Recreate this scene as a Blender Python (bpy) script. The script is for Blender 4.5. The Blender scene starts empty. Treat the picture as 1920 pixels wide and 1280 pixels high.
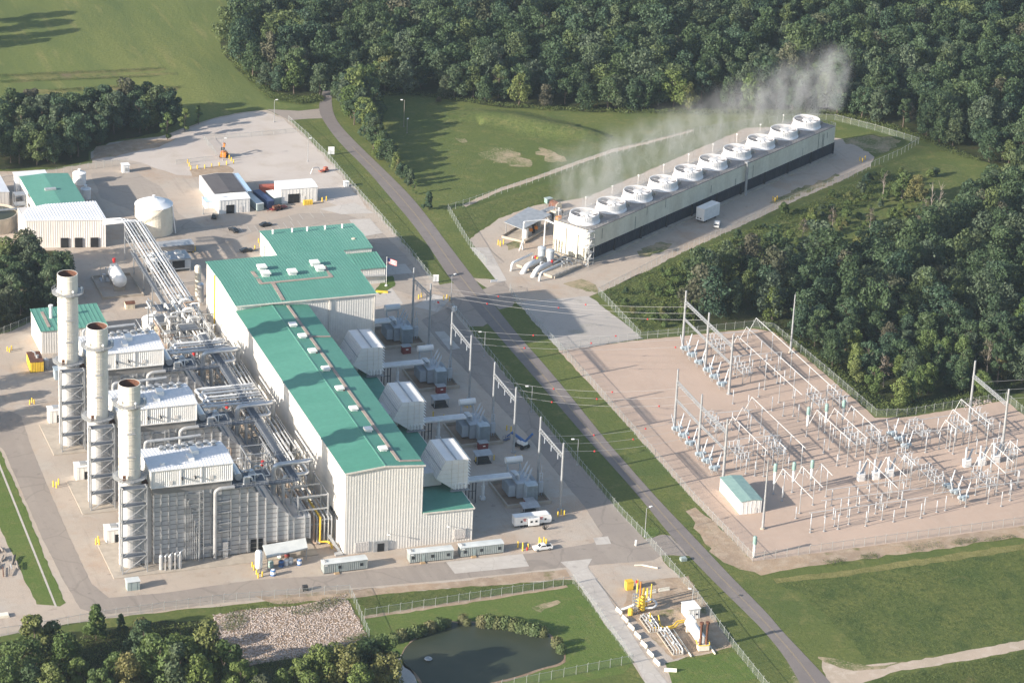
import bpy, math, random
import numpy as np
from math import radians, sin, cos, tan, atan2, pi, sqrt, hypot
from mathutils import Vector, Matrix
from mathutils.geometry import tessellate_polygon

random.seed(7)
rng = np.random.default_rng(11)
S = bpy.context.scene
COL = S.collection

# ---------------------------------------------------------------- camera model (plant axes: X across the hall, Y away along it)
FPX, TH, RO, CH = 5785.0, radians(22.98), radians(2.666), 400.0
A0 = radians(20.3)
_fw = Vector((0, cos(TH), -sin(TH))); _up0 = Vector((0, sin(TH), cos(TH))); _rt0 = Vector((1, 0, 0))
_rt = _rt0 * cos(RO) + _up0 * sin(RO)
_up = -_rt0 * sin(RO) + _up0 * cos(RO)
_R = Matrix.Rotation(-A0, 3, 'Z')
FW, RT, UP = _R @ _fw, _R @ _rt, _R @ _up
CAM = Vector((-229.402, -749.455, CH))

def P(px, py, z=0.0):
    """survey point: where the sight line through a photo point meets height z"""
    d = FW * FPX + RT * (px - 960) - UP * (py - 640)
    t = (CH - z) / -d.z
    return (CAM.x + d.x * t, CAM.y + d.y * t)

def PX(pts, z=0.0):
    return [P(a, b, z) for a, b in pts]

def WPX(x, y, z):
    v = Vector((x, y, z)) - CAM
    w = v.dot(FW)
    return 960 + FPX * v.dot(RT) / w, 640 - FPX * v.dot(UP) / w

# ---------------------------------------------------------------- objects
KIDS = {}
def link(o, parent=None):
    COL.objects.link(o)
    if parent is not None:
        o.parent = parent
        KIDS.setdefault(parent.name, []).append(o)
    return o

def tag(o, label=None, cat=None, group=None, kind=None):
    if label: o['label'] = label
    if cat: o['category'] = cat
    if group: o['group'] = group
    if kind: o['kind'] = kind
    return o

def thing(name, label, cat, loc=(0, 0, 0), rot=0.0, group=None):
    o = bpy.data.objects.new(name, None)
    o.empty_display_size = 0.5
    link(o)
    o.location = loc
    o.rotation_euler = (0, 0, rot)
    return tag(o, label, cat, group)

def dup(root, loc, rot=None, label=None, group=None, scale=None):
    def cp(o, par):
        c = o.copy()
        link(c, par)
        for k in KIDS.get(o.name, []):
            cp(k, c)
        return c
    r = cp(root, None)
    r.location = loc
    if rot is not None: r.rotation_euler = (0, 0, rot)
    if label: r['label'] = label
    if group: r['group'] = group
    if scale: r.scale = scale if hasattr(scale, '__len__') else (scale,) * 3
    return r

class MB:
    def __init__(s):
        s.v = []; s.f = []; s.mi = []; s.k = 0
    def add(s, vs, fs):
        b = len(s.v)
        s.v.extend([tuple(v) for v in vs])
        for f in fs:
            s.f.append(tuple(i + b for i in f)); s.mi.append(s.k)
        return s
    def box(s, x0, y0, z0, x1, y1, z1):
        if x0 > x1: x0, x1 = x1, x0
        if y0 > y1: y0, y1 = y1, y0
        if z0 > z1: z0, z1 = z1, z0
        return s.add([(x0, y0, z0), (x1, y0, z0), (x1, y1, z0), (x0, y1, z0), (x0, y0, z1), (x1, y0, z1), (x1, y1, z1), (x0, y1, z1)],
                     [(0, 3, 2, 1), (4, 5, 6, 7), (0, 1, 5, 4), (1, 2, 6, 5), (2, 3, 7, 6), (3, 0, 4, 7)])
    def bar(s, a, b, w, h=None):
        a = Vector(a); b = Vector(b); h = h or w
        d = (b - a)
        if d.length < 1e-6: return s
        d.normalize()
        u = d.cross(Vector((0, 0, 1)))
        if u.length < 1e-3: u = Vector((1, 0, 0))
        u.normalize(); n = u.cross(d).normalized()
        u = u * (w / 2); n = n * (h / 2)
        vs = []
        for p in (a, b):
            vs += [p - u - n, p + u - n, p + u + n, p - u + n]
        return s.add(vs, [(0, 1, 2, 3), (7, 6, 5, 4), (0, 4, 5, 1), (1, 5, 6, 2), (2, 6, 7, 3), (3, 7, 4, 0)])
    def cyl(s, a, b, r, n=8, r1=None, caps=True):
        a = Vector(a); b = Vector(b); r1 = r if r1 is None else r1
        d = (b - a).normalized()
        u = d.cross(Vector((0, 0, 1)))
        if u.length < 1e-3: u = Vector((1, 0, 0))
        u.normalize(); w = d.cross(u)
        vs = []; fs = []
        for p, q in ((a, r), (b, r1)):
            for i in range(n):
                t = 2 * pi * i / n
                vs.append(p + (u * cos(t) + w * sin(t)) * q)
        for i in range(n):
            j = (i + 1) % n
            fs.append((i, j, n + j, n + i))
        if caps:
            fs.append(tuple(range(n - 1, -1, -1))); fs.append(tuple(range(n, 2 * n)))
        return s.add(vs, fs)
    def tube(s, path, r, n=8):
        pts = [Vector(p) for p in path]
        u = None; rings = []
        for i, p in enumerate(pts):
            if i == 0: d = pts[1] - p
            elif i == len(pts) - 1: d = p - pts[-2]
            else: d = (pts[i + 1] - p).normalized() + (p - pts[i - 1]).normalized()
            d.normalize()
            if u is None:
                u = d.cross(Vector((0, 0, 1)))
                if u.length < 1e-3: u = Vector((1, 0, 0))
            u = (u - d * u.dot(d))
            if u.length < 1e-4: u = d.orthogonal()
            u.normalize(); w = d.cross(u)
            k = 1.0
            if 0 < i < len(pts) - 1:
                c = (pts[i + 1] - p).normalized().dot((p - pts[i - 1]).normalized())
                k = 1 / max(.5, sqrt(max(.25, (1 + c) / 2)))
            rings.append([p + (u * cos(2 * pi * j / n) + w * sin(2 * pi * j / n)) * r * (k if k < 1.2 else 1.2) for j in range(n)])
        vs = [q for g in rings for q in g]; fs = []
        for i in range(len(rings) - 1):
            for j in range(n):
                k = (j + 1) % n
                fs.append((i * n + j, i * n + k, (i + 1) * n + k, (i + 1) * n + j))
        fs.append(tuple(range(n - 1, -1, -1))); fs.append(tuple(range((len(rings) - 1) * n, len(rings) * n)))
        return s.add(vs, fs)
    def prism(s, poly, z0, z1):
        n = len(poly)
        ar = sum(poly[i][0] * poly[(i + 1) % n][1] - poly[(i + 1) % n][0] * poly[i][1] for i in range(n))
        if ar < 0: poly = poly[::-1]
        vs = [(x, y, z0) for x, y in poly] + [(x, y, z1) for x, y in poly]
        return s.add(vs, [tuple(range(n - 1, -1, -1)), tuple(range(n, 2 * n))] + [(i, (i + 1) % n, n + (i + 1) % n, n + i) for i in range(n)])
    def xprism(s, prof, y0, y1):
        """profile in (x,z) run along y"""
        n = len(prof)
        ar = sum(prof[i][0] * prof[(i + 1) % n][1] - prof[(i + 1) % n][0] * prof[i][1] for i in range(n))
        if ar < 0: prof = prof[::-1]
        vs = [(x, y0, z) for x, z in prof] + [(x, y1, z) for x, z in prof]
        return s.add(vs, [tuple(range(n)), tuple(range(2 * n - 1, n - 1, -1))] + [(i, n + i, n + (i + 1) % n, (i + 1) % n) for i in range(n)])
    def lathe(s, prof, n=16, c=(0, 0, 0), caps=True):
        vs = []; fs = []
        for r, z in prof:
            for i in range(n):
                t = 2 * pi * i / n
                vs.append((c[0] + r * cos(t), c[1] + r * sin(t), c[2] + z))
        for k in range(len(prof) - 1):
            for i in range(n):
                j = (i + 1) % n
                fs.append((k * n + i, k * n + j, (k + 1) * n + j, (k + 1) * n + i))
        if caps:
            fs.append(tuple(range(n - 1, -1, -1))); fs.append(tuple(range((len(prof) - 1) * n, len(prof) * n)))
        return s.add(vs, fs)
    def sheet(s, poly, z):
        n = len(poly)
        tr = tessellate_polygon([[Vector((x, y, 0)) for x, y in poly]])
        fs = []
        for t in tr:
            a, b, c = [poly[i] for i in t]
            if (b[0] - a[0]) * (c[1] - a[1]) - (b[1] - a[1]) * (c[0] - a[0]) < 0: t = t[::-1]
            fs.append(tuple(t))
        return s.add([(x, y, z) for x, y in poly], fs)
    def ribwall(s, a, b, z0, z1, pitch=.8, dep=.035, out=1):
        """corrugated siding from a to b (xy); ribs stand out on the right-hand side of a->b"""
        ax, ay = a; bx, by = b
        L = hypot(bx - ax, by - ay); ux, uy = (bx - ax) / L, (by - ay) / L
        nx, ny = uy * out, -ux * out
        k = max(1, int(L / pitch)); p = L / k
        prof = []
        for i in range(k):
            t = i * p
            prof += [(t, 0), (t + p * .55, 0), (t + p * .68, dep), (t + p * .87, dep)]
        prof.append((L, 0))
        vs = [(ax + ux * t + nx * o, ay + uy * t + ny * o, z) for z in (z0, z1) for t, o in prof]
        n = len(prof)
        fs = [(i, i + 1, n + i + 1, n + i) for i in range(n - 1)] if out > 0 else [(i + 1, i, n + i, n + i + 1) for i in range(n - 1)]
        return s.add(vs, fs)
    def mesh(s, name, mats):
        me = bpy.data.meshes.new(name)
        me.from_pydata(s.v, [], s.f)
        if not isinstance(mats, (list, tuple)): mats = [mats]
        for m in mats: me.materials.append(MAT[m] if isinstance(m, str) else m)
        if len(mats) > 1: me.polygons.foreach_set('material_index', s.mi)
        me.update()
        return me
    def build(s, name, mats, parent=None, loc=(0, 0, 0), rot=0.0, smooth=False, label=None, cat=None, group=None, kind=None):
        me = s.mesh(name, mats)
        if smooth:
            me.polygons.foreach_set('use_smooth', [len(f) <= 4 for f in s.f])
        o = bpy.data.objects.new(name, me)
        link(o, parent)
        o.location = loc; o.rotation_euler = (0, 0, rot)
        return tag(o, label, cat, group, kind)

def bend(pts, r=1.0, n=4):
    """round the corners of a pipe path"""
    pts = [Vector(p) for p in pts]; out = [pts[0]]
    for i in range(1, len(pts) - 1):
        a, b, c = pts[i - 1], pts[i], pts[i + 1]
        d0 = (a - b); d1 = (c - b)
        q = min(r, d0.length * .45, d1.length * .45)
        p0 = b + d0.normalized() * q; p1 = b + d1.normalized() * q
        for k in range(n + 1):
            t = k / n
            out.append(p0 * (1 - t) ** 2 + b * 2 * t * (1 - t) + p1 * t * t)
    out.append(pts[-1])
    return out

def smooth_poly(pts, jit=0.0, step=4.0, seed=1, closed=True):
    """resample an outline and roughen it like a real edge"""
    r = random.Random(seed); out = []
    n = len(pts)
    for i in range(n if closed else n - 1):
        a = pts[i]; b = pts[(i + 1) % n]
        L = hypot(b[0] - a[0], b[1] - a[1]); k = max(1, int(L / step))
        for j in range(k):
            t = j / k
            x = a[0] + (b[0] - a[0]) * t; y = a[1] + (b[1] - a[1]) * t
            out.append((x + r.uniform(-jit, jit), y + r.uniform(-jit, jit)))
    if not closed: out.append(pts[-1])
    return out

def chaikin(pts, it=2, closed=False):
    for _ in range(it):
        o = [] if closed else [pts[0]]
        n = len(pts)
        for i in range(n if closed else n - 1):
            a = pts[i]; b = pts[(i + 1) % n]
            o += [(a[0] * .75 + b[0] * .25, a[1] * .75 + b[1] * .25), (a[0] * .25 + b[0] * .75, a[1] * .25 + b[1] * .75)]
        if not closed: o.append(pts[-1])
        pts = o
    return pts

# ---------------------------------------------------------------- materials
MAT = {}
def nodes(name):
    m = bpy.data.materials.new(name); m.use_nodes = True
    nt = m.node_tree
    return m, nt, nt.nodes, nt.links, nt.nodes['Principled BSDF']

def rgba(c): return (c[0], c[1], c[2], 1)

def noise(nt, vec, scale, detail=5, rough=.6, stretch=None):
    if stretch:
        mp = nt.nodes.new('ShaderNodeMapping')
        mp.inputs['Scale'].default_value = stretch[:3]
        if len(stretch) > 3: mp.inputs['Rotation'].default_value = (0, 0, stretch[3])
        nt.links.new(vec, mp.inputs['Vector']); vec = mp.outputs['Vector']
    t = nt.nodes.new('ShaderNodeTexNoise')
    t.inputs['Scale'].default_value = scale; t.inputs['Detail'].default_value = detail; t.inputs['Roughness'].default_value = rough
    nt.links.new(vec, t.inputs['Vector'])
    return t.outputs['Fac']

def ramp(nt, fac, stops):
    r = nt.nodes.new('ShaderNodeValToRGB')
    e = r.color_ramp.elements
    e[0].position, e[0].color = stops[0][0], rgba(stops[0][1])
    e[1].position, e[1].color = stops[1][0], rgba(stops[1][1])
    for p, c in stops[2:]:
        q = e.new(p); q.color = rgba(c)
    nt.links.new(fac, r.inputs['Fac'])
    return r.outputs['Color']

def mixc(nt, fac, a, b, mode='MIX'):
    m = nt.nodes.new('ShaderNodeMix'); m.data_type = 'RGBA'; m.blend_type = mode
    if isinstance(fac, (int, float)): m.inputs[0].default_value = fac
    else: nt.links.new(fac, m.inputs[0])
    for s, v in ((m.inputs[6], a), (m.inputs[7], b)):
        if isinstance(v, tuple): s.default_value = rgba(v)
        else: nt.links.new(v, s)
    return m.outputs[2]

def coord(nt, world):
    if world:
        return nt.nodes.new('ShaderNodeNewGeometry').outputs['Position']
    return nt.nodes.new('ShaderNodeTexCoord').outputs['Object']

def M(name, a, b=None, scale=.5, rough=.75, metal=0.0, world=False, lo=.38, hi=.62, bump=0.0, bscale=4.0, fine=None, stretch=None, spec=.3):
    """a surface whose own colour varies between a and b in irregular patches, with a finer grain on top"""
    m, nt, N, L, bs = nodes(name)
    vec = coord(nt, world)
    if b is None: b = tuple(x * .82 for x in a)
    f = noise(nt, vec, scale, 6, .62, stretch)
    c = ramp(nt, f, [(lo, a), (hi, b)])
    if fine:
        g = noise(nt, vec, fine[0], 3, .7)
        gr = ramp(nt, g, [(.3, (1 - fine[1],) * 3), (.7, (1 + fine[1],) * 3)])
        c = mixc(nt, 1.0, c, gr, 'MULTIPLY')
    L.new(c, bs.inputs['Base Color'])
    bs.inputs['Roughness'].default_value = rough; bs.inputs['Metallic'].default_value = metal
    bs.inputs['Specular IOR Level'].default_value = spec
    if bump:
        bn = N.new('ShaderNodeBump'); bn.inputs['Strength'].default_value = bump; bn.inputs['Distance'].default_value = .3
        L.new(noise(nt, vec, bscale, 4, .7), bn.inputs['Height']); L.new(bn.outputs['Normal'], bs.inputs['Normal'])
    MAT[name] = m
    return m

def ground_mat(name, layers, rough=.95, bump=.5, bscale=.8, cracks=0.0, stains=0.0):
    """layers: (scale, lo, hi, colour, stretch) laid one over another by noise, the first is the base colour"""
    m, nt, N, L, bs = nodes(name)
    vec = coord(nt, True)
    c = None
    for i, ly in enumerate(layers):
        if i == 0:
            c = ly; continue
        sc, lo, hi, col, st = ly
        mp = N.new('ShaderNodeMapping'); mp.inputs['Location'].default_value = (31.7 * i, 17.3 * i, 0)
        L.new(vec, mp.inputs['Vector'])
        f = noise(nt, mp.outputs['Vector'], sc, 6, .65, st)
        r = ramp(nt, f, [(lo, (0, 0, 0)), (hi, (1, 1, 1))])
        c = mixc(nt, r, c, col)
    if cracks:                                            # tar joints and cracks
        wv = N.new('ShaderNodeVectorMath'); wv.operation = 'ADD'; nn = N.new('ShaderNodeTexNoise'); nn.inputs['Scale'].default_value = .06; L.new(vec, nn.inputs['Vector'])
        sc_ = N.new('ShaderNodeVectorMath'); sc_.operation = 'SCALE'; sc_.inputs['Scale'].default_value = 9; L.new(nn.outputs['Color'], sc_.inputs[0]); L.new(vec, wv.inputs[0]); L.new(sc_.outputs[0], wv.inputs[1])
        vo = N.new('ShaderNodeTexVoronoi'); vo.feature = 'DISTANCE_TO_EDGE'; vo.inputs['Scale'].default_value = cracks; L.new(wv.outputs[0], vo.inputs['Vector'])
        c = mixc(nt, ramp(nt, vo.outputs['Distance'], [(.008, (.2, .2, .2)), (.014, (0, 0, 0))]), c, (.10, .09, .085))
    if stains:                                            # oil and tyre marks
        c = mixc(nt, ramp(nt, noise(nt, vec, .32, 4, .55), [(.64, (0, 0, 0)), (.74, (stains,) * 3)]), c, (.13, .115, .105))
        c = mixc(nt, ramp(nt, noise(nt, vec, .5, 4, .6, (1, .06, 1, .1)), [(.58, (0, 0, 0)), (.70, (stains * .6,) * 3)]), c, (.20, .175, .155))
    L.new(c, bs.inputs['Base Color'])
    bs.inputs['Roughness'].default_value = rough; bs.inputs['Specular IOR Level'].default_value = .1
    if bump:
        bn = N.new('ShaderNodeBump'); bn.inputs['Strength'].default_value = bump; bn.inputs['Distance'].default_value = .5
        L.new(noise(nt, vec, bscale, 6, .75), bn.inputs['Height']); L.new(bn.outputs['Normal'], bs.inputs['Normal'])
    MAT[name] = m
    return m

# ground covers
ground_mat('grass', [(0.101, 0.131, 0.038), (.012, .40, .62, (0.142, 0.156, 0.049), None), (.05, .45, .70, (0.074, 0.110, 0.035), None),
                     (.15, .52, .74, (0.203, 0.188, 0.074), None), (.9, .35, .75, (0.081, 0.106, 0.032), None)], bump=.6, bscale=.7)
ground_mat('pasture', [(0.115, 0.147, 0.045), (.01, .38, .62, (0.182, 0.194, 0.061), (1, .35, 1, .5)), (.035, .45, .66, (0.088, 0.119, 0.041), (1, .2, 1, .6)),
                       (.12, .55, .72, (0.230, 0.213, 0.081), (1, .15, 1, .55)), (.8, .4, .8, (0.095, 0.125, 0.041), None)], bump=.6, bscale=.6)
ground_mat('meadow', [(0.081, 0.112, 0.034), (.03, .38, .60, (0.128, 0.144, 0.046), None), (.12, .48, .66, (0.061, 0.090, 0.030), None),
                      (.06, .60, .74, (0.203, 0.169, 0.074), None), (.6, .45, .7, (0.054, 0.081, 0.024), None)], bump=1.0, bscale=.45)
ground_mat('lawn', [(0.095, 0.144, 0.035), (.04, .4, .66, (0.128, 0.163, 0.047), None), (.25, .5, .72, (0.162, 0.169, 0.061), None), (1.2, .4, .8, (0.074, 0.115, 0.032), None)], bump=.5, bscale=1.2)
ground_mat('bare', [(.36, .27, .19), (.05, .4, .6, (.30, .23, .17), None), (.3, .45, .7, (.42, .34, .26), None), (.12, .58, .7, (.15, .15, .06), None)], bump=.4)
ground_mat('yard_gravel', [(.385, .325, .27), (.018, .38, .62, (.45, .37, .305), None), (.06, .48, .66, (.42, .385, .345), None), (.05, .52, .66, (.37, .262, .185), None), (.11, .58, .72, (.30, .235, .18), None),
                           (.35, .5, .75, (.34, .295, .25), None), (3.0, .35, .7, (.41, .36, .305), None)], bump=.3, bscale=2, stains=.35)
ground_mat('pale_gravel', [(.45, .40, .36), (.02, .4, .62, (.52, .475, .43), None), (.09, .5, .7, (.40, .34, .28), None), (2.0, .4, .7, (.49, .44, .4), None)], bump=.3, bscale=2)
ground_mat('grey_gravel', [(.36, .335, .31), (.03, .4, .62, (.42, .39, .36), None), (.1, .55, .7, (.28, .27, .23), None), (1.5, .45, .7, (.40, .37, .34), None)], bump=.3, bscale=2)
ground_mat('lot_paving', [(.355, .31, .265), (.025, .38, .62, (.325, .285, .248), None), (.12, .5, .7, (.37, .325, .28), None), (.5, .5, .72, (.31, .272, .235), None)], bump=.15, bscale=3, cracks=.05, stains=.4)
ground_mat('patchy', [(.10, .13, .04), (.07, .42, .58, (.33, .27, .18), None), (.35, .5, .68, (.12, .14, .05), None), (1.2, .5, .7, (.38, .31, .22), None)], bump=.4)
ground_mat('furrow', [(.085, .115, .034), (.05, .4, .6, (.2, .18, .075), (1, .2, 1, .35)), (.3, .5, .7, (.06, .085, .028), None), (.1, .56, .7, (.17, .13, .085), None)], bump=.8)
ground_mat('switch_gravel', [(.43, .33, .265), (.02, .4, .62, (.475, .365, .295), None), (.08, .5, .7, (.40, .31, .25), (1, .3, 1, .9)), (.5, .5, .75, (.46, .37, .305), None)], bump=.25, bscale=2)
ground_mat('asphalt', [(.185, .165, .158), (.03, .4, .6, (.205, .185, .175), None), (.3, .5, .7, (.165, .15, .145), None), (.12, .56, .68, (.225, .20, .185), (1, .2, 1, .9))], bump=.15, bscale=3)
ground_mat('worn_asphalt', [(.30, .262, .228), (.03, .4, .6, (.27, .237, .21), None), (.15, .5, .7, (.325, .287, .25), (1, .15, 1, 1.4)), (.5, .55, .7, (.25, .22, .195), None)], bump=.15, bscale=3, cracks=.045, stains=.45)
ground_mat('concrete', [(.47, .44, .405), (.06, .4, .6, (.43, .40, .365), None), (.4, .5, .7, (.50, .475, .44), None)], bump=.1, bscale=3, cracks=.16, stains=.3)
ground_mat('track', [(.44, .36, .29), (.05, .4, .6, (.38, .32, .25), None), (.3, .5, .7, (.5, .43, .36), None)], bump=.3, bscale=2)
ground_mat('weeds', [(.085, .115, .034), (.06, .4, .6, (.115, .135, .045), None), (.2, .5, .7, (.15, .15, .06), None), (.7, .45, .7, (.06, .085, .026), None)], bump=1.0, bscale=.6)
ground_mat('dry_grass', [(.2, .19, .075), (.1, .4, .6, (.15, .15, .055), None), (.5, .5, .7, (.25, .23, .1), None)], bump=.8)
ground_mat('forest_floor', [(.03, .04, .016), (.1, .4, .6, (.045, .055, .02), None), (.3, .5, .7, (.06, .05, .03), None)], bump=.8)
ground_mat('soil', [(.24, .17, .12), (.1, .4, .6, (.28, .21, .15), None), (.5, .5, .7, (.2, .15, .11), None)], bump=.6)
M('road_paint', (.33, .26, .16), (.24, .20, .16), scale=1.5, world=True)
M('white_paint', (.62, .60, .56), (.5, .48, .44), scale=1.2, world=True)

# building and plant surfaces
M('green_roof', (.066, .225, .165), (.086, .26, .195), scale=.05, rough=.55, fine=(.7, .07), stretch=(.25, 1, 1), spec=.4)
M('green_roof_old', (.088, .255, .198), (.115, .29, .23), scale=.06, rough=.6, fine=(.7, .07), stretch=(1, .25, 1), spec=.4)
M('cream_siding', (.60, .59, .565), (.67, .65, .615), scale=.10, rough=.6, fine=(.6, .06), stretch=(1, 1, .12))
M('grey_siding', (.60, .575, .55), (.66, .63, .60), scale=.08, rough=.55, fine=(1.2, .04))
M('white_siding', (.76, .75, .73), (.70, .69, .67), scale=.15, rough=.6, fine=(1.5, .03))
M('white_roof', (.74, .75, .77), (.66, .68, .71), scale=.1, rough=.5, fine=(1.0, .05))
M('trim', (.70, .66, .60), rough=.5)
M('walk', (.36, .29, .25), (.28, .23, .2), scale=.5, rough=.85)
M('galv', (.40, .415, .43), (.31, .325, .34), scale=.6, rough=.45, metal=.35)
M('steel_grey', (.36, .375, .39), (.29, .30, .31), scale=.5, rough=.5, metal=.2)
M('casing', (.50, .50, .505), (.43, .43, .435), scale=.12, rough=.55, metal=.15, fine=(1.0, .06), stretch=(1, 1, .25))
M('casing_dark', (.22, .215, .21), (.17, .165, .16), scale=.2, rough=.7)
M('stack_paint', (.67, .635, .565), (.585, .55, .485), scale=.10, rough=.6, fine=(.8, .05), stretch=(1, 1, .2))
M('rust', (.15, .066, .04), (.085, .042, .03), scale=.5, rough=.9)
M('soot', (.02, .018, .017), (.04, .032, .028), scale=.5, rough=.95)
M('pipe_lag', (.62, .63, .64), (.50, .52, .54), scale=.4, rough=.32, metal=.55)
M('pipe_white', (.70, .71, .71), (.60, .61, .62), scale=.4, rough=.4)
M('pipe_grey', (.46, .47, .48), (.38, .39, .40), scale=.5, rough=.4, metal=.3)
M('pipe_brown', (.33, .25, .19), (.26, .2, .16), scale=.5, rough=.7)
M('grating', (.10, .118, .145), (.08, .095, .12), scale=.4, rough=.7)  # dark blue-grey: the shade lying on the walkways is put into this colour
M('dark', (.03, .032, .036), (.045, .047, .05), scale=.6, rough=.8)
M('opening', (.012, .013, .015), (.02, .02, .022), scale=.6, rough=.9)
M('yellow', (.68, .46, .04), (.60, .39, .04), scale=.6, rough=.55)
M('safety_yellow', (.75, .52, .06), (.66, .44, .05), scale=.8, rough=.55)
M('orange', (.62, .22, .03), (.5, .17, .03), scale=.8, rough=.5)
M('red', (.55, .04, .035), (.42, .03, .03), scale=.8, rough=.5)
M('dark_red', (.20, .025, .03), (.15, .02, .025), scale=.8, rough=.55)
M('blue', (.06, .16, .38), (.05, .12, .3), scale=.8, rough=.45)
M('navy', (.035, .06, .14), (.05, .075, .16), scale=.5, rough=.5)
M('pale_blue', (.42, .58, .74), (.36, .5, .66), scale=.5, rough=.5)
M('car_black', (.016, .018, .022), (.02, .022, .026), scale=.5, rough=.25, spec=.6)
M('white', (.80, .80, .79), (.72, .72, .71), scale=.5, rough=.5)
M('cream', (.66, .60, .47), (.60, .54, .42), scale=.15, rough=.6, fine=(.9, .04), stretch=(1, 1, .3))
M('tank_white', (.72, .665, .555), (.66, .61, .50), scale=.15, rough=.55, fine=(.9, .04), stretch=(1, 1, .3))
M('tank_roof', (.78, .80, .82), (.66, .69, .72), scale=.25, rough=.5)
M('grey_green', (.32, .38, .38), (.27, .33, .33), scale=.4, rough=.6)
M('trailer_grey', (.27, .30, .30), (.22, .25, .25), scale=.4, rough=.65, fine=(2, .06))
M('trailer_roof', (.58, .61, .61), (.50, .53, .53), scale=.3, rough=.6)
M('glass', (.02, .025, .03), (.03, .035, .04), scale=.5, rough=.12, spec=.6)
M('rubber', (.018, .018, .018), rough=.85)
M('trafo', (.40, .44, .48), (.34, .38, .42), scale=.5, rough=.5)
M('porcelain', (.44, .47, .50), (.37, .40, .44), scale=1.0, rough=.3)
M('switch_blue', (.36, .43, .48), (.30, .36, .40), scale=.7, rough=.4)
M('cap_green', (.24, .36, .33), (.2, .31, .29), scale=.7, rough=.5)
M('tube_grey', (.48, .49, .50), (.41, .42, .43), scale=.6, rough=.4)
M('wire', (.45, .44, .43), (.38, .37, .37), scale=.3, rough=.5)
M('tower_cream', (.70, .67, .56), (.60, .565, .46), scale=.16, rough=.65, fine=(.7, .08), stretch=(1, 1, .12))
M('tower_deck', (.20, .19, .185), (.27, .255, .25), scale=.15, rough=.8)
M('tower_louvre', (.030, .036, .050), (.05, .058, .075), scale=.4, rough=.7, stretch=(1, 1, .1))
M('fan_white', (.80, .80, .80), (.72, .72, .73), scale=.4, rough=.45)
M('fan_inside', (.60, .59, .60), (.46, .45, .46), scale=.3, rough=.7)
M('basin', (.42, .37, .31), (.34, .3, .25), scale=.3, rough=.85)
M('barrier', (.74, .71, .62), (.66, .63, .54), scale=.5, rough=.8)
M('bark', (.12, .095, .075), (.08, .065, .05), scale=.8, rough=.9)
M('dead_wood', (.27, .24, .21), (.21, .185, .165), scale=.5, rough=.9)
M('timber', (.40, .29, .17), (.32, .22, .13), scale=.6, rough=.85)
M('rock', (.43, .365, .32), (.31, .262, .235), scale=.5, rough=.9, world=True, fine=(1.5, .25))
M('roof_dark', (.105, .10, .105), (.085, .08, .085), scale=.3, rough=.85)
M('sign_white', (.74, .76, .78), rough=.5)
M('container_red', (.44, .12, .075), (.36, .1, .065), scale=.4, rough=.6)
M('flag_red', (.55, .08, .09), rough=.8); M('flag_white', (.75, .72, .72), rough=.8); M('flag_blue', (.04, .06, .2), rough=.8)
M('fence_post', (.36, .38, .38), (.30, .32, .32), scale=.5, rough=.5, metal=.3)
M('louvre_white', (.78, .78, .77), (.73, .73, .73), scale=.2, rough=.5)
M('logo_red', (.55, .06, .05), rough=.5)

def fence_mat():
    m, nt, N, L, bs = nodes('chain_link')
    vec = coord(nt, True)
    bs.inputs['Base Color'].default_value = (.33, .38, .37, 1); bs.inputs['Roughness'].default_value = .5
    tr = N.new('ShaderNodeBsdfTransparent'); mx = N.new('ShaderNodeMixShader')
    r = ramp(nt, noise(nt, vec, .25, 2), [(.3, (.07,) * 3), (.7, (.16,) * 3)])
    L.new(r, mx.inputs[0]); L.new(tr.outputs[0], mx.inputs[1]); L.new(bs.outputs[0], mx.inputs[2])
    L.new(mx.outputs[0], N['Material Output'].inputs['Surface'])
    MAT['chain_link'] = m
fence_mat()

def water_mat():
    m, nt, N, L, bs = nodes('pond_water')
    vec = coord(nt, True)
    L.new(ramp(nt, noise(nt, vec, .06, 3), [(.35, (.034, .044, .030)), (.65, (.048, .055, .036))]), bs.inputs['Base Color'])
    bs.inputs['Roughness'].default_value = .3; bs.inputs['IOR'].default_value = 1.33; bs.inputs['Specular IOR Level'].default_value = .2
    bn = N.new('ShaderNodeBump'); bn.inputs['Strength'].default_value = .12; bn.inputs['Distance'].default_value = .1
    L.new(noise(nt, vec, 1.2, 3, .6, (1, .5, 1)), bn.inputs['Height']); L.new(bn.outputs['Normal'], bs.inputs['Normal'])
    MAT['pond_water'] = m
water_mat()

def leaf_mat(name, stops, trans=.25):
    m, nt, N, L, bs = nodes(name)
    oi = N.new('ShaderNodeObjectInfo'); at = N.new('ShaderNodeAttribute'); at.attribute_name = 'tree'
    ad = N.new('ShaderNodeMath'); ad.operation = 'ADD'; fr = N.new('ShaderNodeMath'); fr.operation = 'FRACT'
    L.new(oi.outputs['Random'], ad.inputs[0]); L.new(at.outputs['Fac'], ad.inputs[1]); L.new(ad.outputs[0], fr.inputs[0])
    c = ramp(nt, fr.outputs[0], stops)
    at2 = N.new('ShaderNodeAttribute'); at2.attribute_name = 'tint'
    c = mixc(nt, 1.0, c, ramp(nt, at2.outputs['Fac'], [(0, (.66, .70, .72)), (1, (1.22, 1.22, 1.16))]), 'MULTIPLY')
    L.new(c, bs.inputs['Base Color'])
    bs.inputs['Roughness'].default_value = .6; bs.inputs['Specular IOR Level'].default_value = .25
    tl = N.new('ShaderNodeBsdfTranslucent'); L.new(c, tl.inputs['Color'])
    mx = N.new('ShaderNodeMixShader'); mx.inputs[0].default_value = trans
    L.new(bs.outputs[0], mx.inputs[1]); L.new(tl.outputs[0], mx.inputs[2]); L.new(mx.outputs[0], N['Material Output'].inputs['Surface'])
    MAT[name] = m
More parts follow.
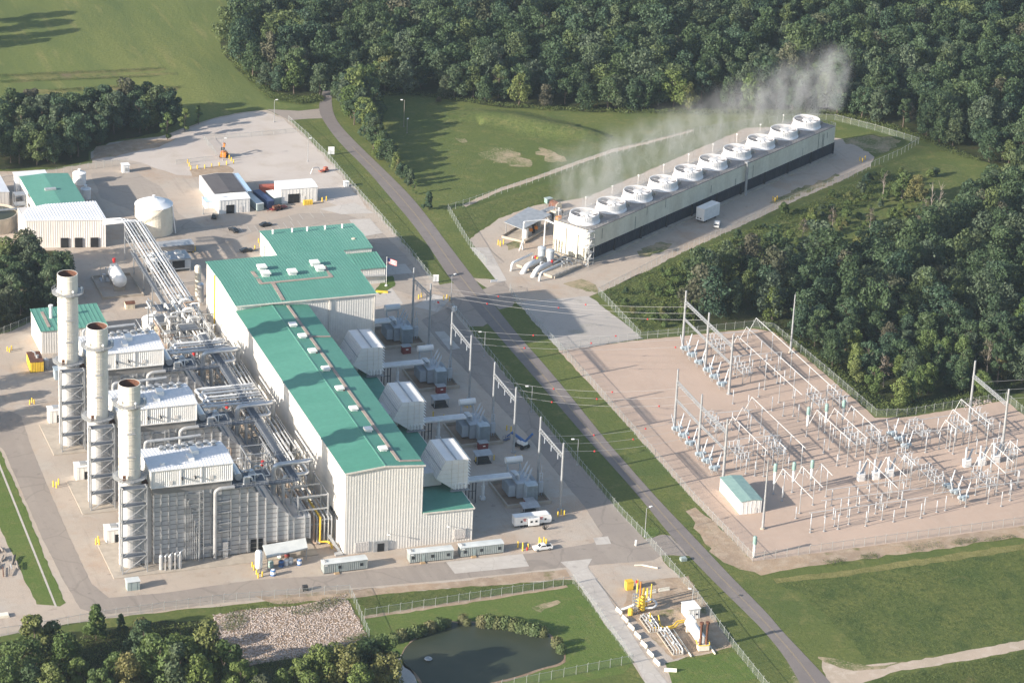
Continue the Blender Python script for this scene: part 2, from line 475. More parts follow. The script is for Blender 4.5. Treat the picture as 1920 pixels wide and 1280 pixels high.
G1, G2, G3, G4, G5, G6 = (.044, .074, .036), (.056, .090, .040), (.068, .104, .044), (.096, .126, .046), (.092, .088, .060), (.076, .104, .068)
leaf_mat('leaves', [(0, G1), (.22, G2), (.40, (.044, .080, .050)), (.55, G3), (.72, G6), (.84, G4), (.93, (.056, .095, .044)), (.99, G5)])
leaf_mat('leaves_fresh', [(0, (.082, .126, .038)), (.35, (.088, .13, .044)), (.6, (.12, .162, .046)), (.85, (.135, .17, .054)), (.985, (.16, .15, .06))])
leaf_mat('leaves_brown', [(0, (.11, .088, .066)), (.5, (.095, .09, .056)), (1, (.13, .10, .066))])
leaf_mat('reed_leaf', [(0, (.105, .135, .055)), (.4, (.085, .125, .05)), (.7, (.17, .155, .08)), (1, (.10, .135, .05))])
leaf_mat('weed_leaf', [(0, (.085, .125, .036)), (.5, (.12, .145, .045)), (1, (.075, .11, .034))])
leaf_mat('weed_pale', [(0, (.19, .18, .07)), (1, (.24, .21, .09))])
# ---------------------------------------------------------------- camera, light, sky
cd = bpy.data.cameras.new('camera'); cam = bpy.data.objects.new('camera', cd); COL.objects.link(cam)
cd.sensor_width = 36; cd.lens = FPX / 1920 * 36; cd.clip_start = 5; cd.clip_end = 12000
mw = Matrix.Identity(4)
for i in range(3):
    mw[i][0], mw[i][1], mw[i][2] = RT[i], UP[i], -FW[i]
mw.translation = CAM
cam.matrix_world = mw
S.camera = cam

SUN_EL, SUN_AZ = radians(19.0), radians(180 + 10.9)      # where the sun stands, in plant axes
to_sun = Vector((cos(SUN_AZ) * cos(SUN_EL), sin(SUN_AZ) * cos(SUN_EL), sin(SUN_EL)))
sd = bpy.data.lights.new('sun', 'SUN'); sd.energy = 4.6; sd.angle = radians(.53); sd.color = (1.0, .90, .775)
sun = bpy.data.objects.new('sun', sd); COL.objects.link(sun)
sun.rotation_euler = to_sun.to_track_quat('Z', 'Y').to_euler()
sun.location = (0, 0, 600)
w = bpy.data.worlds.new('World'); S.world = w; w.use_nodes = True
wn = w.node_tree.nodes; wl = w.node_tree.links
sk = wn.new('ShaderNodeTexSky'); sk.sky_type = 'NISHITA'; sk.sun_disc = False
sk.sun_elevation = SUN_EL; sk.sun_rotation = pi / 2 - SUN_AZ
sk.air_density = 1.0; sk.dust_density = 1.5; sk.ozone_density = 1.0
wl.new(sk.outputs[0], wn['Background'].inputs['Color']); wn['Background'].inputs['Strength'].default_value = .10
vs = S.view_settings
vs.view_transform = 'Standard'; vs.look = 'None'; vs.gamma = 1.0; vs.use_curve_mapping = False
vs.exposure = 1.25
S.cycles.max_bounces = 6; S.cycles.diffuse_bounces = 3; S.cycles.transparent_max_bounces = 12; S.cycles.volume_bounces = 0
S.cycles.use_adaptive_sampling = True; S.cycles.use_denoising = True

# ---------------------------------------------------------------- ground and pavings
def struct(name, mb, mat, kind='structure', **k):
    return mb.build(name, mat, kind=kind, **k)

def sheet(name, px, mat, lev, jit=0.0, step=3.0, it=0, kind='structure', pts=None):
    pts = pts or PX(px)
    if it: pts = chaikin(pts, it, True)
    if jit: pts = smooth_poly(pts, jit, step, seed=hash(name) % 1000 if False else len(px or pts) * 7 + lev)
    m = MB(); m.sheet(pts, lev * .012)
    return m.build(name, mat, kind=kind)

g = MB()
gx = [-6000, -600, 900, 7000]; gy = [-1500, -400, 900, 9000]
for i in range(3):
    for j in range(3):
        g.add([(gx[i], gy[j], 0), (gx[i + 1], gy[j], 0), (gx[i + 1], gy[j + 1], 0), (gx[i], gy[j + 1], 0)], [(0, 1, 2, 3)])
struct('ground', g, 'grass')

YARD = [(-90, 655), (20, 620), (80, 594), (128, 590), (150, 540), (100, 470), (30, 470), (-90, 400), (-90, 326), (0, 322), (100, 318), (172, 306), (172, 285), (205, 268), (300, 256),
        (345, 241), (400, 222), (455, 210), (500, 206), (545, 227), (580, 262), (617, 298), (665, 352), (720, 412), (770, 472), (812, 522), (850, 556), (880, 618),
        (1000, 770), (1165, 965), (1210, 1012), (1238, 1042), (1300, 1112), (1374, 1213), (1270, 1236), (1262, 1290), (1215, 1290), (1137, 1172), (1077, 1086), (860, 1100), (665, 1118),
        (480, 1128), (250, 1152), (150, 1166), (0, 1192), (-90, 1205)]
sheet('yard', YARD, 'yard_gravel', 1, .45, 3)
sheet('gravel_lot', [(172, 302), (176, 286), (205, 270), (300, 258), (345, 243), (400, 224), (455, 212), (500, 209), (541, 228), (575, 262), (611, 297), (655, 350), (700, 402), (640, 392), (560, 350),
                     (440, 336), (345, 330), (300, 318), (250, 300)], 'pale_gravel', 2, .7, 3, 1)
sheet('pasture', [(-80, -80), (480, -80), (455, 20), (412, 80), (440, 130), (500, 188), (575, 200), (500, 206), (455, 209), (400, 221), (345, 239), (330, 190), (-80, 205)], 'pasture', 1)
sheet('field_furrow', [(0, 139), (150, 133), (310, 126), (313, 132), (160, 141), (0, 149)], 'furrow', 2, 1.2, 4)
sheet('field_furrow', [(60, 168), (230, 160), (340, 163), (335, 170), (200, 170), (60, 178)], 'furrow', 2, 1.4, 4)
sheet('field_furrow', [(-20, 150), (120, 143), (330, 137), (332, 141), (120, 150), (-20, 158)], 'furrow', 3, 1.4, 4)

# woodland floors
sheet('forest_floor', [(625, -80), (2100, -80), (2100, 350), (1900, 318), (1830, 298), (1780, 283), (1700, 248), (1600, 222), (1540, 212), (1300, 212), (1100, 209), (950, 201), (860, 189), (760, 177), (700, 179), (650, 190), (622, 182)], 'forest_floor', 1, 1.5, 5)
sheet('forest_floor', [(470, -80), (622, -80), (612, 182), (600, 188), (560, 192), (510, 183), (470, 150), (430, 112), (415, 82), (455, 20)], 'forest_floor', 2, 1.2, 5)
sheet('forest_floor', [(1280, 565), (1305, 535), (1345, 522), (1420, 516), (1500, 512), (1560, 504), (1640, 489), (1720, 466), (1790, 428), (1830, 366), (1900, 350), (2100, 350), (2100, 735), (1900, 735), (1780, 760), (1660, 772), (1600, 735),
                       (1500, 655), (1430, 612), (1300, 622), (1230, 590)], 'forest_floor', 1, 1.5, 5)
sheet('forest_floor', [(-90, 215), (330, 205), (335, 225), (300, 250), (205, 265), (170, 284), (168, 300), (100, 314), (0, 318), (-90, 322)], 'forest_floor', 2, 1.0, 5)
sheet('forest_floor', [(-90, 470), (100, 470), (140, 520), (128, 586), (80, 590), (20, 615), (-90, 650)], 'forest_floor', 2, .8, 5)
sheet('forest_floor', [(-50, 1215), (130, 1185), (300, 1165), (400, 1160), (470, 1240), (640, 1215), (720, 1190), (740, 1240), (760, 1330), (-50, 1330)], 'forest_floor', 1, .8, 4)
sheet('scrub_floor', [(1120, 553), (1200, 515), (1280, 478), (1380, 430), (1500, 380), (1600, 338), (1640, 312), (1700, 300), (1790, 310), (1840, 350), (1800, 425), (1720, 470), (1640, 494), (1560, 510), (1400, 522), (1310, 540), (1290, 580), (1300, 620), (1205, 632)], 'weeds', 2, 1.0, 4)

# meadow right of the road, its mown edge and the dry strip
sheet('meadow', [(1448, 1090), (1560, 1078), (1700, 1056), (2100, 995), (2100, 1168), (1800, 1222), (1700, 1234), (1629, 1238), (1560, 1165), (1500, 1110)], 'meadow', 1, .8, 4)
sheet('meadow', [(1600, 1330), (1640, 1272), (1800, 1243), (2100, 1185), (2100, 1330)], 'meadow', 1, .6, 4)
sheet('bare_verge', [(1410, 1046), (1560, 1030), (2100, 952), (2100, 978), (1920, 1006), (1700, 1036), (1560, 1056), (1460, 1072), (1430, 1078), (1350, 1052), (1308, 1000), (1288, 958), (1308, 950)], 'bare', 1, .9, 3)
sheet('dry_strip', [(1452, 1084), (1560, 1072), (1700, 1051), (1920, 1018), (2100, 988), (2100, 1000), (1920, 1030), (1700, 1063), (1560, 1083), (1458, 1092)], 'dry_grass', 2, .5, 2.5)
sheet('gravel_track', [(1540, 1236), (1600, 1247), (1700, 1240), (1800, 1222), (1920, 1199), (2100, 1165), (2100, 1184), (1920, 1217), (1800, 1240), (1680, 1258), (1612, 1283), (1600, 1330), (1560, 1330)], 'track', 2, .35, 2)

sheet('bare_patch', [(1532, 1228), (1556, 1232), (1600, 1244), (1640, 1247), (1700, 1238), (1690, 1246), (1640, 1254), (1590, 1256), (1548, 1246)], 'patchy', 3, .9, 2, 1)
sheet('bare_patch', [(1474, 1232), (1486, 1226), (1506, 1262), (1520, 1290), (1490, 1290), (1484, 1262)], 'patchy', 3, .8, 2, 1)
# public road with its centre line
RL = [(605, 170), (596, 205), (609, 232), (638, 270), (688, 318), (733, 372), (773, 418), (813, 475), (848, 530), (924, 618), (1000, 705), (1100, 822), (1134, 858), (1200, 932), (1262, 1010), (1330, 1082), (1400, 1150), (1431, 1181), (1470, 1228), (1506, 1290), (1530, 1340)]
RR = [(622, 168), (622, 205), (634, 232), (668, 268), (717, 315), (768, 365), (803, 408), (840, 458), (886, 518), (962, 618), (1040, 705), (1140, 830), (1167, 860), (1230, 932), (1305, 1010), (1372, 1082), (1440, 1150), (1465, 1181), (1510, 1228), (1568, 1290), (1600, 1340)]
rl = chaikin(PX(RL), 2); rr = chaikin(PX(RR), 2)
def strip_mesh(a, b, z):
    m = MB(); n = min(len(a), len(b))
    m.add([(x, y, z) for x, y in a[:n]] + [(x, y, z) for x, y in b[:n]], [(i, n + i, n + i + 1, i + 1) for i in range(n - 1)])
    return m
struct('road', strip_mesh(rl, rr, .05), 'asphalt')
cl = [((a[0] + b[0]) / 2, (a[1] + b[1]) / 2) for a, b in zip(rl, rr)]
def offset(line, d):
    out = []
    for i, p in enumerate(line):
        a = line[max(0, i - 1)]; b = line[min(len(line) - 1, i + 1)]
        L = hypot(b[0] - a[0], b[1] - a[1]) or 1
        out.append((p[0] + (b[1] - a[1]) / L * d, p[1] - (b[0] - a[0]) / L * d))
    return out
cl2 = cl[14:-2]
mk = strip_mesh(offset(cl2, -.22), offset(cl2, -.06), .064)
q = strip_mesh(offset(cl2, .06), offset(cl2, .22), .064); mk.add(q.v, q.f)
struct('road_marking', mk, 'road_paint')
sheet('side_road', [(500, 205), (560, 208), (600, 204), (610, 222), (600, 222), (560, 224), (543, 226)], 'worn_asphalt', 3, .2, 2)

sheet('side_road', [(812, 536), (846, 530), (888, 548), (925, 602), (905, 612), (880, 612), (850, 580), (842, 560)], 'worn_asphalt', 3, .2, 2)
sheet('side_road', [(900, 545), (945, 526), (968, 560), (960, 575), (935, 580), (915, 560)], 'worn_asphalt', 3, .2, 2)
sheet('side_road', [(1204, 1012), (1242, 1001), (1258, 1004), (1292, 1042), (1262, 1041), (1236, 1040)], 'worn_asphalt', 3, .2, 2)
# plant roads and pads
sheet('plant_road', [(-40, 745), (40, 780), (60, 840), (95, 925), (130, 1005), (172, 1094), (205, 1120), (300, 1112), (480, 1086), (610, 1079), (700, 1067), (850, 1051), (1000, 1036), (1110, 1018), (1130, 1003), (1100, 955),
                     (985, 812), (900, 722), (830, 650), (790, 600), (842, 575), (880, 622), (1000, 768), (1165, 963), (1238, 1042), (1225, 1050), (1060, 1063), (850, 1086), (650, 1103), (400, 1126), (240, 1147), (185, 1152),
                     (150, 1140), (115, 1080), (80, 1010), (40, 920), (8, 845), (-40, 800)], 'worn_asphalt', 2, .12, 2)
sheet('lot_road', [(330, 398), (380, 425), (480, 420), (560, 400), (640, 400), (700, 420), (760, 478), (800, 528), (790, 560), (730, 540), (715, 520), (690, 460), (660, 418), (490, 430), (380, 470), (340, 500), (280, 470), (250, 440)], 'lot_paving', 2, .3, 3)
sheet('lot_road', [(170, 325), (250, 320), (300, 350), (350, 420), (330, 440), (260, 400), (190, 372)], 'lot_paving', 3, .3, 3)
for nm, px in (('concrete_pad', [(836, 1053), (980, 1038), (992, 1061), (853, 1075)]), ('concrete_pad', [(655, 412), (694, 410), (717, 437), (674, 445)]), ('concrete_pad', [(720, 497), (760, 495), (774, 512), (722, 516)]),
               ('concrete_pad', [(815, 622), (833, 621), (863, 653), (842, 656)]), ('concrete_pad', [(776, 575), (812, 551), (846, 560), (820, 585)]), ('concrete_pad', [(1112, 1008), (1140, 1005), (1146, 1019), (1118, 1021)]),
               ('concrete_apron', [(882, 464), (916, 464), (950, 526), (934, 530)]), ('concrete_pad', [(598, 392), (665, 380), (702, 400), (640, 402)]),
               ('concrete_apron', [(700, 545), (735, 540), (756, 570), (705, 575)])):
    sheet(nm, px, 'concrete', 4)
sheet('concrete_drive', [(1051, 1053), (1110, 1047), (1102, 1062), (1137, 1112), (1174, 1172), (1211, 1230), (1262, 1292), (1215, 1292), (1194, 1246), (1137, 1172), (1079, 1086), (1068, 1068)], 'concrete', 4)
sheet('concrete_path', [(735, 1238), (755, 1225), (775, 1260), (790, 1300), (760, 1310)], 'concrete', 4)
sheet('bare_strip', [(480, 1118), (650, 1106), (860, 1089), (1060, 1066), (1072, 1084), (860, 1101), (665, 1119), (520, 1132)], 'bare', 3, .5, 3)
sheet('grass_strip', [(-20, 800), (7, 860), (45, 945), (85, 1045), (122, 1129), (112, 1137), (69, 1132), (52, 1098), (24, 1039), (0, 988), (-20, 960)], 'lawn', 3, .25, 2)
sheet('gutter', [(-5, 867), (-1, 867), (107, 1137), (103, 1137)], 'concrete', 5)
sheet('lawn', [(672, 1122), (860, 1103), (1070, 1089), (1076, 1094), (1190, 1240), (1170, 1262), (1000, 1295), (700, 1330), (640, 1215), (690, 1160)], 'lawn', 2, .3, 3)
sheet('tall_grass_bank', [(668, 1120), (860, 1102), (1066, 1089), (1068, 1094), (900, 1122), (690, 1152)], 'weeds', 3, .5, 3)
sheet('bare_patch', [(1000, 1135), (1040, 1122), (1052, 1128), (1030, 1142), (1005, 1148)], 'patchy', 3, .9, 2, 1)
sheet('bare_strip', [(680, 1155), (860, 1126), (1060, 1096), (1066, 1100), (860, 1133), (684, 1160)], 'bare', 4, .3, 2)
sheet('lawn', [(1246, 1242), (1376, 1221), (1420, 1270), (1290, 1300), (1264, 1290)], 'lawn', 2, .2, 3)
sheet('lawn', [(722, 520), (737, 517), (742, 536), (712, 552), (702, 545)], 'lawn', 5, .2, 2)
sheet('lawn', [(1205, 990), (1228, 985), (1240, 997), (1228, 1008), (1206, 1008)], 'lawn', 4, .2, 2, 1)
sheet('bare_patch', [(355, 318), (425, 310), (440, 318), (436, 328), (362, 332)], 'bare', 3, .3, 2)
sheet('bare_patch', [(182, 275), (250, 262), (330, 262), (300, 275), (200, 296), (172, 300)], 'bare', 3, .8, 3)
sheet('gas_yard', [(1182, 1090), (1290, 1080), (1330, 1140), (1374, 1212), (1262, 1236), (1168, 1140)], 'bare', 3, .3, 2)

pk = MB()
for k in range(9):
    a_ = P(457 + k * 13.5, 437 - k * 1.6); pk.sheet([(a_[0], a_[1]), (a_[0] + .14, a_[1]), (a_[0] + .14, a_[1] + 5.5), (a_[0], a_[1] + 5.5)], .07)
for k in range(4):
    a_ = P(548 + k * 20, 414 - k * 2.5); pk.sheet([(a_[0], a_[1]), (a_[0] + .14, a_[1]), (a_[0] + .14, a_[1] + 5.5), (a_[0], a_[1] + 5.5)], .07)
struct('parking_marking', pk, 'white_paint')
# switchyard and the grey lot
sheet('grey_lot', [(968, 566), (1105, 555), (1205, 634), (1120, 648), (1050, 658)], 'grey_gravel', 3, .4, 2)
sheet('switchyard_gravel', [(1048, 658), (1195, 638), (1290, 629), (1412, 616), (1450, 621), (1545, 699), (1642, 783), (1700, 782), (1885, 751), (1935, 790), (2100, 920), (2100, 962), (1413, 1052), (1300, 937), (1190, 812)], 'switch_gravel', 3, .25, 2)

# cooling tower yard
sheet('tower_yard', [(880, 520), (925, 545), (968, 566), (1105, 556), (1125, 548), (1200, 515), (1280, 473), (1380, 428), (1490, 377), (1575, 340), (1632, 312), (1640, 294), (1605, 266), (1562, 258), (1540, 235), (1400, 240), (1100, 370), (1000, 386),
                     (935, 410), (892, 440), (880, 450), (905, 480), (945, 526)], 'yard_gravel', 2, .35, 2)
sheet('grass_patch', [(1058, 530), (1100, 522), (1128, 540), (1118, 552), (1080, 540)], 'patchy', 4, 1.3, 2, 1)
sheet('grass_patch', [(1460, 368), (1530, 342), (1580, 322), (1560, 340), (1490, 370), (1440, 386)], 'patchy', 4, 1.3, 2, 1)
sheet('grass_patch', [(1190, 470), (1250, 452), (1265, 458), (1230, 478), (1200, 484)], 'patchy', 4, 1.3, 2, 1)
sheet('grass_patch', [(1572, 262), (1650, 252), (1700, 268), (1640, 292), (1605, 275)], 'patchy', 4, 1.3, 2, 1)
sheet('grass_patch', [(945, 458), (975, 452), (980, 464), (955, 470)], 'patchy', 4, 1.3, 2, 1)
sheet('weed_bank', [(852, 412), (875, 390), (1010, 352), (1086, 335), (1082, 370), (1000, 384), (935, 407), (890, 438), (872, 444)], 'weeds', 3, .5, 3)
sheet('dirt_track', [(868, 384), (940, 352), (1010, 329), (1080, 303), (1144, 281), (1212, 266), (1300, 243), (1302, 246), (1214, 270), (1146, 287), (1082, 309), (1012, 335), (942, 358), (872, 388)], 'track', 3, .3, 2)
sheet('bare_patch', [(895, 285), (930, 275), (965, 280), (990, 300), (1000, 315), (960, 310), (920, 302)], 'patchy', 3, 1.6, 2, 1)
sheet('bare_patch', [(1000, 272), (1040, 285), (1068, 300), (1040, 307), (1015, 295)], 'patchy', 3, 1.6, 2, 1)
sheet('bare_patch', [(855, 258), (880, 262), (878, 270), (858, 266)], 'patchy', 3, 1.2, 2, 1)

# grass berm in the clearing
def berm():
    ridge = PX([(850, 222), (900, 218), (960, 226), (1020, 240), (1070, 250), (1105, 254)])
    hw = [7, 11, 13, 13, 12, 9]; hh = [.7, 1.8, 2.4, 2.6, 2.8, 2.2]
    m = MB(); n = 10; rows = []
    ridge = [ridge[0]] + ridge + [ridge[-1]]
    d0 = Vector(ridge[2]) - Vector(ridge[1]); d0.normalize()
    d1 = Vector(ridge[-2]) - Vector(ridge[-3]); d1.normalize()
    ridge[0] = tuple(Vector(ridge[0]) - d0 * 8); ridge[-1] = tuple(Vector(ridge[-1]) + d1 * 9)
    hw = [5] + hw + [4]; hh = [0] + hh + [0]
    fine = []
    for i in range(len(ridge) - 1):
        for k in range(6):
            t = k / 6
            fine.append((ridge[i][0] * (1 - t) + ridge[i + 1][0] * t, ridge[i][1] * (1 - t) + ridge[i + 1][1] * t, hw[i] * (1 - t) + hw[i + 1] * t, hh[i] * (1 - t) + hh[i + 1] * t))
    fine.append((*ridge[-1], hw[-1], hh[-1]))
    for i, (x, y, w_, h_) in enumerate(fine):
        a = fine[max(0, i - 1)]; b = fine[min(len(fine) - 1, i + 1)]
        L = hypot(b[0] - a[0], b[1] - a[1]); nx, ny = -(b[1] - a[1]) / L, (b[0] - a[0]) / L
        for k in range(n + 1):
            t = k / n * 2 - 1
            z = h_ * (cos(t * pi) * .5 + .5) + random.uniform(-.12, .12) * (abs(t) < .95)
            m.v.append((x + nx * w_ * t, y + ny * w_ * t, max(.02, z)))
    for i in range(len(fine) - 1):
        for k in range(n):
            m.f.append((i * (n + 1) + k, (i + 1) * (n + 1) + k, (i + 1) * (n + 1) + k + 1, i * (n + 1) + k + 1)); m.mi.append(0)
    o = m.build('berm', 'weeds', smooth=True, kind='structure')
berm()

# pond
POND = [(759, 1213), (781, 1196), (815, 1183), (842, 1164), (862, 1169), (889, 1166), (902, 1172), (952, 1172), (976, 1182), (1030, 1186), (1036, 1206), (1060, 1226), (1053, 1243), (1010, 1253), (976, 1266), (932, 1277), (875, 1290), (800, 1300), (784, 1263), (751, 1240)]
pp = chaikin(PX(POND), 2, True)
sheet('pond_bank', None, 'soil', 4, .25, 1.5, pts=[(x + (x - 5) * .0, y) for x, y in chaikin(PX([(a + (4 if a > 900 else -4), b + (3 if b > 1210 else -3)) for a, b in POND]), 2, True)])
m = MB(); m.sheet(pp, .075); struct('pond_water', m, 'pond_water')
# ---------------------------------------------------------------- main buildings
def seams_y(m, x0, x1, y0, y1, zf, pitch, w=.10, h=.10):
    """standing seams running along y; zf(y) gives the roof height, one straight slope between y0 and y1"""
    n = int((x1 - x0) / pitch)
    for i in range(n + 1):
        x = x0 + (x1 - x0) * i / n
        m.bar((x, y0, zf(y0) + h / 2), (x, y1, zf(y1) + h / 2), w, h)

def vent_box(parent, x, y, z, s=1.0, mat='white', rusty=False):
    m = MB()
    m.box(x - 1.0 * s, y - .9 * s, z - .3, x + 1.0 * s, y + .9 * s, z + .75 * s)
    m.xprism([(x - 1.35 * s, z + .75 * s), (x - 1.2 * s, z + 1.25 * s), (x + 1.2 * s, z + 1.25 * s), (x + 1.35 * s, z + .75 * s)], y - 1.2 * s, y + 1.2 * s)
    if rusty:
        m.k = 1; m.box(x + .9 * s, y - 1.0 * s, z + .1, x + 1.42 * s, y + 1.0 * s, z + .7 * s)
    return m.build('roof_vent', [mat, 'rust'] if rusty else mat, parent)

hall = thing('turbine_hall', 'long turbine hall with green roof and pale ribbed walls', 'building', (0, 0, 0))
m = MB()
m.ribwall((0, 0), (23, 0), 0, 25.45); m.ribwall((23, 0), (38.4, 0), 0, 10.2)
m.ribwall((0, 121.6), (0, 0), 0, 25.45); m.ribwall((23, 0), (23, 121.6), 9, 25.45); m.ribwall((38.4, 0), (38.4, 112), 0, 10.2)
m.ribwall((38.4, 112), (23, 112), 0, 10.2)
m.add([(0, -.02, 25.4), (23, -.02, 25.4), (11.5, -.02, 26.5)], [(0, 1, 2)])
hw = m.build('wall', 'cream_siding', hall)
m = MB()
m.xprism([(-.3, 25.42), (11.5, 26.48), (23.35, 25.42), (23.35, 25.72), (11.5, 26.8), (-.3, 25.72)], -.35, 121.9)
hr = m.build('roof', 'green_roof', hall)
m = MB(); m.bar((11.5, -.3, 26.82), (11.5, 121.8, 26.82), .4, .14); m.build('ridge_cap', 'green_roof_old', hr)
m = MB(); m.bar((16.4, 3, 26.46), (16.4, 121, 26.46), .9, .16); m.bar((16.4, 2.6, 26.46), (23, 2.6, 25.9), .9, .16); m.bar((16.4, 95, 26.46), (23, 95, 25.9), .9, .16)
m.build('walkway', 'walk', hr)
for i, (a, b) in enumerate([(549, 609), (567, 630), (586, 658), (611, 691), (637, 728), (663, 766), (690, 805), (718, 841)]):
    x, y = P(a, b, 27.0); vent_box(hr, x, y, 26.5 - abs(x - 11.5) * .09 + .1, .95, 'white', i in (2, 4))
m = MB(); m.bar((-.36, -.42, 25.55), (11.5, -.42, 26.63), .14, .5); m.bar((11.5, -.42, 26.63), (23.4, -.42, 25.55), .14, .5); m.bar((-.38, -.4, 25.5), (-.38, 121.8, 25.5), .14, .45)
m.build('eave_trim', 'trim', hall)
m = MB(); m.xprism([(23.2, 10.25), (23.2, 10.75), (38.6, 10.35), (38.6, 10.05)], -.3, 112.2); ar = m.build('low_roof', 'green_roof', hall)
m = MB(); m.bar((23.2, -.36, 10.42), (38.8, -.36, 10.2), .12, .4); m.bar((38.72, -.4, 10.2), (38.72, 112, 10.2), .2, .35); m.build('gutter', 'trim', hall)
m = MB(); m.box(3.0, -.22, .5, 7.3, -.16, 3.6)
for i in range(9): m.box(3.2 + i * .47, -.30, .6, 3.4 + i * .47, -.215, 3.5)
m.build('louvre', 'grey_siding', hall)
m = MB(); m.box(8.5, -.5, 0, 13, -.16, 3.3); dm = m.build('vestibule', 'galv', hall)
m = MB(); m.box(9.7, -.56, .05, 11.7, -.51, 2.6); m.build('doorway', 'opening', hall)
m = MB(); m.box(32.6, -.24, 1.0, 36.4, -.16, 4.2)
for i in range(8): m.box(32.8 + i * .45, -.31, 1.1, 33.0 + i * .45, -.235, 4.1)
m.build('louvre', 'grey_siding', hall)
for i in range(4):
    m = MB(); y, z = 13.0 - i * 1.9, 8.6 - i * .05; m.box(-.3, y - .8, z - .5, -.02, y + .7, z + .5); m.build('wall_vent', 'dark', hall)
m = MB(); m.bar((12.6, -.2, 5.3), (12.6, -1.4, 5.6), .12); m.box(12.2, -1.9, 5.45, 13, -1.3, 5.65); m.build('wall_light', 'white', hall)
m = MB(); m.bar((30.6, -.2, 5.6), (30.6, -1.4, 5.9), .12); m.box(30.2, -1.9, 5.75, 31, -1.3, 5.95); m.build('wall_light', 'white', hall)
m = MB(); m.box(-2.6, -.4, 0, -.3, 1.4, .6); m.bar((-.6, .9, 0), (-2.4, 7.5, 3), .9, .2)
for k in range(3): m.bar((-.9 - k * .6, 1.5 + k * 2.2, .7 + k), (-.9 - k * .6, 1.5 + k * 2.2, 1.8 + k), .08)
m.build('stair', 'galv', hall)

big = thing('steam_turbine_building', 'broad tall building with green seamed roof across far end of the long hall', 'building', (0, 122, 0))
m = MB()
W0, D0, ZE, ZR = 45.8, 38.2, 27.3, 28.0
m.ribwall((0, 0), (W0, 0), 0, ZE); m.ribwall((0, D0), (0, 0), 0, ZE); m.ribwall((W0, 0), (W0, D0), 0, ZE)
m.add([(-.02, 0, ZE - .1), (-.02, D0, ZE - .1), (-.02, D0 / 2, ZR)], [(2, 1, 0)])
m.add([(W0 + .02, 0, ZE - .1), (W0 + .02, D0, ZE - .1), (W0 + .02, D0 / 2, ZR)], [(0, 1, 2)])
m.box(.1, .1, 0, W0 - .1, D0, ZE - .2)
m.build('wall', 'cream_siding', big)
zf = lambda y: ZE + (ZR - ZE) * (1 - abs(y - D0 / 2) / (D0 / 2))
m = MB()
for y0, y1 in ((-.5, D0 / 2), (D0 / 2, D0 + .5)):
    za, zb = zf(y0), zf(y1)
    m.add([(-.3, y0, za), (W0 + .3, y0, za), (W0 + .3, y1, zb), (-.3, y1, zb), (-.3, y0, za + .25), (W0 + .3, y0, za + .25), (W0 + .3, y1, zb + .25), (-.3, y1, zb + .25)],
          [(3, 2, 1, 0), (4, 5, 6, 7), (0, 1, 5, 4), (2, 3, 7, 6), (0, 4, 7, 3), (1, 2, 6, 5)])
    seams_y(m, -.2, W0 + .2, y0, y1, lambda y: zf(y) + .25, 1.0, .11, .06)
br = m.build('roof', 'green_roof_old', big)
m = MB(); m.bar((-.35, -.62, ZE + .05), (W0 + .35, -.62, ZE + .05), .2, .4); m.build('gutter', 'trim', big)
for x in (7.8, 15.4, 30.5, 45.4):
    m = MB(); m.bar((x, -.3, 0 if x > 24 else 26), (x, -.3, ZE - .1), .3, .25); m.build('downpipe', 'trim', big)
m = MB(); m.box(-.42, 26.5, 1, -.15, 27.1, ZE); m.build('downpipe', 'yellow', big)
for a, b in [(491, 504), (498, 517), (548, 514), (590, 496), (600, 507)]:
    x, y = P(a, b, 28.2); vent_box(br, x, y - 122, zf(y - 122) + .3, 1.15)
def wpt(a, b): x, y = P(a, b, 28.3); return (x, y - 122, zf(y - 122) + .36)
m = MB()
for a, b in (((473, 508), (490, 531)), ((488, 531), (622, 518)), ((607, 498), (622, 519)), ((512, 530), (531, 559))): m.bar(wpt(*a), wpt(*b), 1.2, .14)
m.build('walkway', 'walk', br)

adm = thing('control_building', 'low building with green seamed roof behind the broad hall', 'building', (37, 207, 0))
m = MB(); AW, AD, AE, AR = 33.8, 23.5, 8.4, 9.1
m.ribwall((0, 0), (AW, 0), 0, AE, .8); m.ribwall((0, AD), (0, 0), 0, AE, .8); m.ribwall((AW, 0), (AW, AD), 0, AE, .8)
m.add([(-.02, 0, AE - .1), (-.02, AD, AE - .1), (-.02, AD / 2, AR)], [(2, 1, 0)])
m.box(.1, .1, 0, AW - .1, AD - .1, AE - .2)
m.build('wall', 'cream_siding', adm)
zf2 = lambda y: AE + (AR - AE) * (1 - abs(y - AD / 2) / (AD / 2))
m = MB()
for y0, y1 in ((-.4, AD / 2), (AD / 2, AD + .4)):
    za, zb = zf2(y0), zf2(y1)
    m.add([(-.3, y0, za), (AW + .3, y0, za), (AW + .3, y1, zb), (-.3, y1, zb), (-.3, y0, za + .2), (AW + .3, y0, za + .2), (AW + .3, y1, zb + .2), (-.3, y1, zb + .2)],
          [(3, 2, 1, 0), (4, 5, 6, 7), (0, 1, 5, 4), (2, 3, 7, 6), (0, 4, 7, 3), (1, 2, 6, 5)])
    seams_y(m, -.2, AW + .2, y0, y1, lambda y: zf2(y) + .2, 1.0, .11, .06)
arf = m.build('roof', 'green_roof_old', adm)
for x in (3.5, 10.5, 16, 22.5, 28.8):
    m = MB(); m.cyl((x, 19.5, 8.6), (x, 19.5, 10.0), .35, 8); m.cyl((x, 19.5, 10.0), (x, 19.5, 10.3), .5, 8, .3); m.build('roof_vent', 'white', arf)
m = MB(); m.box(-.2, 3, .1, -.14, 4.6, 2.6); m.build('door', 'grey_green', adm)
m = MB(); m.box(-.2, 17, .1, -.14, 19.5, 5.5); m.build('door', 'grey_green', adm)

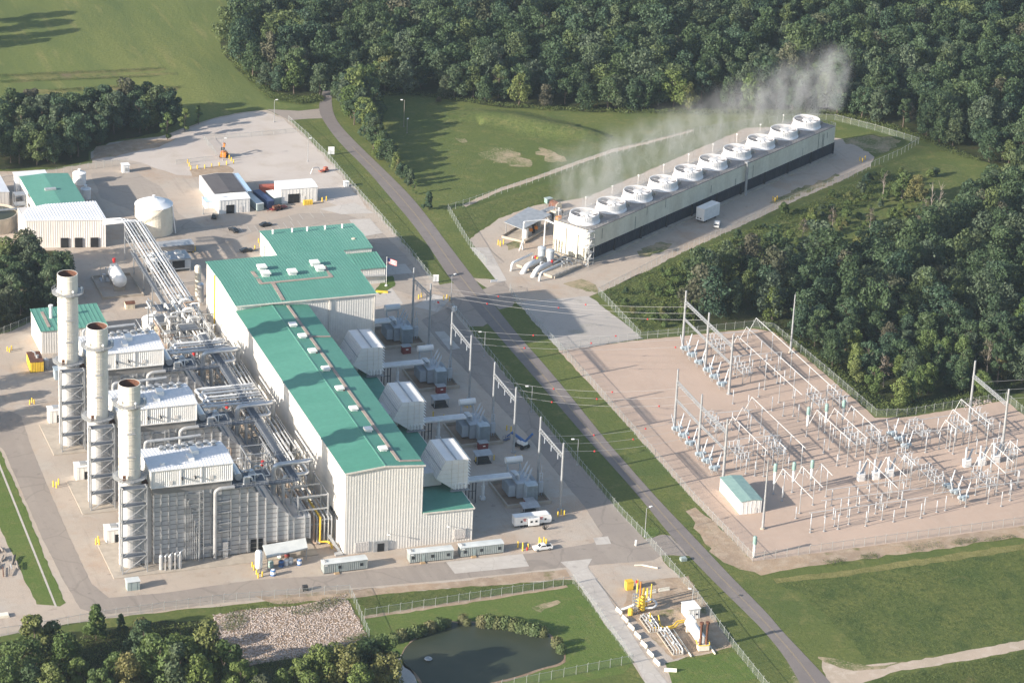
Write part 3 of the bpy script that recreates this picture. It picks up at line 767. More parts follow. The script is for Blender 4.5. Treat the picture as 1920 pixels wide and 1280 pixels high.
def lowblock(name, label, x0, y0, x1, y1, h, rise, cat='building', wall='cream_siding', roof='green_roof_old', pitch=1.1):
    t = thing(name, label, cat, (x0, y0, 0)); w_, d_ = x1 - x0, y1 - y0
    m = MB(); m.ribwall((0, 0), (w_, 0), 0, h, .8); m.ribwall((0, d_), (0, 0), 0, h, .8); m.ribwall((w_, 0), (w_, d_), 0, h, .8); m.box(.1, .1, 0, w_ - .1, d_ - .1, h - .1)
    m.build('wall', wall, t)
    m = MB(); zf = lambda y: h + rise * y / d_
    m.add([(-.3, -.4, zf(-.4)), (w_ + .3, -.4, zf(-.4)), (w_ + .3, d_, zf(d_)), (-.3, d_, zf(d_)), (-.3, -.4, zf(-.4) + .2), (w_ + .3, -.4, zf(-.4) + .2), (w_ + .3, d_, zf(d_) + .2), (-.3, d_, zf(d_) + .2)],
          [(3, 2, 1, 0), (4, 5, 6, 7), (0, 1, 5, 4), (2, 3, 7, 6), (0, 4, 7, 3), (1, 2, 6, 5)])
    seams_y(m, -.2, w_ + .2, -.4, d_, lambda y: zf(y) + .2, pitch, .12, .1)
    r = m.build('roof', roof, t)
    return t, r
fx, fy = P(722, 530)
t1, _ = lowblock('entrance_wing', 'small green roofed wing beside the flagpole and lawn', fx - 14, fy, fx, fy + 12, 5.8, 1.0)
m = MB(); m.bar((-.5, -.6, 3.4), (14, -.6, 3.0), 1.1, .15); m.build('canopy', 'galv', t1)
fx2, fy2 = fx - .6, fy + 12.3
t2, r2 = lowblock('link_wing', 'narrow green roofed wing with rooftop air handler', fx2 - 16, fy2, fx2, 206, 5.2, 1.4)
m = MB(); m.box(9.5, 5, 5.2, 15.5, 9.5, 8.0); m.box(10.2, 5.4, 8.0, 12, 9, 8.7); m.box(13, 5.4, 8, 15, 9, 8.5); m.cyl((11, 8, 8.6), (11, 8, 9.3), .7, 10); m.build('air_handler', 'cream', r2)
m = MB()
for a, b in (((4, 3), (16, 3)), ((16, 3), (16, 10))):
    for z in (6.4, 6.9): m.bar((*a, z), (*b, z), .07)
    for k in range(7): q = k / 6; m.bar((a[0] + (b[0] - a[0]) * q, a[1] + (b[1] - a[1]) * q, 5.5), (a[0] + (b[0] - a[0]) * q, a[1] + (b[1] - a[1]) * q, 6.9), .06)
m.build('roof_rail', 'galv', r2)

# ---------------------------------------------------------------- three boilers (heat recovery units)
def make_hrsg(loc, label):
    T = thing('heat_recovery_boiler', label, 'boiler', loc, 0, 'row of grey boilers beside the stacks')
    O = -40.0
    D = 13.0
    top = lambda x: 24 if x < -31 else (21.3 if x < -26.3 else (21.3 - (x + 26.3) * .855 if x < -12.6 else 9.6))
    bot = lambda x: .5 if x < -21.2 else 2.8
    prof = [(-53.5, .5), (-53.5, 24), (-31, 24), (-31, 21.3), (-26.3, 21.3), (-12.6, 9.6), (-7.8, 9.6), (-7.8, 2.8), (-20.5, 2.8), (-21.5, .5)]
    m = MB(); m.xprism([(x - O, z) for x, z in prof], 0, D)
    cz = m.build('casing', 'casing', T)
    m = MB()
    xs = [-53.3, -51.2, -48.9, -46.7, -44.4, -39.2, -37, -33.8, -31.2, -28.6, -26.2, -23.4, -21.0, -17.6, -14.4, -12.7, -9.5, -8.0]
    for x in xs:
        for y in (-.16, D + .16): m.bar((x - O, y, bot(x)), (x - O, y, top(x)), .34, .42)
        if x > -26.3: m.bar((x - O, -.1, top(x) + .15), (x - O, D + .1, top(x) + .15), .34, .4)
    m.build('stiffener', 'galv', cz)
    m = MB()
    z = 1.8
    while z < 23.5:
        x1 = -26.3 + (21.3 - z) / .855 if z > 9.6 else (-8 if z > 3 else -21.6)
        if z > 21.3: x1 = -31.2
        m.bar((-53.4 - O, -.05, z), (x1 - O, -.05, z), .14, .1)
        m.bar((-53.56 - O, 0, z), (-53.56 - O, D, z), .14, .1)
        z += 1.45
    m.build('panel_seam', 'casing_dark', cz)
    m = MB(); m.box(-53.9 - O, -.4, 21.9, -31.4 - O, D + .4, 24.25); m.build('skirt', 'casing_dark', T)
    m = MB(); m.box(-25.4 - O, -.06, .55, -21.8 - O, -.02, 4.4); m.build('hatch', 'opening', T)
    # penthouse
    x0, x1, y0, y1 = -54.4 - O, -31 - O, -.7, D + .7
    m = MB(); m.ribwall((x0, y0), (x1, y0), 24.3, 29.3, .6, .05); m.ribwall((x0, y1), (x0, y0), 24.3, 29.3, .6, .05); m.ribwall((x1, y0), (x1, y1), 24.3, 29.3, .6, .05)
    m.box(x0 + .1, y0 + .1, 24.3, x1 - .1, y1 - .1, 29.2)
    pw = m.build('penthouse', 'white_siding', T)
    m = MB(); zr = lambda y: 29.3 + .9 * (1 - abs(y - D / 2) / (D / 2 + .7))
    for a, b in ((y0 - .3, D / 2), (D / 2, y1 + .3)):
        m.add([(x0 - .3, a, zr(a)), (x1 + .3, a, zr(a)), (x1 + .3, b, zr(b)), (x0 - .3, b, zr(b)), (x0 - .3, a, zr(a) + .2), (x1 + .3, a, zr(a) + .2), (x1 + .3, b, zr(b) + .2), (x0 - .3, b, zr(b) + .2)],
              [(3, 2, 1, 0), (4, 5, 6, 7), (0, 1, 5, 4), (2, 3, 7, 6), (0, 4, 7, 3), (1, 2, 6, 5)])
        seams_y(m, x0, x1, a, b, lambda y: zr(y) + .2, .9, .08, .06)
    pr = m.build('roof', 'white_roof', pw)
    m = MB()
    for x in (x0 + .1, x0 + 8.6, x0 + 14.4, x1 - .1): m.bar((x, y0 - .16, 24.3), (x, y0 - .16, 29.3), .3, .14)
    m.bar((x0, y0 - .18, 24.2), (x1, y0 - .18, 24.2), .16, .3)
    m.build('corner_trim', 'white', pw)
    for x in (8.9, 12.6): m = MB(); m.cyl((x0 + x, y0 - .1, 26.6), (x0 + x, y0 - 1.1, 26.3), .28, 8); m.build('wall_vent', 'dark', pw)
    for x, z in ((5.2, 24.8), (16.8, 25.2)): m = MB(); m.box(x0 + x, y0 - .2, z, x0 + x + 1.1, y0 - .12, z + 1.1); m.build('wall_panel', 'grey_siding', pw)
    m = MB(); m.box(x0 + 13.2, 5.2, 29.6, x0 + 15.2, 8.6, 31.4); m.box(x0 + 11.6, 2.2, 29.6, x0 + 13.2, 5.4, 30.7); m.build('roof_vent', 'white', pr)
    m = MB(); m.box(x0 + 3.6, 1.5, 29.7, x0 + 4.6, 2.5, 30.4); m.build('roof_vent', 'white', pr)
    r = random.Random(3)
    for i in range(8):
        x = x0 + 6 + i * 2.15; y = D - .6 + r.uniform(-.8, .5)
        m = MB(); h = r.uniform(.5, 1.1)
        m.cyl((x, y, 29.3), (x, y, 29.5 + h), r.uniform(.35, .6), 8); m.cyl((x - .9, y - .6, 29.9 + h * .6), (x + .9, y - .3, 30 + h * .7), .32, 8); m.cyl((x, y, 29.5 + h), (x, y, 30 + h), .8, 8, .6); m.box(x - .7, y - 1.6, 29.5, x + .5, y - .7, 30.1)
        m.build('relief_silencer', 'steel_grey', pr)
    m = MB(); m.tube(bend([(x0 + 2, D + 1.6, 27), (x0 + 2, D + 1.6, 31.4), (x0 + 10, D + 1.6, 31.4), (x0 + 18, D + 1.6, 31.6)], 1.2), .42, 8); m.build('header_pipe', 'pipe_grey', T)
    # platform with drums between penthouse and slope
    m = MB(); m.box(-31 - O, -1.2, 21.6, -20.5 - O, 8, 21.8); m.box(-31 - O, 8, 21.6, -26 - O, 14, 21.8)
    pf = m.build('platform', 'grating', T)
    m = MB(); ring = [(-30.8, -1.1), (-20.6, -1.1), (-20.6, 7.9)]
    for k in range(2):
        a, b = ring[k], ring[k + 1]
        for z in (22.4, 22.9): m.bar((a[0] - O, a[1], z), (b[0] - O, b[1], z), .07)
        for q in range(9): t = q / 8; m.bar((a[0] + (b[0] - a[0]) * t - O, a[1] + (b[1] - a[1]) * t, 21.8), (a[0] + (b[0] - a[0]) * t - O, a[1] + (b[1] - a[1]) * t, 22.9), .06)
    m.build('handrail', 'galv', pf)
    m = MB(); m.cyl((-28.5 - O, 2, 23.4), (-28.5 - O, 10, 23.4), 1.1, 12); m.cyl((-24 - O, 4, 23.2), (-24 - O, 5.4, 23.2), .8, 10); m.box(-27 - O, .6, 21.8, -25.6 - O, 1.8, 23.6)
    m.build('drum', 'pipe_lag', T)
    for i in range(7):
        m = MB(); x = -30 + r.uniform(0, 8.5) - O; y = r.uniform(0, 7); h = r.uniform(.8, 2.2)
        m.tube(bend([(x, y, 21.8), (x, y, 22 + h), (x + r.uniform(1, 3), y, 22 + h), (x + 3, y + r.uniform(0, 2), 21.9)], .5), r.uniform(.15, .32), 7); m.build('valve_pipe', r.choice(['pipe_grey', 'pipe_lag', 'steel_grey', 'pipe_white']), T)
    # near-face fittings
    m = MB(); m.tube(bend([(-36 - O, -1.0, .2), (-36 - O, -1.0, 21.2), (-34.6 - O, -1.0, 22.0), (-30.5 - O, -1.0, 22.0)], 1.6), .55, 10); m.build('riser_pipe', 'pipe_grey', T)
    m = MB()
    for i in range(7): m.tube(bend([(-44.3 + i * .62 - O, -.7, .6), (-44.3 + i * .62 - O, -.7, 21.2 - i * 2.1), (-43 + i * .55 - O, -.3, 21.2 - i * 2.1)], .3), .11, 6)
    m.build('drain_pipe', 'pipe_lag', T)
    m = MB()
    for i in range(11):
        z = 21.2 - i * 1.75; m.box(-43.7 + min(i, 8) * .36 - O, -1.5, z, -39.5 - O, -.3, z + .12); m.bar((-43.7 + min(i, 8) * .36 - O, -1.5, z + 1), (-39.5 - O, -1.5, z + 1), .07)
    m.bar((-40.6 - O, -1.45, 0), (-40.6 - O, -1.45, 22), .3); m.bar((-39.4 - O, -1.45, 0), (-39.4 - O, -1.45, 22), .22)
    m.build('access_platform', 'galv', T)
    m = MB()
    for z in (2.6, 8.6, 11, 14.4, 17.8): m.box(-35 - O, -1.5, z, -31.4 - O, -.3, z + .1); m.bar((-35 - O, -1.5, z + 1), (-31.4 - O, -1.5, z + 1), .07)
    m.bar((-31.5 - O, -1.4, 6), (-31.5 - O, -1.4, 18.8), .16); m.bar((-32.3 - O, -1.4, 6), (-32.3 - O, -1.4, 14.8), .1)
    m.build('gallery', 'galv', T)
    m = MB(); m.box(-33.7 - O, -1.1, 0, -32.2 - O, -.3, 5); m.build('cabinet', 'pipe_grey', T)
    m = MB(); m.box(-40.2 - O, -.9, 3.3, -36.6 - O, -.4, 4.2); m.build('cable_tray', 'pipe_grey', T)
    # outlet duct to the stack
    m = MB(); m.box(-57.2 - O, 1.2, 0, -53.6 - O, 9.8, 24.6); dct = m.build('outlet_duct', 'casing', T)
    m = MB(); m.box(-57.0 - O, 1.4, 24.61, -53.9 - O, 9.6, 24.75); m.build('duct_top', 'rust', dct)
    # end pipes by the hall wall
    for i, (x, mt, rr) in enumerate(((-6.6, 'pipe_brown', .3), (-5.6, 'pipe_grey', .22), (-3.6, 'pipe_lag', .28), (-2.4, 'pipe_lag', .2), (-1.4, 'galv', .2))):
        m = MB(); m.tube(bend([(x - O, 26, 8.4), (x - O, .9 - i * .1, 8.4), (x - O, .9 - i * .1, .6), (x + .8 - O, .3, .6)], .7), rr, 8); m.build('drop_pipe', mt, T)
    return T

hr0 = make_hrsg((-40, 7.6, 0), 'grey ribbed boiler with white roofed penthouse, nearest the front road with the canopy')
dup(hr0, (-40, 49.1, 0), label='grey ribbed boiler with white roofed penthouse, middle of the row of three')
dup(hr0, (-40, 90.6, 0), label='grey ribbed boiler with white roofed penthouse, farthest of three and beside a small domed tank')
m = MB(); m.tube(bend([(-4.9, 7.9, 8.6), (-4.9, 7.9, 1.0), (-2.6, 7.4, 1.0), (-2.2, 5.0, 1.0), (-2.2, 4.8, -.3)], .5), .3, 8)
m.tube([(-4.9, 7.9, 8.6), (-4.9, 20, 8.6)], .3, 8)
m.build('gas_pipe', 'safety_yellow', label='yellow gas pipe dropping beside the long hall and bending to ground', cat='pipe')

# ---------------------------------------------------------------- three stacks
def make_stack(loc, label):
    T = thing('exhaust_stack', label, 'chimney', loc, 0, 'cream exhaust stacks in a row')
    m = MB(); m.lathe([(3.05, 27), (3.05, 55.3)], 28, caps=False); m.lathe([(2.85, 55.3), (2.85, 44)], 28, caps=False)
    m.lathe([(3.05, 55.3), (2.85, 55.3)], 28, caps=False)
    for z in (30, 33.2, 36.4, 39.6, 42.8, 46, 51, 53.5): m.lathe([(3.05, z), (3.13, z + .04), (3.13, z + .2), (3.05, z + .24)], 28, caps=False)
    sh = m.build('shell', 'stack_paint', T, smooth=False)
    m = MB(); m.lathe([(2.80, 55.28), (2.80, 40), (.01, 39.9)], 24, caps=False)
    m.build('flue', 'rust', sh)
    m = MB(); m.lathe([(3.15, 0), (3.15, 26.4), (3.05, 27)], 28, caps=False)
    for i in range(14): m.lathe([(3.15, 1 + i * 1.85), (3.22, 1.05 + i * 1.85), (3.22, 1.25 + i * 1.85), (3.15, 1.3 + i * 1.85)], 28, caps=False)
    m.build('base', 'casing', T)
    for z, r in ((49.4, 4.7), (27.2, 4.8)):
        m = MB(); m.lathe([(3.1, z), (r, z), (r, z + .18), (3.1, z + .18)], 28, caps=False)
        for i in range(10):
            a = 2 * pi * i / 10; m.bar((3.1 * cos(a), 3.1 * sin(a), z - 1.1), (r * cos(a), r * sin(a), z), .14)
        pf = m.build('platform', 'steel_grey', T)
        m = MB()
        for zz in (.65, 1.15): m.lathe([(r - .03, z + zz - .04), (r + .03, z + zz - .04), (r + .03, z + zz + .04), (r - .03, z + zz + .04), (r - .03, z + zz - .04)], 28, caps=False)
        for i in range(16):
            a = 2 * pi * i / 16; m.bar((r * cos(a), r * sin(a), z), (r * cos(a), r * sin(a), z + 1.15), .07)
        m.build('handrail', 'galv', pf)
    m = MB()
    for s in (-.3, .3): m.bar((s - .6, -3.4, 27), (s - .6, -3.4, 49.4), .08)
    for i in range(45): m.bar((-.9, -3.4, 27.3 + i * .5), (-.3, -3.4, 27.3 + i * .5), .05)
    for i in range(9):
        z = 29 + i * 2.3
        m.bar((-1.1, -3.3, z), (-1.1, -4.1, z), .07); m.bar((-.1, -3.3, z), (-.1, -4.1, z), .07); m.bar((-1.1, -4.1, z), (-.1, -4.1, z), .07)
    for x in (-1.1, -.6, -.1): m.bar((x, -4.1, 29), (x, -4.1, 48), .05)
    for z in (34.5, 41.5): m.box(-1.6, -4.2, z, .8, -3.1, z + .1)
    m.build('ladder', 'steel_grey', T)
    for x, y, z in ((-3.6, -2.2, 50.6), (.8, -4.2, 50.6), (3.9, -1.5, 50.6)):
        m = MB(); m.bar((x, y, z - 1), (x, y, z + .2), .1); m.lathe([(.3, 0), (.38, .3), (.15, .6)], 8, (x, y, z + .1)); m.build('beacon', 'white', T)
    m = MB(); m.box(-2.7, -3.6, 27.4, -1.9, -3.1, 29.0); m.build('analyser_box', 'rust', T)
    # braced frame on the near side
    m = MB(); y0, y1 = -6.4, -4.2
    for x in (-3.6, 3.4):
        for y in (y0, y1): m.bar((x, y, 0), (x, y, 26.3), .32)
        m.bar((x, y0, 26.2), (x, y1, 26.2), .3)
    for i in range(5):
        z0, z1 = i * 5.2 + .3, i * 5.2 + 5.5
        m.bar((-3.6, y0, z1 - .2), (3.4, y0, z1 - .2), .18)
        m.bar((-3.6, y1, z1 - .2), (3.4, y1, z1 - .2), .28)
        m.bar((-3.5, y0 - .05, z0), (3.3, y0 - .05, z1), .17); m.bar((3.3, y1, z0), (-3.5, y1, z1), .2)
        m.bar((-3.6, y0, z1), (-3.6, y1, z1), .2); m.bar((3.4, y0, z1), (3.4, y1, z1), .2)
    m.build('braced_frame', 'galv', T)
    for i in range(5): m = MB(); m.box(-3.2, y0 + .3, i * 5.2 + 5.25, 3.0, y1 - .2, i * 5.2 + 5.35); m.build('landing', 'grating', T)
    return T
st0 = make_stack((-59.5, 10.0, 0), 'cream steel stack with rusty rim, nearest of the three stacks')
dup(st0, (-59.5, 51.3, 0), label='cream steel stack with rusty rim, middle of the three stacks')
dup(st0, (-59.5, 92.6, 0), label='cream steel stack with rusty rim, farthest and standing against dark trees')

for i, (y, lb) in enumerate(((3.4, 'concrete slab under the nearest stack and boiler'), (44.8, 'concrete slab under the middle stack and boiler'), (86.2, 'concrete slab under the farthest stack and boiler'))):
    m = MB(); m.box(-66, y - 1.6, 0, -7, y + 21, .25); m.build('foundation_slab', 'basin', label=lb, cat='concrete slab', group='boiler foundation slabs')

# ---------------------------------------------------------------- air inlet filter houses and the ducts below them
def make_filter(loc, label):
    T = thing('inlet_filter_house', label, 'filter house', loc, 0, 'white inlet filter houses along the hall')
    L = 15.0
    prof = [(3.4, 20.4), (10.2, 20.2), (10.2, 11.0), (6.0, 11.0), (.6, 14.8)]
    m = MB(); m.xprism(prof, 0, L); b = m.build('housing', 'white_siding', T)
    m = MB()
    for x in (5.2, 7.2, 8.8): m.bar((x, -.06, 11), (x, -.06, 20.3), .12, .1)
    for i in range(6): m.bar((4.4 - i * 1.35 if i < 3 else .6 + (i - 2) * .55, -.05, 12 + i * 1.4), (10.1, -.05, 12 + i * 1.4), .1, .07)
    m.build('panel_seam', 'trim', b)
    m = MB()
    m.bar((6.4, -.1, 20.56), (6.4, L + .1, 20.56), .45, .1)
    m.bar((2.0, -.1, 17.66), (2.0, L + .1, 17.66), .3, .12)
    m.build('roof_seam', 'steel_grey', b)
    m = MB()
    n = 14
    for i in range(n + 1):
        y = L * i / n; m.bar((3.3, y, 20.42), (.52, y, 14.85), .1, .1)
    m.build('louvre_bar', 'trim', b)
    m = MB()
    for i in range(9):
        z = 12.0 + i * .98; m.add([(10.2, -.1, z + .55), (10.2, L + .1, z + .55), (10.95, L + .1, z), (10.95, -.1, z), (10.2, -.1, z + .45), (10.2, L + .1, z + .45), (10.9, L + .1, z - .08), (10.9, -.1, z - .08)],
                                   [(0, 3, 2, 1), (4, 5, 6, 7), (0, 4, 7, 3), (1, 2, 6, 5), (3, 7, 6, 2)])
    m.build('weather_hood', 'louvre_white', T)
    m = MB()
    for x in (5.8, 9.8):
        for y in (.6, 5, 10, L - .6): m.bar((x, y, 10.5), (x, y, 11.2), .4)
    for y in (.6, 5, 10, L - .6): m.bar((5.8, y, 10.8), (9.8, y, 10.8), .25)
    m.box(4.8, -1, 10.72, 10.6, 0, 10.82)
    m.build('support_frame', 'steel_grey', T)
    m = MB(); m.box(-6.8, 3, 11.4, 3.2, L - 3, 15.6); m.build('inlet_duct', 'grey_siding', T)
    for k in range(4):
        m = MB(); m.cyl((6.4 + k, -.3, 11.1), (6.4 + k, -.3, 12.6), .25, 8); m.build('dust_hopper', 'white', T)
    return T
f0 = make_filter((30.2, 11.5, 0), 'white sloped filter house beside the low green roof at the hall front')
dup(f0, (30.2, 53.6, 0), label='white sloped filter house, middle of three on the shaded side of the hall')
dup(f0, (30.2, 95.8, 0), label='white sloped filter house, farthest and next to the broad building')

# ---------------------------------------------------------------- transformers in bunds, bus ducts, canopies
def make_trafo(loc, label):
    T = thing('transformer', label, 'transformer', loc, 0, 'grey transformers in concrete bunds')
    m = MB()
    for a in ((-7, -8.6, 7, -8.1), (-7, 8.1, 7, 8.6), (-7, -8.1, -6.5, 8.1), (6.5, -8.1, 7, 8.1)): m.box(a[0], a[1], 0, a[2], a[3], 1.1)
    bd = m.build('bund_wall', 'basin', T)
    m = MB(); m.box(-6.5, -8.1, .05, 6.5, 8.1, .2); m.build('bund_floor', 'soil', bd)
    m = MB(); m.box(-2.2, -3.8, .6, 2.4, 4.4, 5.2); m.box(-2.4, -4, 5.0, 2.6, 4.6, 5.3)
    for k in range(6): m.box(-2.35, -3.4 + k * 1.4, .8, -2.2, -3.2 + k * 1.4, 5)
    m.build('tank', 'trafo', T)
    for x0, x1, y0, y1, z1 in ((-.4, 2.9, -7.4, -4.2, 5.9), (-4.6, -2.5, -3, 3, 4.6), (2.8, 4.6, -3, 3.4, 4.6)):
        m = MB(); n = 9
        if x1 - x0 > 3:
            for k in range(n): q = x0 + (x1 - x0) * k / (n - 1); m.box(q - .06, y0, .9, q + .06, y1, z1)
            m.box(x0, y0 + .4, .9, x1, y1 - .4, z1 - .3); m.box(x0 - .1, y0 - .1, z1 - .1, x1 + .1, y1 + .1, z1 + .1)
        else:
            for k in range(n + 4): q = y0 + (y1 - y0) * k / (n + 3); m.box(x0, q - .06, 1, x1, q + .06, z1)
            m.box(x0 + .3, y0, 1.2, x1 - .3, y1, z1 - .3)
        m.build('radiator', 'switch_blue' if x1 - x0 > 3 else 'trafo', T)
    m = MB(); m.cyl((-2.6, 6.4, 8.4), (2.6, 6.4, 8.4), 1.0, 14)
    cn = m.build('conservator', 'pipe_white', T)
    m = MB()
    for x in (-2, 2): m.bar((x, 6, .2), (x, 6.4, 7.6), .25); m.bar((x, 4.4, 5.2), (x, 6.4, 7.5), .2)
    m.bar((-2, 6.3, 7.2), (2, 6.3, 7.2), .2)
    m.build('conservator_stand', 'trafo', cn)
    for k in range(3):
        y = -2.4 + k * 2.5; m = MB(); a = Vector((1.2, y, 5.2)); b = Vector((2.6 + k * .2, y + .2, 8.8))
        for i in range(9):
            p0 = a.lerp(b, i / 9); p1 = a.lerp(b, (i + 1) / 9); m.cyl(p0, p1, .34, 8, .22)
        m.cyl(b, b + (b - a) * .14, .08, 6); m.build('bushing', 'porcelain', T)
    m = MB()
    for k in range(3): m.tube(bend([(-2.4 - .2 * k, -1 + k * 1.1, 7.1), (-1.2, -1 + k * 1.1, 7.1), (-.8, -1 + k * 1.1, 5.2)], .4), .42, 8)
    m.build('low_voltage_bushing', 'pipe_lag', T)
    m = MB()
    for x in (5.2, 6.0):
        m.bar((x, -2.5, .2), (x, -2.5, 7.5), .25)
    for z in (2.5, 4.5, 6.5, 7.4): m.bar((5.2, -2.5, z), (6.0, -2.5, z), .14)
    m.bar((5.6, -2.5, 7.4), (5.6, -2.5, 10), .14); m.box(4.9, -2.9, 1.2, 6.3, -2.1, 4.6)
    m.build('arrester_frame', 'porcelain', T)
    return T
TR = [(61.8, 25.2), (61.6, 68.4), (61.8, 111.6), (61.6, 147.0)]
LT = ['grey transformer nearest the white trailer', 'grey transformer left of the blue boom lift', 'grey transformer beside the two rooftop filter houses, third from the trailer', 'grey transformer at the shaded wall of the broad building']
t0 = make_trafo((*TR[0], 0), LT[0])
for p, l in zip(TR[1:], LT[1:]): dup(t0, (*p, 0), label=l)
LB = ['nearest the white trailer', 'left of the boom lift', 'beside the tan shaded yard, third from trailer', 'by the broad building wall']
def make_busduct(loc, label, x0=-20):
    T = thing('bus_duct', label, 'bus duct', loc, 0, 'white bus ducts to the transformers')
    for k in range(3):
        m = MB(); m.cyl((x0, -1 + k * 1.1, 7.1), (-1.2, -1 + k * 1.1, 7.1), .46, 10); m.build('duct_tube', 'pipe_white', T)
    m = MB()
    for x in (x0 + 5.5, x0 + 7.6):
        for y in (-1.3, 1.5): m.bar((x, y, 0), (x, y, 6.6), .25)
        m.bar((x, -1.6, 6.55), (x, 1.8, 6.55), .25)
    m.bar((x0 + 5.5, -1.3, 4), (x0 + 7.6, -1.3, 4), .15); m.build('support_frame', 'dark', T)
    m = MB(); m.cyl((x0 + 10.5, .5, .2), (x0 + 10.5, .5, 4.4), .55, 10); m.cyl((x0 + 10.5, .5, 4.4), (x0 + 10.5, .5, 6.8), .4, 10); m.box(x0 + 9.8, -.2, 0, x0 + 11.2, 1.2, 1); m.build('drop_pot', 'pipe_white', T)
    return T
b0 = make_busduct((60.6 - 1.2, 24, 0), 'white triple bus duct to the transformer ' + LB[0])
for (x, y), l in zip(TR[1:], LB[1:]): dup(b0, (x - 1.2 - .8, y - 1.2, 0), label='white triple bus duct to the transformer ' + l)

def make_redbox(loc, label):
    T = thing('fire_valve_house', label, 'fire cabinet', loc, 0, 'dark red fire cabinets by the transformers')
    m = MB(); m.box(-1.4, -1.1, 0, 1.4, 1.1, 2.5); b = m.build('cabinet', 'dark_red', T)
    m = MB(); m.box(-1.6, -1.3, 2.5, 1.6, 1.3, 2.62); m.build('roof', 'steel_grey', T)
    m = MB(); m.box(-.35, -1.16, 1.4, .45, -1.11, 1.75); m.build('label_plate', 'white', b)
    return T
def make_canopy(loc, label):
    T = thing('small_canopy', label, 'canopy', loc, 0, 'small grey canopies in the transformer yard')
    m = MB(); m.add([(-2.7, -1.8, 2.9), (2.7, -1.8, 2.9), (2.7, 1.8, 3.3), (-2.7, 1.8, 3.3), (-2.7, -1.8, 3.05), (2.7, -1.8, 3.05), (2.7, 1.8, 3.45), (-2.7, 1.8, 3.45)], [(3, 2, 1, 0), (4, 5, 6, 7), (0, 1, 5, 4), (1, 2, 6, 5), (2, 3, 7, 6), (3, 0, 4, 7)])
    m.build('roof', 'galv', T)
    for x in (-2.3, 2.3):
        for y in (-1.4, 1.4): m = MB(); m.bar((x, y, 0), (x, y, 3), .16); m.build('post', 'steel_grey', T)
    m = MB(); m.box(-1.8, -.6, .3, 1.8, .9, 1.6); m.box(-2.4, -1.6, 0, 2.4, 1.6, .25); m.build('cabinet', 'dark', T)
    return T
rb = None; cn0 = None
for i, (a, b) in enumerate(((992, 950), (905, 842), (826, 736), (761, 661))):
    x, y = P(a, b); lb = 'dark red fire cabinet by the transformer ' + LB[i]
    if rb is None: rb = make_redbox((x, y, 0), lb)
    else: dup(rb, (x, y, 0), label=lb)
for i, (a, b) in enumerate(((993, 964), (905, 866), (825, 761))):
    x, y = P(a, b); lb = 'small canopy in front of the transformer ' + LB[i]
    if cn0 is None: cn0 = make_canopy((x, y, 0), lb)
    else: dup(cn0, (x, y, 0), label=lb)

# ---------------------------------------------------------------- line gantries on the plant side
def make_gantry(pa, pb, label, z=21.8, zb=17.3):
    T = thing('line_gantry', label, 'gantry', (*pa, 0), 0, 'grey two pole line gantries beside the road')
    d = Vector((pb[0] - pa[0], pb[1] - pa[1], 0)); L = d.length
    for q in (Vector((0, 0, 0)), d):
        m = MB(); m.cyl(q + Vector((0, 0, .3)), q + Vector((0, 0, z)), .42, 12, .30); m.cyl(q, q + Vector((0, 0, .35)), .8, 10); m.build('pole', 'galv', T)
    m = MB(); u = d.normalized(); n = Vector((u.y, -u.x, 0)); k = int(L / 1.3)
    A = Vector((0, 0, zb))
    for s, h in ((.45, 0), (-.45, 0), (0, .75)): m.bar(A + n * s + Vector((0, 0, h)), A + d + n * s + Vector((0, 0, h)), .17)
    for i in range(k):
        p = A + d * (i / k); p1 = A + d * ((i + 1) / k)
        m.bar(p + n * .45, p1 - n * .45, .09); m.bar(p + n * .45, p1 + Vector((0, 0, .75)), .09); m.bar(p1 - n * .45, p + Vector((0, 0, .75)), .09)
    m.build('beam', 'galv', T)
    for i in range(3):
        p = A + d * ((i + .7) / 3.4)
        m = MB()
        for j in range(8): m.cyl(p - Vector((0, 0, .1 + j * .3)), p - Vector((0, 0, .36 + j * .3)), .2, 8, .12)
        m.build('insulator', 'porcelain', T)
    return T
GT = [((1057, 830), (1014.5, 781)), ((968.2, 725.6), (928.2, 678.6)), ((884.2, 628.2), (848.3, 584.5)), ((808, 532), (776.5, 502))]
GL = ['grey two pole line gantry nearest the pickup, first from the front road', 'grey two pole line gantry behind the blue boom lift', 'grey two pole line gantry near the pale pad in the shaded yard', 'grey two pole line gantry in front of the gate, beyond the shaded wall']
GPOS = []
for (a, b), l in zip(GT, GL):
    pa, pb = P(*a, 21.8), P(*b, 21.8)
    GPOS.append((pa, pb)); make_gantry(pa, pb, l)
# ---------------------------------------------------------------- pipe rack between boilers and hall
rack = thing('pipe_rack', 'tangle of steel racks and silver pipes between the boilers and the long hall', 'pipe rack', (-13, 0, 0))
RX = 13.0
R4 = random.Random(21)
m = MB()
ys = [9 + 7.3 * i for i in range(22)]
for y in ys:
    xs = (-11.2, -2.4) if y < 122 else (-19, -11.2, -4.5)
    for x in xs: m.bar((x + RX, y, 0), (x + RX, y, 15.5 if y < 122 else 13), .38)
    for z in ((6.2, 11, 15.2) if y < 122 else (5, 9, 12.8)): m.bar((xs[0] + RX, y, z), (xs[-1] + RX, y, z), .34)
for x, z in ((-11.2, 15.2), (-2.4, 15.2), (-11.2, 11), (-2.4, 6.2)): m.bar((x + RX, ys[0], z), (x + RX, 118, z), .3)
for x, z in ((-19, 12.8), (-4.5, 12.8), (-19, 5), (-11.2, 9)): m.bar((x + RX, 126, z), (x + RX, ys[-1], z), .28)
for i, y in enumerate(ys[:-1]):
    if i % 2 == 0 and y < 112: m.bar((-11.2 + RX, y, .5), (-11.2 + RX, ys[i + 1], 11), .16); m.bar((-11.2 + RX, y, 11), (-11.2 + RX, ys[i + 1], .5), .16)
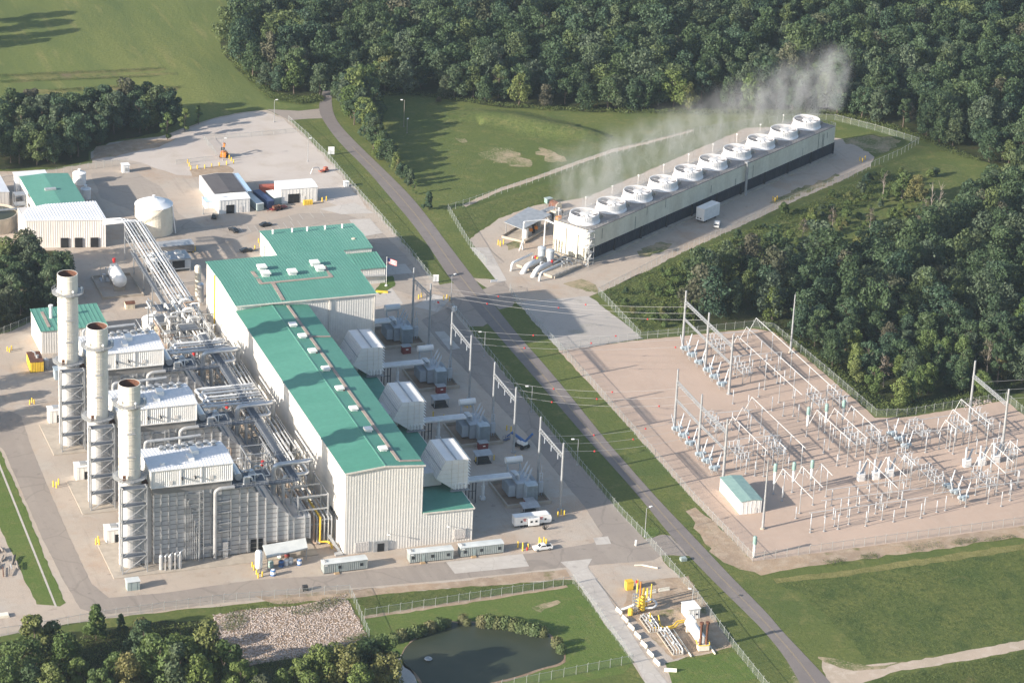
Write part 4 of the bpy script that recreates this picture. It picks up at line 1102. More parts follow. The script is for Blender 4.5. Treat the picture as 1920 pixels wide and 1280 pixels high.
m.build('steel_frame', 'galv', rack)
for k in range(3):                                  # braced towers under the catwalk, one per boiler
    y0 = 24 + 41.4 * k; m = MB()
    for x in (-21, -14.5):
        for y in (y0, y0 + 6, y0 + 12): m.bar((x + RX, y, 0), (x + RX, y, 20.4), .34)
    for z in (5, 10, 15, 20):
        for x in (-21, -14.5): m.bar((x + RX, y0, z), (x + RX, y0 + 12, z), .24)
        for y in (y0, y0 + 6, y0 + 12): m.bar((-21 + RX, y, z), (-14.5 + RX, y, z), .24)
    for z in (0, 5, 10, 15):
        m.bar((-21 + RX, y0, z), (-14.5 + RX, y0, z + 5), .15); m.bar((-21 + RX, y0 + 6, z + 5), (-21 + RX, y0, z), .15); m.bar((-21 + RX, y0 + 6, z), (-21 + RX, y0 + 12, z + 5), .15)
    m.build('steel_frame', 'galv', rack)
    for z in (10.1, 15.1):
        m = MB(); m.box(-20.8 + RX, y0 + .2, z, -14.7 + RX, y0 + 5.8, z + .08); m.build('platform', 'grating', rack)

def rail(m, a, b, h=1.1):
    a = Vector(a); b = Vector(b); L = (b - a).length; n = max(2, int(L / 1.8))
    for z in (h * .55, h): m.bar(a + Vector((0, 0, z)), b + Vector((0, 0, z)), .07)
    for i in range(n + 1): p = a.lerp(b, i / n); m.bar(p, p + Vector((0, 0, h)), .07)

def catwalk(a, b, wd=1.7):
    a = Vector(a); b = Vector(b); d = (b - a).normalized(); n = Vector((d.y, -d.x, 0)) * wd / 2
    m = MB(); m.bar(a, b, wd, .1); m.bar(a + n - Vector((0, 0, .2)), b + n - Vector((0, 0, .2)), .14, .4); m.bar(a - n - Vector((0, 0, .2)), b - n - Vector((0, 0, .2)), .14, .4)
    c = m.build('walkway', 'grating', rack)
    m = MB(); rail(m, a + n, b + n); rail(m, a - n, b - n); m.build('handrail', 'galv', c)
catwalk((-12 + RX, 8.6, 20.6), (-12 + RX, 118, 20.6), 2.3)
for k in range(3):
    y = 9.6 + 41.4 * k
    catwalk((-21 + RX, y - .6, 20.9), (-12.6 + RX, y, 20.75), 1.8)
    m = MB(); m.prism([(-12.6 + RX, y - 1), (-10.8 + RX, y - 1), (-10.8 + RX, y + 6.5), (-12.4 + RX, y + 3)], 20.62, 20.72); m.build('platform', 'grating', rack)

def pipe(path, r, mat, nm='pipe', br=None, parent=rack, n=8):
    m = MB(); m.tube(bend(path, br if br else r * 2.6), r, n); return m.build(nm, mat, parent, smooth=True)
# large inverted-U steam pipes
for k in range(3):
    y = 18 + 41.4 * k
    pipe([(-16 + RX, y, 7.5), (-16 + RX, y, 21.8), (-5.4 + RX, y + .4, 21.8), (-4.2 + RX, y + 2.6, 21.2), (-4.2 + RX, y + 3.0, 12)], .7, 'pipe_lag', 'steam_pipe', 1.8, n=12)
    pipe([(-14 + RX, y - 3.2, 4), (-14 + RX, y - 3.2, 19.6), (-6.5 + RX, y - 3, 19.6), (-6.5 + RX, y + 4, 19.4)], .5, 'pipe_lag', 'steam_pipe', 1.4, n=10)
# long runs along the hall
for x, z, r, mt in ((-9.8, 16.1, .32, 'pipe_lag'), (-8.6, 16.1, .27, 'pipe_lag'), (-7.0, 15.9, .18, 'pipe_white'), (-6.0, 16.1, .33, 'pipe_lag'), (-4.6, 16.0, .27, 'pipe_lag'), (-3.4, 15.9, .22, 'pipe_grey'),
                    (-9.4, 11.6, .4, 'pipe_grey'), (-7.6, 11.5, .3, 'pipe_lag'), (-5.4, 11.6, .42, 'pipe_grey'), (-3.2, 11.5, .25, 'pipe_white'), (-8.6, 6.8, .35, 'pipe_grey'), (-6.4, 6.7, .28, 'pipe_brown'), (-4.2, 6.8, .32, 'pipe_lag')):
    y0 = R4.uniform(26, 44); y1 = R4.uniform(104, 121)
    pipe([(x + RX, y0, z - R4.uniform(5, 8)), (x + RX, y0, z), (x + RX, y1, z), (x + RX + R4.choice((-2, 2, 4)), y1, z), (x + RX + 2, y1, z - 4)], r, mt)
for i in range(5): pipe([(-7.2 + i * 1.35 + RX, 33, 8.7), (-7.2 + i * 1.35 + RX, 60 + i * 4, 8.7), (-7.2 + i * 1.35 + RX, 60 + i * 4, 14)], .24, ('pipe_lag', 'pipe_grey', 'pipe_lag', 'pipe_white', 'pipe_brown')[i])
# pipe loops crossing from the middle and far boilers
for k, yb in ((1, 64.5), (2, 106)):
    for i, (dy, r) in enumerate(((0, .42), (2.0, .3), (4.6, .3), (6.6, .36), (9.2, .45), (11.4, .32), (13, .4))):
        if k == 2 and i > 3: continue
        x0 = -27.5 if i < 2 else -24.5 + (i % 2) * 1.5
        pipe([(x0 + 1.2 + RX, yb + dy - 5.5, 20.2), (x0 + RX, yb + dy, 20.4), (-7.5 + RX, yb + dy, 20.4), (-5.6 + RX, yb + dy + 1.4, 20), (-5.6 + RX, yb + dy + 1.6, 15.5)], r, 'pipe_white' if i % 3 == 0 else 'pipe_lag', 'crossover_pipe', 1.6, n=10)
# pipework in front of each boiler duct
def clutter(x0, x1, y0, y1, zmax, n, seed, big=.35):
    r = random.Random(seed)
    for i in range(n):
        x, y, z = r.uniform(x0, x1), r.uniform(y0, y1), r.uniform(1, zmax)
        pts = [(x + RX, y, max(0, z - r.uniform(1, 6)))]
        pts.append((x + RX, y, z))
        for _ in range(r.randint(1, 3)):
            if r.random() < .5: x = min(x1, max(x0, x + r.uniform(-6, 6)))
            else: y = min(y1, max(y0, y + r.uniform(-9, 9)))
            pts.append((x + RX, y, z))
        if r.random() < .6: pts.append((x + RX, y, max(.1, z - r.uniform(2, 8))))
        pipe(pts, r.uniform(.1, big), r.choice(('pipe_grey', 'pipe_lag', 'pipe_lag', 'pipe_white', 'pipe_brown', 'steel_grey')), n=7)
for k in range(3):
    o = 41.4 * k
    clutter(-24, -13, 20 + o, 44 + o, 18, 40, 40 + k, .26)
    clutter(-11, -1.5, 8 + o, 44 + o, 14, 16, 50 + k, .28)
    for j in range(3):
        m = MB(); x, y = -22 + j * 2.6 + RX, 40 + o - j * 2; m.cyl((x, y, 1), (x, y, 6 + j * 2), .9, 12); m.lathe([(.9, 0), (.6, .5), (.1, .7)], 12, (x, y, 6 + j * 2)); m.build('vessel', ('pipe_lag', 'pipe_white', 'pipe_grey')[j], rack)
    m = MB(); x, y = -15.2 + RX, 33 + o; m.cyl((x, y, 14.6), (x, y, 16.2), .5, 8); m.build('warning_beacon', 'red', rack)
# dense module beside the broad building
clutter(-23, -2, 122, 168, 16, 120, 77, .4)
for k in range(16):
    m = MB(); x, y, z = R4.uniform(-21, -4), R4.uniform(124, 164), R4.choice((5.2, 9.2, 13))
    L_ = R4.uniform(5, 12); m.bar((x + RX, y, z), (x + RX + (L_ if k % 2 else 0), y + (0 if k % 2 else L_), z), .26, .34); m.build('steel_beam', 'galv', rack)
for i, (px, py, h) in enumerate(((371, 536, 8), (398, 578, 8.5), (410, 594, 8), (420, 612, 9), (376, 548, 4), (352, 600, 6), (366, 628, 7))):
    x, y = P(px, py, 4.5)
    m = MB(); m.cyl((x + RX, y, 1.2), (x + RX, y, h + 3.5), 1.1, 14); m.lathe([(1.1, 0), (.8, .4), (.1, .6)], 14, (x + RX, y, h + 3.5))
    for a in range(3): m.bar((x + RX + .8 * cos(a * 2.1), y + .8 * sin(a * 2.1), 0), (x + RX + .8 * cos(a * 2.1), y + .8 * sin(a * 2.1), 1.4), .2)
    m.build('vessel', 'tank_white' if i < 4 else 'pipe_lag', rack)
for i in range(8):
    m = MB(); x0, y0, z = R4.uniform(-20, -9), R4.uniform(126, 158), R4.choice((5.2, 9.2, 13)); m.box(x0 + RX, y0, z, x0 + R4.uniform(3, 6) + RX, y0 + R4.uniform(4, 8), z + .08); m.build('platform', 'grating', rack)
for i, (px, py) in enumerate(((337, 575), (343, 592), (352, 608), (371, 640))):
    x, y = P(px, py, 12)
    pipe([(x + RX, y, 6), (x + RX, y, 14.2), (x + 3.4 + RX, y + .5, 14.2), (x + 3.4 + RX, y + .5, 8)], .55, 'pipe_white', 'steam_pipe', 1.3, n=10)

# ---------------------------------------------------------------- pipe bridge to the water treatment building
br_ = thing('pipe_bridge', 'long bridge of shiny parallel pipes running from the domed storage tank to the racks', 'pipe bridge', (-6.5, 180, 0))
m = MB()
for y in (236, 222, 207, 194, 181, 168, 155, 142):
    for x in (-10.2, -2.8): m.bar((x + 6.5, y - 180, 0), (x + 6.5, y - 180, 12.6), .36)
    for z in (8.5, 11.8): m.bar((-10.4 + 6.5, y - 180, z), (-2.6 + 6.5, y - 180, z), .32)
for x in (-10.2, -2.8):
    for z in (8.5, 11.6): m.bar((x + 6.5, 56, z), (x + 6.5, -40, z), .28)
    for i in range(14): y = 56 - i * 7; m.bar((x + 6.5, y, 8.5 if i % 2 else 11.6), (x + 6.5, y - 7, 11.6 if i % 2 else 8.5), .14)
m.build('steel_frame', 'galv', br_)
for i, (x, r, mt, ye) in enumerate(((-9.6, .26, 'pipe_white', 128), (-8.5, .24, 'pipe_lag', 112), (-7.4, .18, 'pipe_lag', 108), (-6.2, .16, 'pipe_grey', 120), (-5.0, .3, 'pipe_white', 150), (-3.9, .28, 'pipe_lag', 131), (-3.1, .16, 'pipe_grey', 160))):
    pipe([(-16 - i * .2 + 6.5, 244 - i * .8 - 180, 12.4), (x + 6.5, 244 - i * .8 - 180, 12.4), (x + 6.5, ye - 180, 12.4), (x + 6.5, ye - 180, 9)], r, mt, 'pipe', parent=br_, br=1.2)
for i, x in enumerate((-9, -7.4, -5.6, -4.2)): pipe([(x + 6.5, 54, 9.1), (x + 6.5, -44, 9.1)], .22, ('pipe_grey', 'pipe_brown', 'pipe_lag', 'pipe_grey')[i], 'pipe', parent=br_)
m = MB(); m.box(-11.8 + 6.5, -38, 8.6, -10.4 + 6.5, 40, 8.7); wk = m.build('walkway', 'grating', br_)
m = MB(); rail(m, (-11.8 + 6.5, -38, 8.7), (-11.8 + 6.5, 40, 8.7)); m.build('handrail', 'galv', wk)

# ---------------------------------------------------------------- tanks and equipment of the west yard
def tank(name, label, x, y, r, h, roof_h, wall='tank_white', roof='tank_roof', ladder=True, cat='tank'):
    T = thing(name, label, cat, (x, y, 0))
    m = MB(); m.lathe([(r, 0), (r, h)], 40, caps=False)
    for k in range(1, 5): m.lathe([(r, h * k / 5), (r + .05, h * k / 5 + .04), (r + .05, h * k / 5 + .12), (r, h * k / 5 + .16)], 40, caps=False)
    sh = m.build('shell', wall, T, smooth=False)
    m = MB(); m.lathe([(r + .12, h - .15), (r + .12, h + .05), (r * .6, h + roof_h * .6), (.5, h + roof_h), (.01, h + roof_h)], 40, caps=False)
    m.k = 0
    for i in range(16):
        a = 2 * pi * i / 16; m.bar((r * .98 * cos(a), r * .98 * sin(a), h + .12), (.6 * cos(a), .6 * sin(a), h + roof_h + .05), .12, .1)
    rf = m.build('roof', roof, T)
    m = MB(); m.cyl((0, 0, h + roof_h), (0, 0, h + roof_h + .8), .4, 8); m.cyl((0, 0, h + roof_h + .8), (0, 0, h + roof_h + 1.0), .6, 8); m.build('roof_vent', 'white', rf)
    if ladder:
        m = MB(); a = -1.35
        for i in range(30):
            t = i / 29; q = a - 2.2 * t
            m.bar((r * cos(q), r * sin(q), h * (1 - t)), ((r + .9) * cos(q), (r + .9) * sin(q), h * (1 - t)), .5, .08)
            if i: 
                q0 = a - 2.2 * (i - 1) / 29
                m.bar(((r + .9) * cos(q0), (r + .9) * sin(q0), h * (1 - (i - 1) / 29) + 1), ((r + .9) * cos(q), (r + .9) * sin(q), h * (1 - t) + 1), .08)
        m.build('stair', 'trim', T)
        m = MB(); m.cyl((r + .35, -.4 * 0 - r * .55, 0), (r * .83 + .25, -r * .55, h), .2, 8)
        m.build('overflow_pipe', 'white', T)
    return T
tx, ty = P(290, 436); tank('storage_tank', 'large cream storage tank with shallow domed roof in the west yard', tx, ty + 1.2, 6.7, 10.6, 2.2)
tx, ty = P(291, 632); tank('storage_tank', 'small cream tank with white domed roof behind the farthest boiler', tx, ty, 4.3, 6.5, 1.6, 'cream', 'tank_roof', False)
tx, ty = P(149, 344); tank('storage_tank', 'small white open topped tank behind the green roofed treatment building', tx, ty, 2.4, 4.2, .5, 'white_siding', 'white', False)
tx, ty = P(161, 372); tank('storage_tank', 'pale squat tank at the right corner of the green roofed treatment building', tx, ty, 1.8, 3.8, .4, 'grey_siding', 'white', False)

# air cooler
cx, cy = P(318, 508)
T = thing('air_cooler', 'white air cooler with dark fan bays beside the pipe bridge', 'cooler', (cx, cy + 2, 0), .03)
m = MB(); m.box(-7, -4, 1.2, 7, 4, 4.6); m.build('housing', 'trafo', T)
for x0 in (-2.6, 2.6): m = MB(); m.box(x0 - 2.2, -4.1, 1.6, x0 + 2.2, -4.02, 4.3); m.build('coil_face', 'opening', T)
m = MB(); m.box(-7.2, -4.2, 4.6, 7.2, 4.2, 4.9); m.build('deck', 'galv', T)
for i in range(6): m = MB(); m.lathe([(1.3, 0), (1.15, .7), (1.05, .7), (1.05, .1)], 14, (-5.6 + (i % 3) * 4.8, -1.9 + (i // 3) * 3.9, 4.9), caps=False); m.cyl((-5.6 + (i % 3) * 4.8, -1.9 + (i // 3) * 3.9, 4.95), (-5.6 + (i % 3) * 4.8, -1.9 + (i // 3) * 3.9, 5.3), .35, 8); m.build('fan_ring', 'white', T)
m = MB()
for x in (-6.8, 0, 6.8):
    for y in (-3.8, 3.8): m.bar((x, y, 0), (x, y, 1.2), .3)
m.bar((-6.8, -3.8, 1.1), (6.8, -3.8, 1.1), .2); m.bar((-6.8, 3.8, 1.1), (6.8, 3.8, 1.1), .2)
for x in (-6.8, 0, 6.8): m.bar((x, -3.8, 1.1), (x, 3.8, 1.1), .2)
m.build('stand', 'steel_grey', T)
x, y = P(333, 478)
T = thing('air_cooler', 'grey cooler bank partly hidden behind the white air cooler', 'cooler', (x, y + 3, 0))
m = MB(); m.box(-6, -2.5, .8, 6, 2.5, 3.2); m.box(-5.5, -2.56, 1.1, 5.5, -2.5, 2.9); m.build('housing', 'casing_dark', T)
m = MB(); m.box(-6.2, -2.7, 3.2, 6.2, 2.7, 3.4); m.build('deck', 'pipe_grey', T)

# horizontal tank on saddles in its bund
x, y = P(226, 548)
T = thing('horizontal_tank', 'white horizontal tank on saddles inside a low bund, red lamp beside it', 'tank', (x, y + 5, 0))
m = MB(); prof = [(.05, -6.3), (1.2, -6.0), (2.1, -5.2), (2.45, -4)]
pts = prof + [(2.45, 4), (2.1, 5.2), (1.2, 6), (.05, 6.3)]
n = 20; vs = []; fs = []
for r_, yy in pts:
    for i in range(n): a = 2 * pi * i / n; vs.append((r_ * cos(a), yy, 4.0 + r_ * sin(a)))
for k in range(len(pts) - 1):
    for i in range(n): fs.append((k * n + (i + 1) % n, k * n + i, (k + 1) * n + i, (k + 1) * n + (i + 1) % n))
m.add(vs, fs); m.build('shell', 'white', T, smooth=True)
for yy in (-3, 3): m = MB(); m.box(-1.9, yy - .5, 0, 1.9, yy + .5, 2.6); m.build('saddle', 'basin', T)
m = MB()
for a in ((-7, -10, 7, -9.6), (-7, 9.6, 7, 10), (-7, -9.6, -6.6, 9.6), (6.6, -9.6, 7, 9.6)): m.box(a[0], a[1], 0, a[2], a[3], .9)
m.build('bund_wall', 'basin', T)
m = MB(); m.box(-1.2, 3, 6.3, 1.2, 5.5, 6.4); rail(m, (-1.2, 3, 6.4), (1.2, 3, 6.4)); m.bar((-2, 5.5, 0), (-1.2, 5.5, 6.4), .4, .1); m.build('platform', 'galv', T)
x2, y2 = P(214, 518)
m = MB(); m.cyl((0, 0, 0), (0, 0, 5.2), .1, 6); m.k = 1; m.cyl((0, 0, 5.2), (0, 0, 6.7), .55, 8); m.build('lamp_post', ['galv', 'red'], loc=(x2, y2, 0), label='post with bright red lamp by the white horizontal tank', cat='lamp')
x2, y2 = P(196, 525)
T = thing('chemical_skid', 'small grey chemical skid with pipes left of the white horizontal tank', 'skid', (x2, y2, 0))
m = MB(); m.box(-1.5, -2, 0, 1.5, 2, .3); m.cyl((-.4, -1, .3), (-.4, -1, 2.6), .7, 10); m.build('base', 'pipe_grey', T)
m = MB(); m.tube(bend([(.6, 1, .3), (.6, 1, 4.5), (.6, -1, 4.5), (.6, -1, .5)], .4), .12, 6); m.tube([(-1, 1.4, .3), (-1, 1.4, 5.5)], .1, 6); m.build('pipe', 'pipe_lag', T)

# ---------------------------------------------------------------- sheds and blocks
def shed(name, label, x, y, lx, ly, h, rot=0.0, rise=.6, ridge='x', wall='white_siding', roof='white_roof', cat='shed', doors=(), group=None, over=.2, roof_box=False, floor=0.0):
    """centre of the near edge is not used: x, y is the middle of the footprint"""
    T = thing(name, label, cat, (x, y, 0), rot, group)
    a, b = lx / 2, ly / 2
    m = MB(); m.box(-a, -b, floor, a, b, h)
    if ridge == 'x': m.add([(-a, -b, h), (-a, b, h), (-a, 0, h + rise), (a, -b, h), (a, b, h), (a, 0, h + rise)], [(0, 2, 1), (3, 4, 5)])
    elif ridge == 'y': m.add([(-a, -b, h), (a, -b, h), (0, -b, h + rise), (-a, b, h), (a, b, h), (0, b, h + rise)], [(0, 1, 2), (3, 5, 4)])
    for k in range(int(lx / 1.2)): q = -a + (k + .5) * lx / int(lx / 1.2); m.bar((q, -b - .03, floor), (q, -b - .03, h), .09, .06)
    for k in range(int(ly / 1.2)): q = -b + (k + .5) * ly / int(ly / 1.2); m.bar((-a - .03, q, floor), (-a - .03, q, h), .06, .09)
    wl_ = m.build('wall', wall, T)
    m = MB(); o = over; t = .14
    if ridge == 'x': m.add([(xx, yy, zz + dz) for dz in (0.02, t) for xx in (-a - o, a + o) for yy, zz in ((-b - o, h - rise * o / b), (0, h + rise), (b + o, h - rise * o / b))],
                           [(0, 3, 4, 1), (1, 4, 5, 2), (6, 7, 10, 9), (7, 8, 11, 10), (0, 1, 7, 6), (1, 2, 8, 7), (3, 9, 10, 4), (4, 10, 11, 5), (0, 6, 9, 3), (2, 5, 11, 8)])
    elif ridge == 'y': m.add([(xx, yy, zz + dz) for dz in (0.02, t) for yy in (-b - o, b + o) for xx, zz in ((-a - o, h - rise * o / a), (0, h + rise), (a + o, h - rise * o / a))],
                             [(0, 1, 4, 3), (1, 2, 5, 4), (6, 9, 10, 7), (7, 10, 11, 8), (0, 6, 7, 1), (1, 7, 8, 2), (3, 4, 10, 9), (4, 5, 11, 10), (0, 3, 9, 6), (2, 8, 11, 5)])
    else: m.box(-a - o, -b - o, h + .01, a + o, b + o, h + .18)
    rf = m.build('roof', roof, T)
    for d in doors:
        side, off, wd, z0, hh, mt, nm = d
        m = MB()
        if side == 'f': m.box(off - wd / 2, -b - .12, floor + z0, off + wd / 2, -b - .07, floor + z0 + hh)
        else: m.box(-a - .12, off - wd / 2, floor + z0, -a - .07, off + wd / 2, floor + z0 + hh)
        m.build(nm, mt, wl_ if nm in ('window', 'vent') else T)
    return T
# water treatment buildings
T = thing('treatment_building', 'pale building with curved-end white ribbed roof and three dark doorways', 'building', (-27, 259, 0))
m = MB(); m.ribwall((-14.5, -4.5), (13, -9.8), 0, 10.2, .8, .06); m.ribwall((-14.5, 9), (-14.5, -4.5), 0, 10.2, .8, .06); m.ribwall((13, -9.8), (13, 8.5), 0, 10.2, .8, .06); m.prism([(-14.4, -4.3), (12.9, -9.6), (12.9, 8.4), (-14.4, 9)], 0, 10.1)
m.build('wall', 'grey_siding', T)
poly = [(-14.8, -4.8), (13.3, -10.2), (13.4, 8.8), (-4.5, 9.6), (-11.5, 7), (-14.4, 1.5)]
m = MB(); m.prism(poly, 10.2, 10.45)
for k in range(26):
    x = -14 + k * 1.06
    ylo = -4.6 - (x + 14.8) * .192; yhi = 9.4 if x > -4.5 else (9.4 - (-4.5 - x) * .37 if x > -11.5 else 7 - (-11.5 - x) * 1.9)
    m.bar((x, ylo, 10.5), (x, yhi, 10.5), .12, .1)
m.build('roof', 'white_roof', T)
for x in (-1.2, 3.6, 9.0): m = MB(); y = -4.5 - (x + 14.5) * .193; m.add([(x - 1.3, y + .25 - .4, .1), (x + 1.3, y - .25 - .4, .1), (x + 1.3, y - .25 - .4, 3.6), (x - 1.3, y + .25 - .4, 3.6), (x - 1.3, y + .3, .1), (x + 1.3, y - .2, .1), (x + 1.3, y - .2, 3.6), (x - 1.3, y + .3, 3.6)], [(0, 1, 2, 3), (3, 2, 6, 7), (0, 4, 5, 1), (0, 3, 7, 4), (1, 5, 6, 2)]); m.build('doorway', 'opening', T)
T = thing('treatment_building', 'green roofed treatment building behind the pale ribbed one', 'building', (-25, 289.5, 0))
m = MB(); m.box(-8.6, -16, 0, 8.6, 14.5, 8); m.build('wall', 'cream_siding', T)
m = MB(); m.xprism([(-9, 8.02), (0, 8.6), (9, 8.02), (9, 8.2), (0, 8.8), (-9, 8.2)], -16.4, 14.9); r_ = m.build('roof', 'green_roof_old', T)
m = MB(); m.box(-3, -3.2, 8.5, 1, -1.6, 9.3); m.build('roof_vent', 'pipe_grey', r_)
m = MB(); m.box(-10.2, 15, 0, 1, 19, 8.3); m.box(-10.6, 14.95, 8.3, 1.4, 19.4, 8.5); m.build('rear_wing', 'white_roof', T)
shed('treatment_building', 'white ribbed building cut off at the left edge beside the treatment works', -49.5, 303, 19, 21, 7, 0, .8, 'y', 'grey_siding', 'white_roof', 'building')
# clarifier basin
x, y = P(-8, 428)
T = thing('clarifier', 'round open clarifier basin with dark green water at the left edge', 'clarifier', (x - 1, y + 2, 0))
m = MB(); m.lathe([(9.2, 0), (9.2, 5.6), (8.8, 5.6), (8.8, 4.6)], 40, caps=False); m.build('basin_wall', 'basin', T)
m = MB(); m.lathe([(8.8, 4.7), (.01, 4.7)], 40, caps=False); m.build('basin_water', 'pond_water', T)
m = MB(); m.bar((-9, 0, 6), (9.5, 0, 6), 1.3, .2); rail(m, (-9, -.6, 6.1), (9.5, -.6, 6.1)); rail(m, (-9, .6, 6.1), (9.5, .6, 6.1)); m.build('rake_bridge', 'galv', T)
x, y = P(52, 408)
T = thing('stair_tower', 'small grey stair frame between the clarifier and the pale ribbed building', 'stair', (x - 2, y + 4, 0))
m = MB()
for a in (-2, 2):
    for b in (-2, 2): m.bar((a, b, 0), (a, b, 8), .25)
for z in (4, 7.9): m.box(-2, -2, z, 2, 2, z + .1)
m.bar((-2, -2, 8), (2, -2, 8), .3); m.bar((-2, -2, 0), (2, -2, 4), .6, .15); m.build('frame', 'steel_grey', T)
# storage compound
shed('storage_building', 'storage building with dark roof panels and white edge', 38.6, 288.6, 13, 21.5, 5.2, 0, .5, 'y', 'white_siding', 'roof_dark', 'building', over=-.6)
m = MB(); m.box(45.2, 279.5, 5.0, 46.9, 299, 5.15); m.build('awning', 'pale_blue', label='pale blue roof strip along the dark panelled storage building', cat='awning')
shed('storage_building', 'white block shed with one dark doorway in front of the dark roofed store', 38.4, 275.2, 11.5, 6.8, 5.2, 0, .35, 'x', 'white_siding', 'white', 'building', doors=(('f', -1.6, 3.0, 0, 3.3, 'opening', 'doorway'), ('f', 2.4, 1.2, 0, 2.4, 'grey_siding', 'door')))
shed('storage_building', 'white garage with wide dark doorway beside the parked containers', 64.2, 281.5, 14, 9, 5.6, -.02, .4, 'x', 'white_siding', 'white', 'building', doors=(('f', -1.9, 4.4, 0, 3.6, 'opening', 'doorway'), ('f', 1.6, 1.2, 0, 2.5, 'white', 'door')))
x, y = P(452, 397); shed('shipping_box', 'white box with dark open end at the right corner of the white block shed', x + .4, y + 2.2, 3.2, 4, 2.6, .1, 0, None, 'white', 'white', 'box', doors=(('f', .4, 1.6, .1, 1.6, 'opening', 'doorway'),))
x, y = P(395, 388); shed('shipping_box', 'pale blue roofed crate shed at the left of the white block shed', x, y + 1, 4.6, 5, 2.6, 0, 0, None, 'white', 'pale_blue', 'box')
def container(label, px, py, lx, ly, h, rot, mat, roof=None, group='containers parked in the west yard'):
    x, y = P(px, py)
    T = thing('shipping_container', label, 'container', (x, y, 0), rot, group)
    m = MB(); a, b = lx / 2, ly / 2
    for s in (((-a, -b), (a, -b)), ((a, -b), (a, b)), ((a, b), (-a, b)), ((-a, b), (-a, -b))): m.ribwall(*s, .15, h - .1, .5, .06)
    m.box(-a + .02, -b + .02, .15, a - .02, b - .02, h - .1); m.build('body', mat, T)
    m = MB(); m.box(-a - .08, -b - .08, h - .1, a + .08, b + .08, h + .04); m.build('roof', roof or mat, T)
    m = MB(); m.box(-a - .1, -b - .1, 0, a + .1, b + .1, .16); m.build('base', 'dark', T)
    return T
container('grey container with pale end, first left of the navy container', 476, 385, 2.6, 12.4, 2.8, .13, 'grey_green', 'trailer_roof')
container('navy container between two pale containers', 494, 381, 2.7, 12.6, 3.0, .18, 'navy', 'navy')
container('white container between the navy one and the garage', 513, 377, 2.8, 8, 2.8, .14, 'grey_green', 'white')
container('rust red container behind the white garage', 508, 360, 8.5, 2.6, 2.7, -.05, 'container_red', 'container_red')
x, y = P(579, 383)
T = thing('pallet_stack', 'stack of yellow crates beside the white garage door', 'crates', (x - .4, y - .2, 0))
for i in range(4): m = MB(); m.box(-1.7 + i * .87, -.5, 0, -.9 + i * .87, .6, 1.7); m.box(-1.65 + i * .87, -.55, .3, -.95 + i * .87, -.5, 1.5); m.build('crate', 'safety_yellow', T)
x, y = P(522, 393)
T = thing('flatbed_trailer', 'low rusty red trailer parked before the navy container', 'trailer', (x, y, 0), .35)
m = MB(); m.box(-3.4, -1, .6, 3.4, 1, .85); m.bar((-3.4, 0, .7), (-5, 0, .6), .2); m.build('bed', 'dark_red', T)
for i in range(4): m = MB(); m.cyl((-1 + (i % 2) * 1.8, -1.15 if i < 2 else .85, .45), (-1 + (i % 2) * 1.8, -.85 if i < 2 else 1.15, .45), .45, 12); m.build('wheel', 'rubber', T)
m = MB(); m.box(-2.4, -.8, .85, -.6, .6, 1.8); m.cyl((.6, -.8, 1.3), (.6, .8, 1.3), .45, 8); m.build('load', 'rust', T)
# orange lift
x, y = P(420, 294)
T = thing('boom_lift', 'orange boom lift standing alone on the pale gravel lot', 'lift', (x, y, 0), 1.1)
m = MB(); m.box(-2, -1.1, .5, 2, 1.1, 1.3); m.box(-1.8, -1, 1.3, .6, 1, 2.3); m.build('chassis', 'orange', T)
for sx in (-1.3, 1.3):
    for sy in (-1.2, 1.2): m = MB(); m.cyl((sx, sy - .2, .55), (sx, sy + .2, .55), .55, 12); m.build('wheel', 'rubber', T)
m = MB(); m.bar((-1, .2, 2.3), (2.4, .2, 4.6), .5); m.bar((2.4, .2, 4.6), (-.6, .2, 5.6), .4); m.bar((-.6, .2, 5.6), (-1.2, .2, 4.2), .25); m.build('boom', 'orange', T)
m = MB(); m.box(-1.9, -.4, 3.2, -.9, .8, 4.2); m.build('basket', 'dark', T)
x, y = P(235, 322); shed('pump_shed', 'small white shed by the fence near the wooded edge', x, y, 2.6, 2.6, 2.9, 0, 0, None, 'white', 'white', doors=(('f', .2, 1.0, .6, 1.4, 'pipe_grey', 'window'),))
x, y = P(243, 577); shed('pump_shed', 'little cream hut with rusty roof below the horizontal tank', x, y, 3, 2.4, 1.9, 0, .5, 'x', 'cream', 'rust')
# auxiliary boiler building, yellow container, chemical boxes
T, r_ = lowblock('auxiliary_building', 'small green roofed building half hidden behind the farthest stack', -54.5, 161, -33, 178, 8, .8, pitch=1.4)
m = MB(); m.cyl((5, 9, 8), (5, 9, 12.6), .55, 12); m.cyl((5, 9, 12.6), (5, 9, 13.1), .75, 12); m.build('flue', 'white', r_)
m = MB(); m.bar((3, 2, 8.5), (3, 14, 8.9), 1.0, .12); m.build('walkway', 'walk', r_)
x, y = P(70, 690); c_ = container('yellow container with rusty roof near the green roofed auxiliary building', 66, 688, 4.2, 8.5, 3.6, -.05, 'yellow', 'rust', None)
m = MB(); m.cyl((.6, -1, 3.6), (.6, -1, 4.6), .5, 10); m.tube(bend([(.2, .5, 3.6), (.2, .5, 4.8), (-1.2, 1.5, 5.4)], .4), .22, 8); m.build('exhaust', 'steel_grey', c_)
x, y = P(86, 690); m = MB(); m.cyl((0, 0, 0), (0, 0, 3), 1.0, 12); m.lathe([(1, 3), (.4, 3.5), (.05, 3.6)], 12); m.build('vessel', 'pipe_grey', loc=(x, y, 0), label='short grey vessel right of the yellow container', cat='vessel')
x, y = P(111, 708); shed('chemical_cabinet', 'pale blue cabinet beside the foot of the farthest stack', x - .3, y, 2.6, 3.4, 3.2, 0, 0, None, 'switch_blue', 'switch_blue', cat='cabinet')
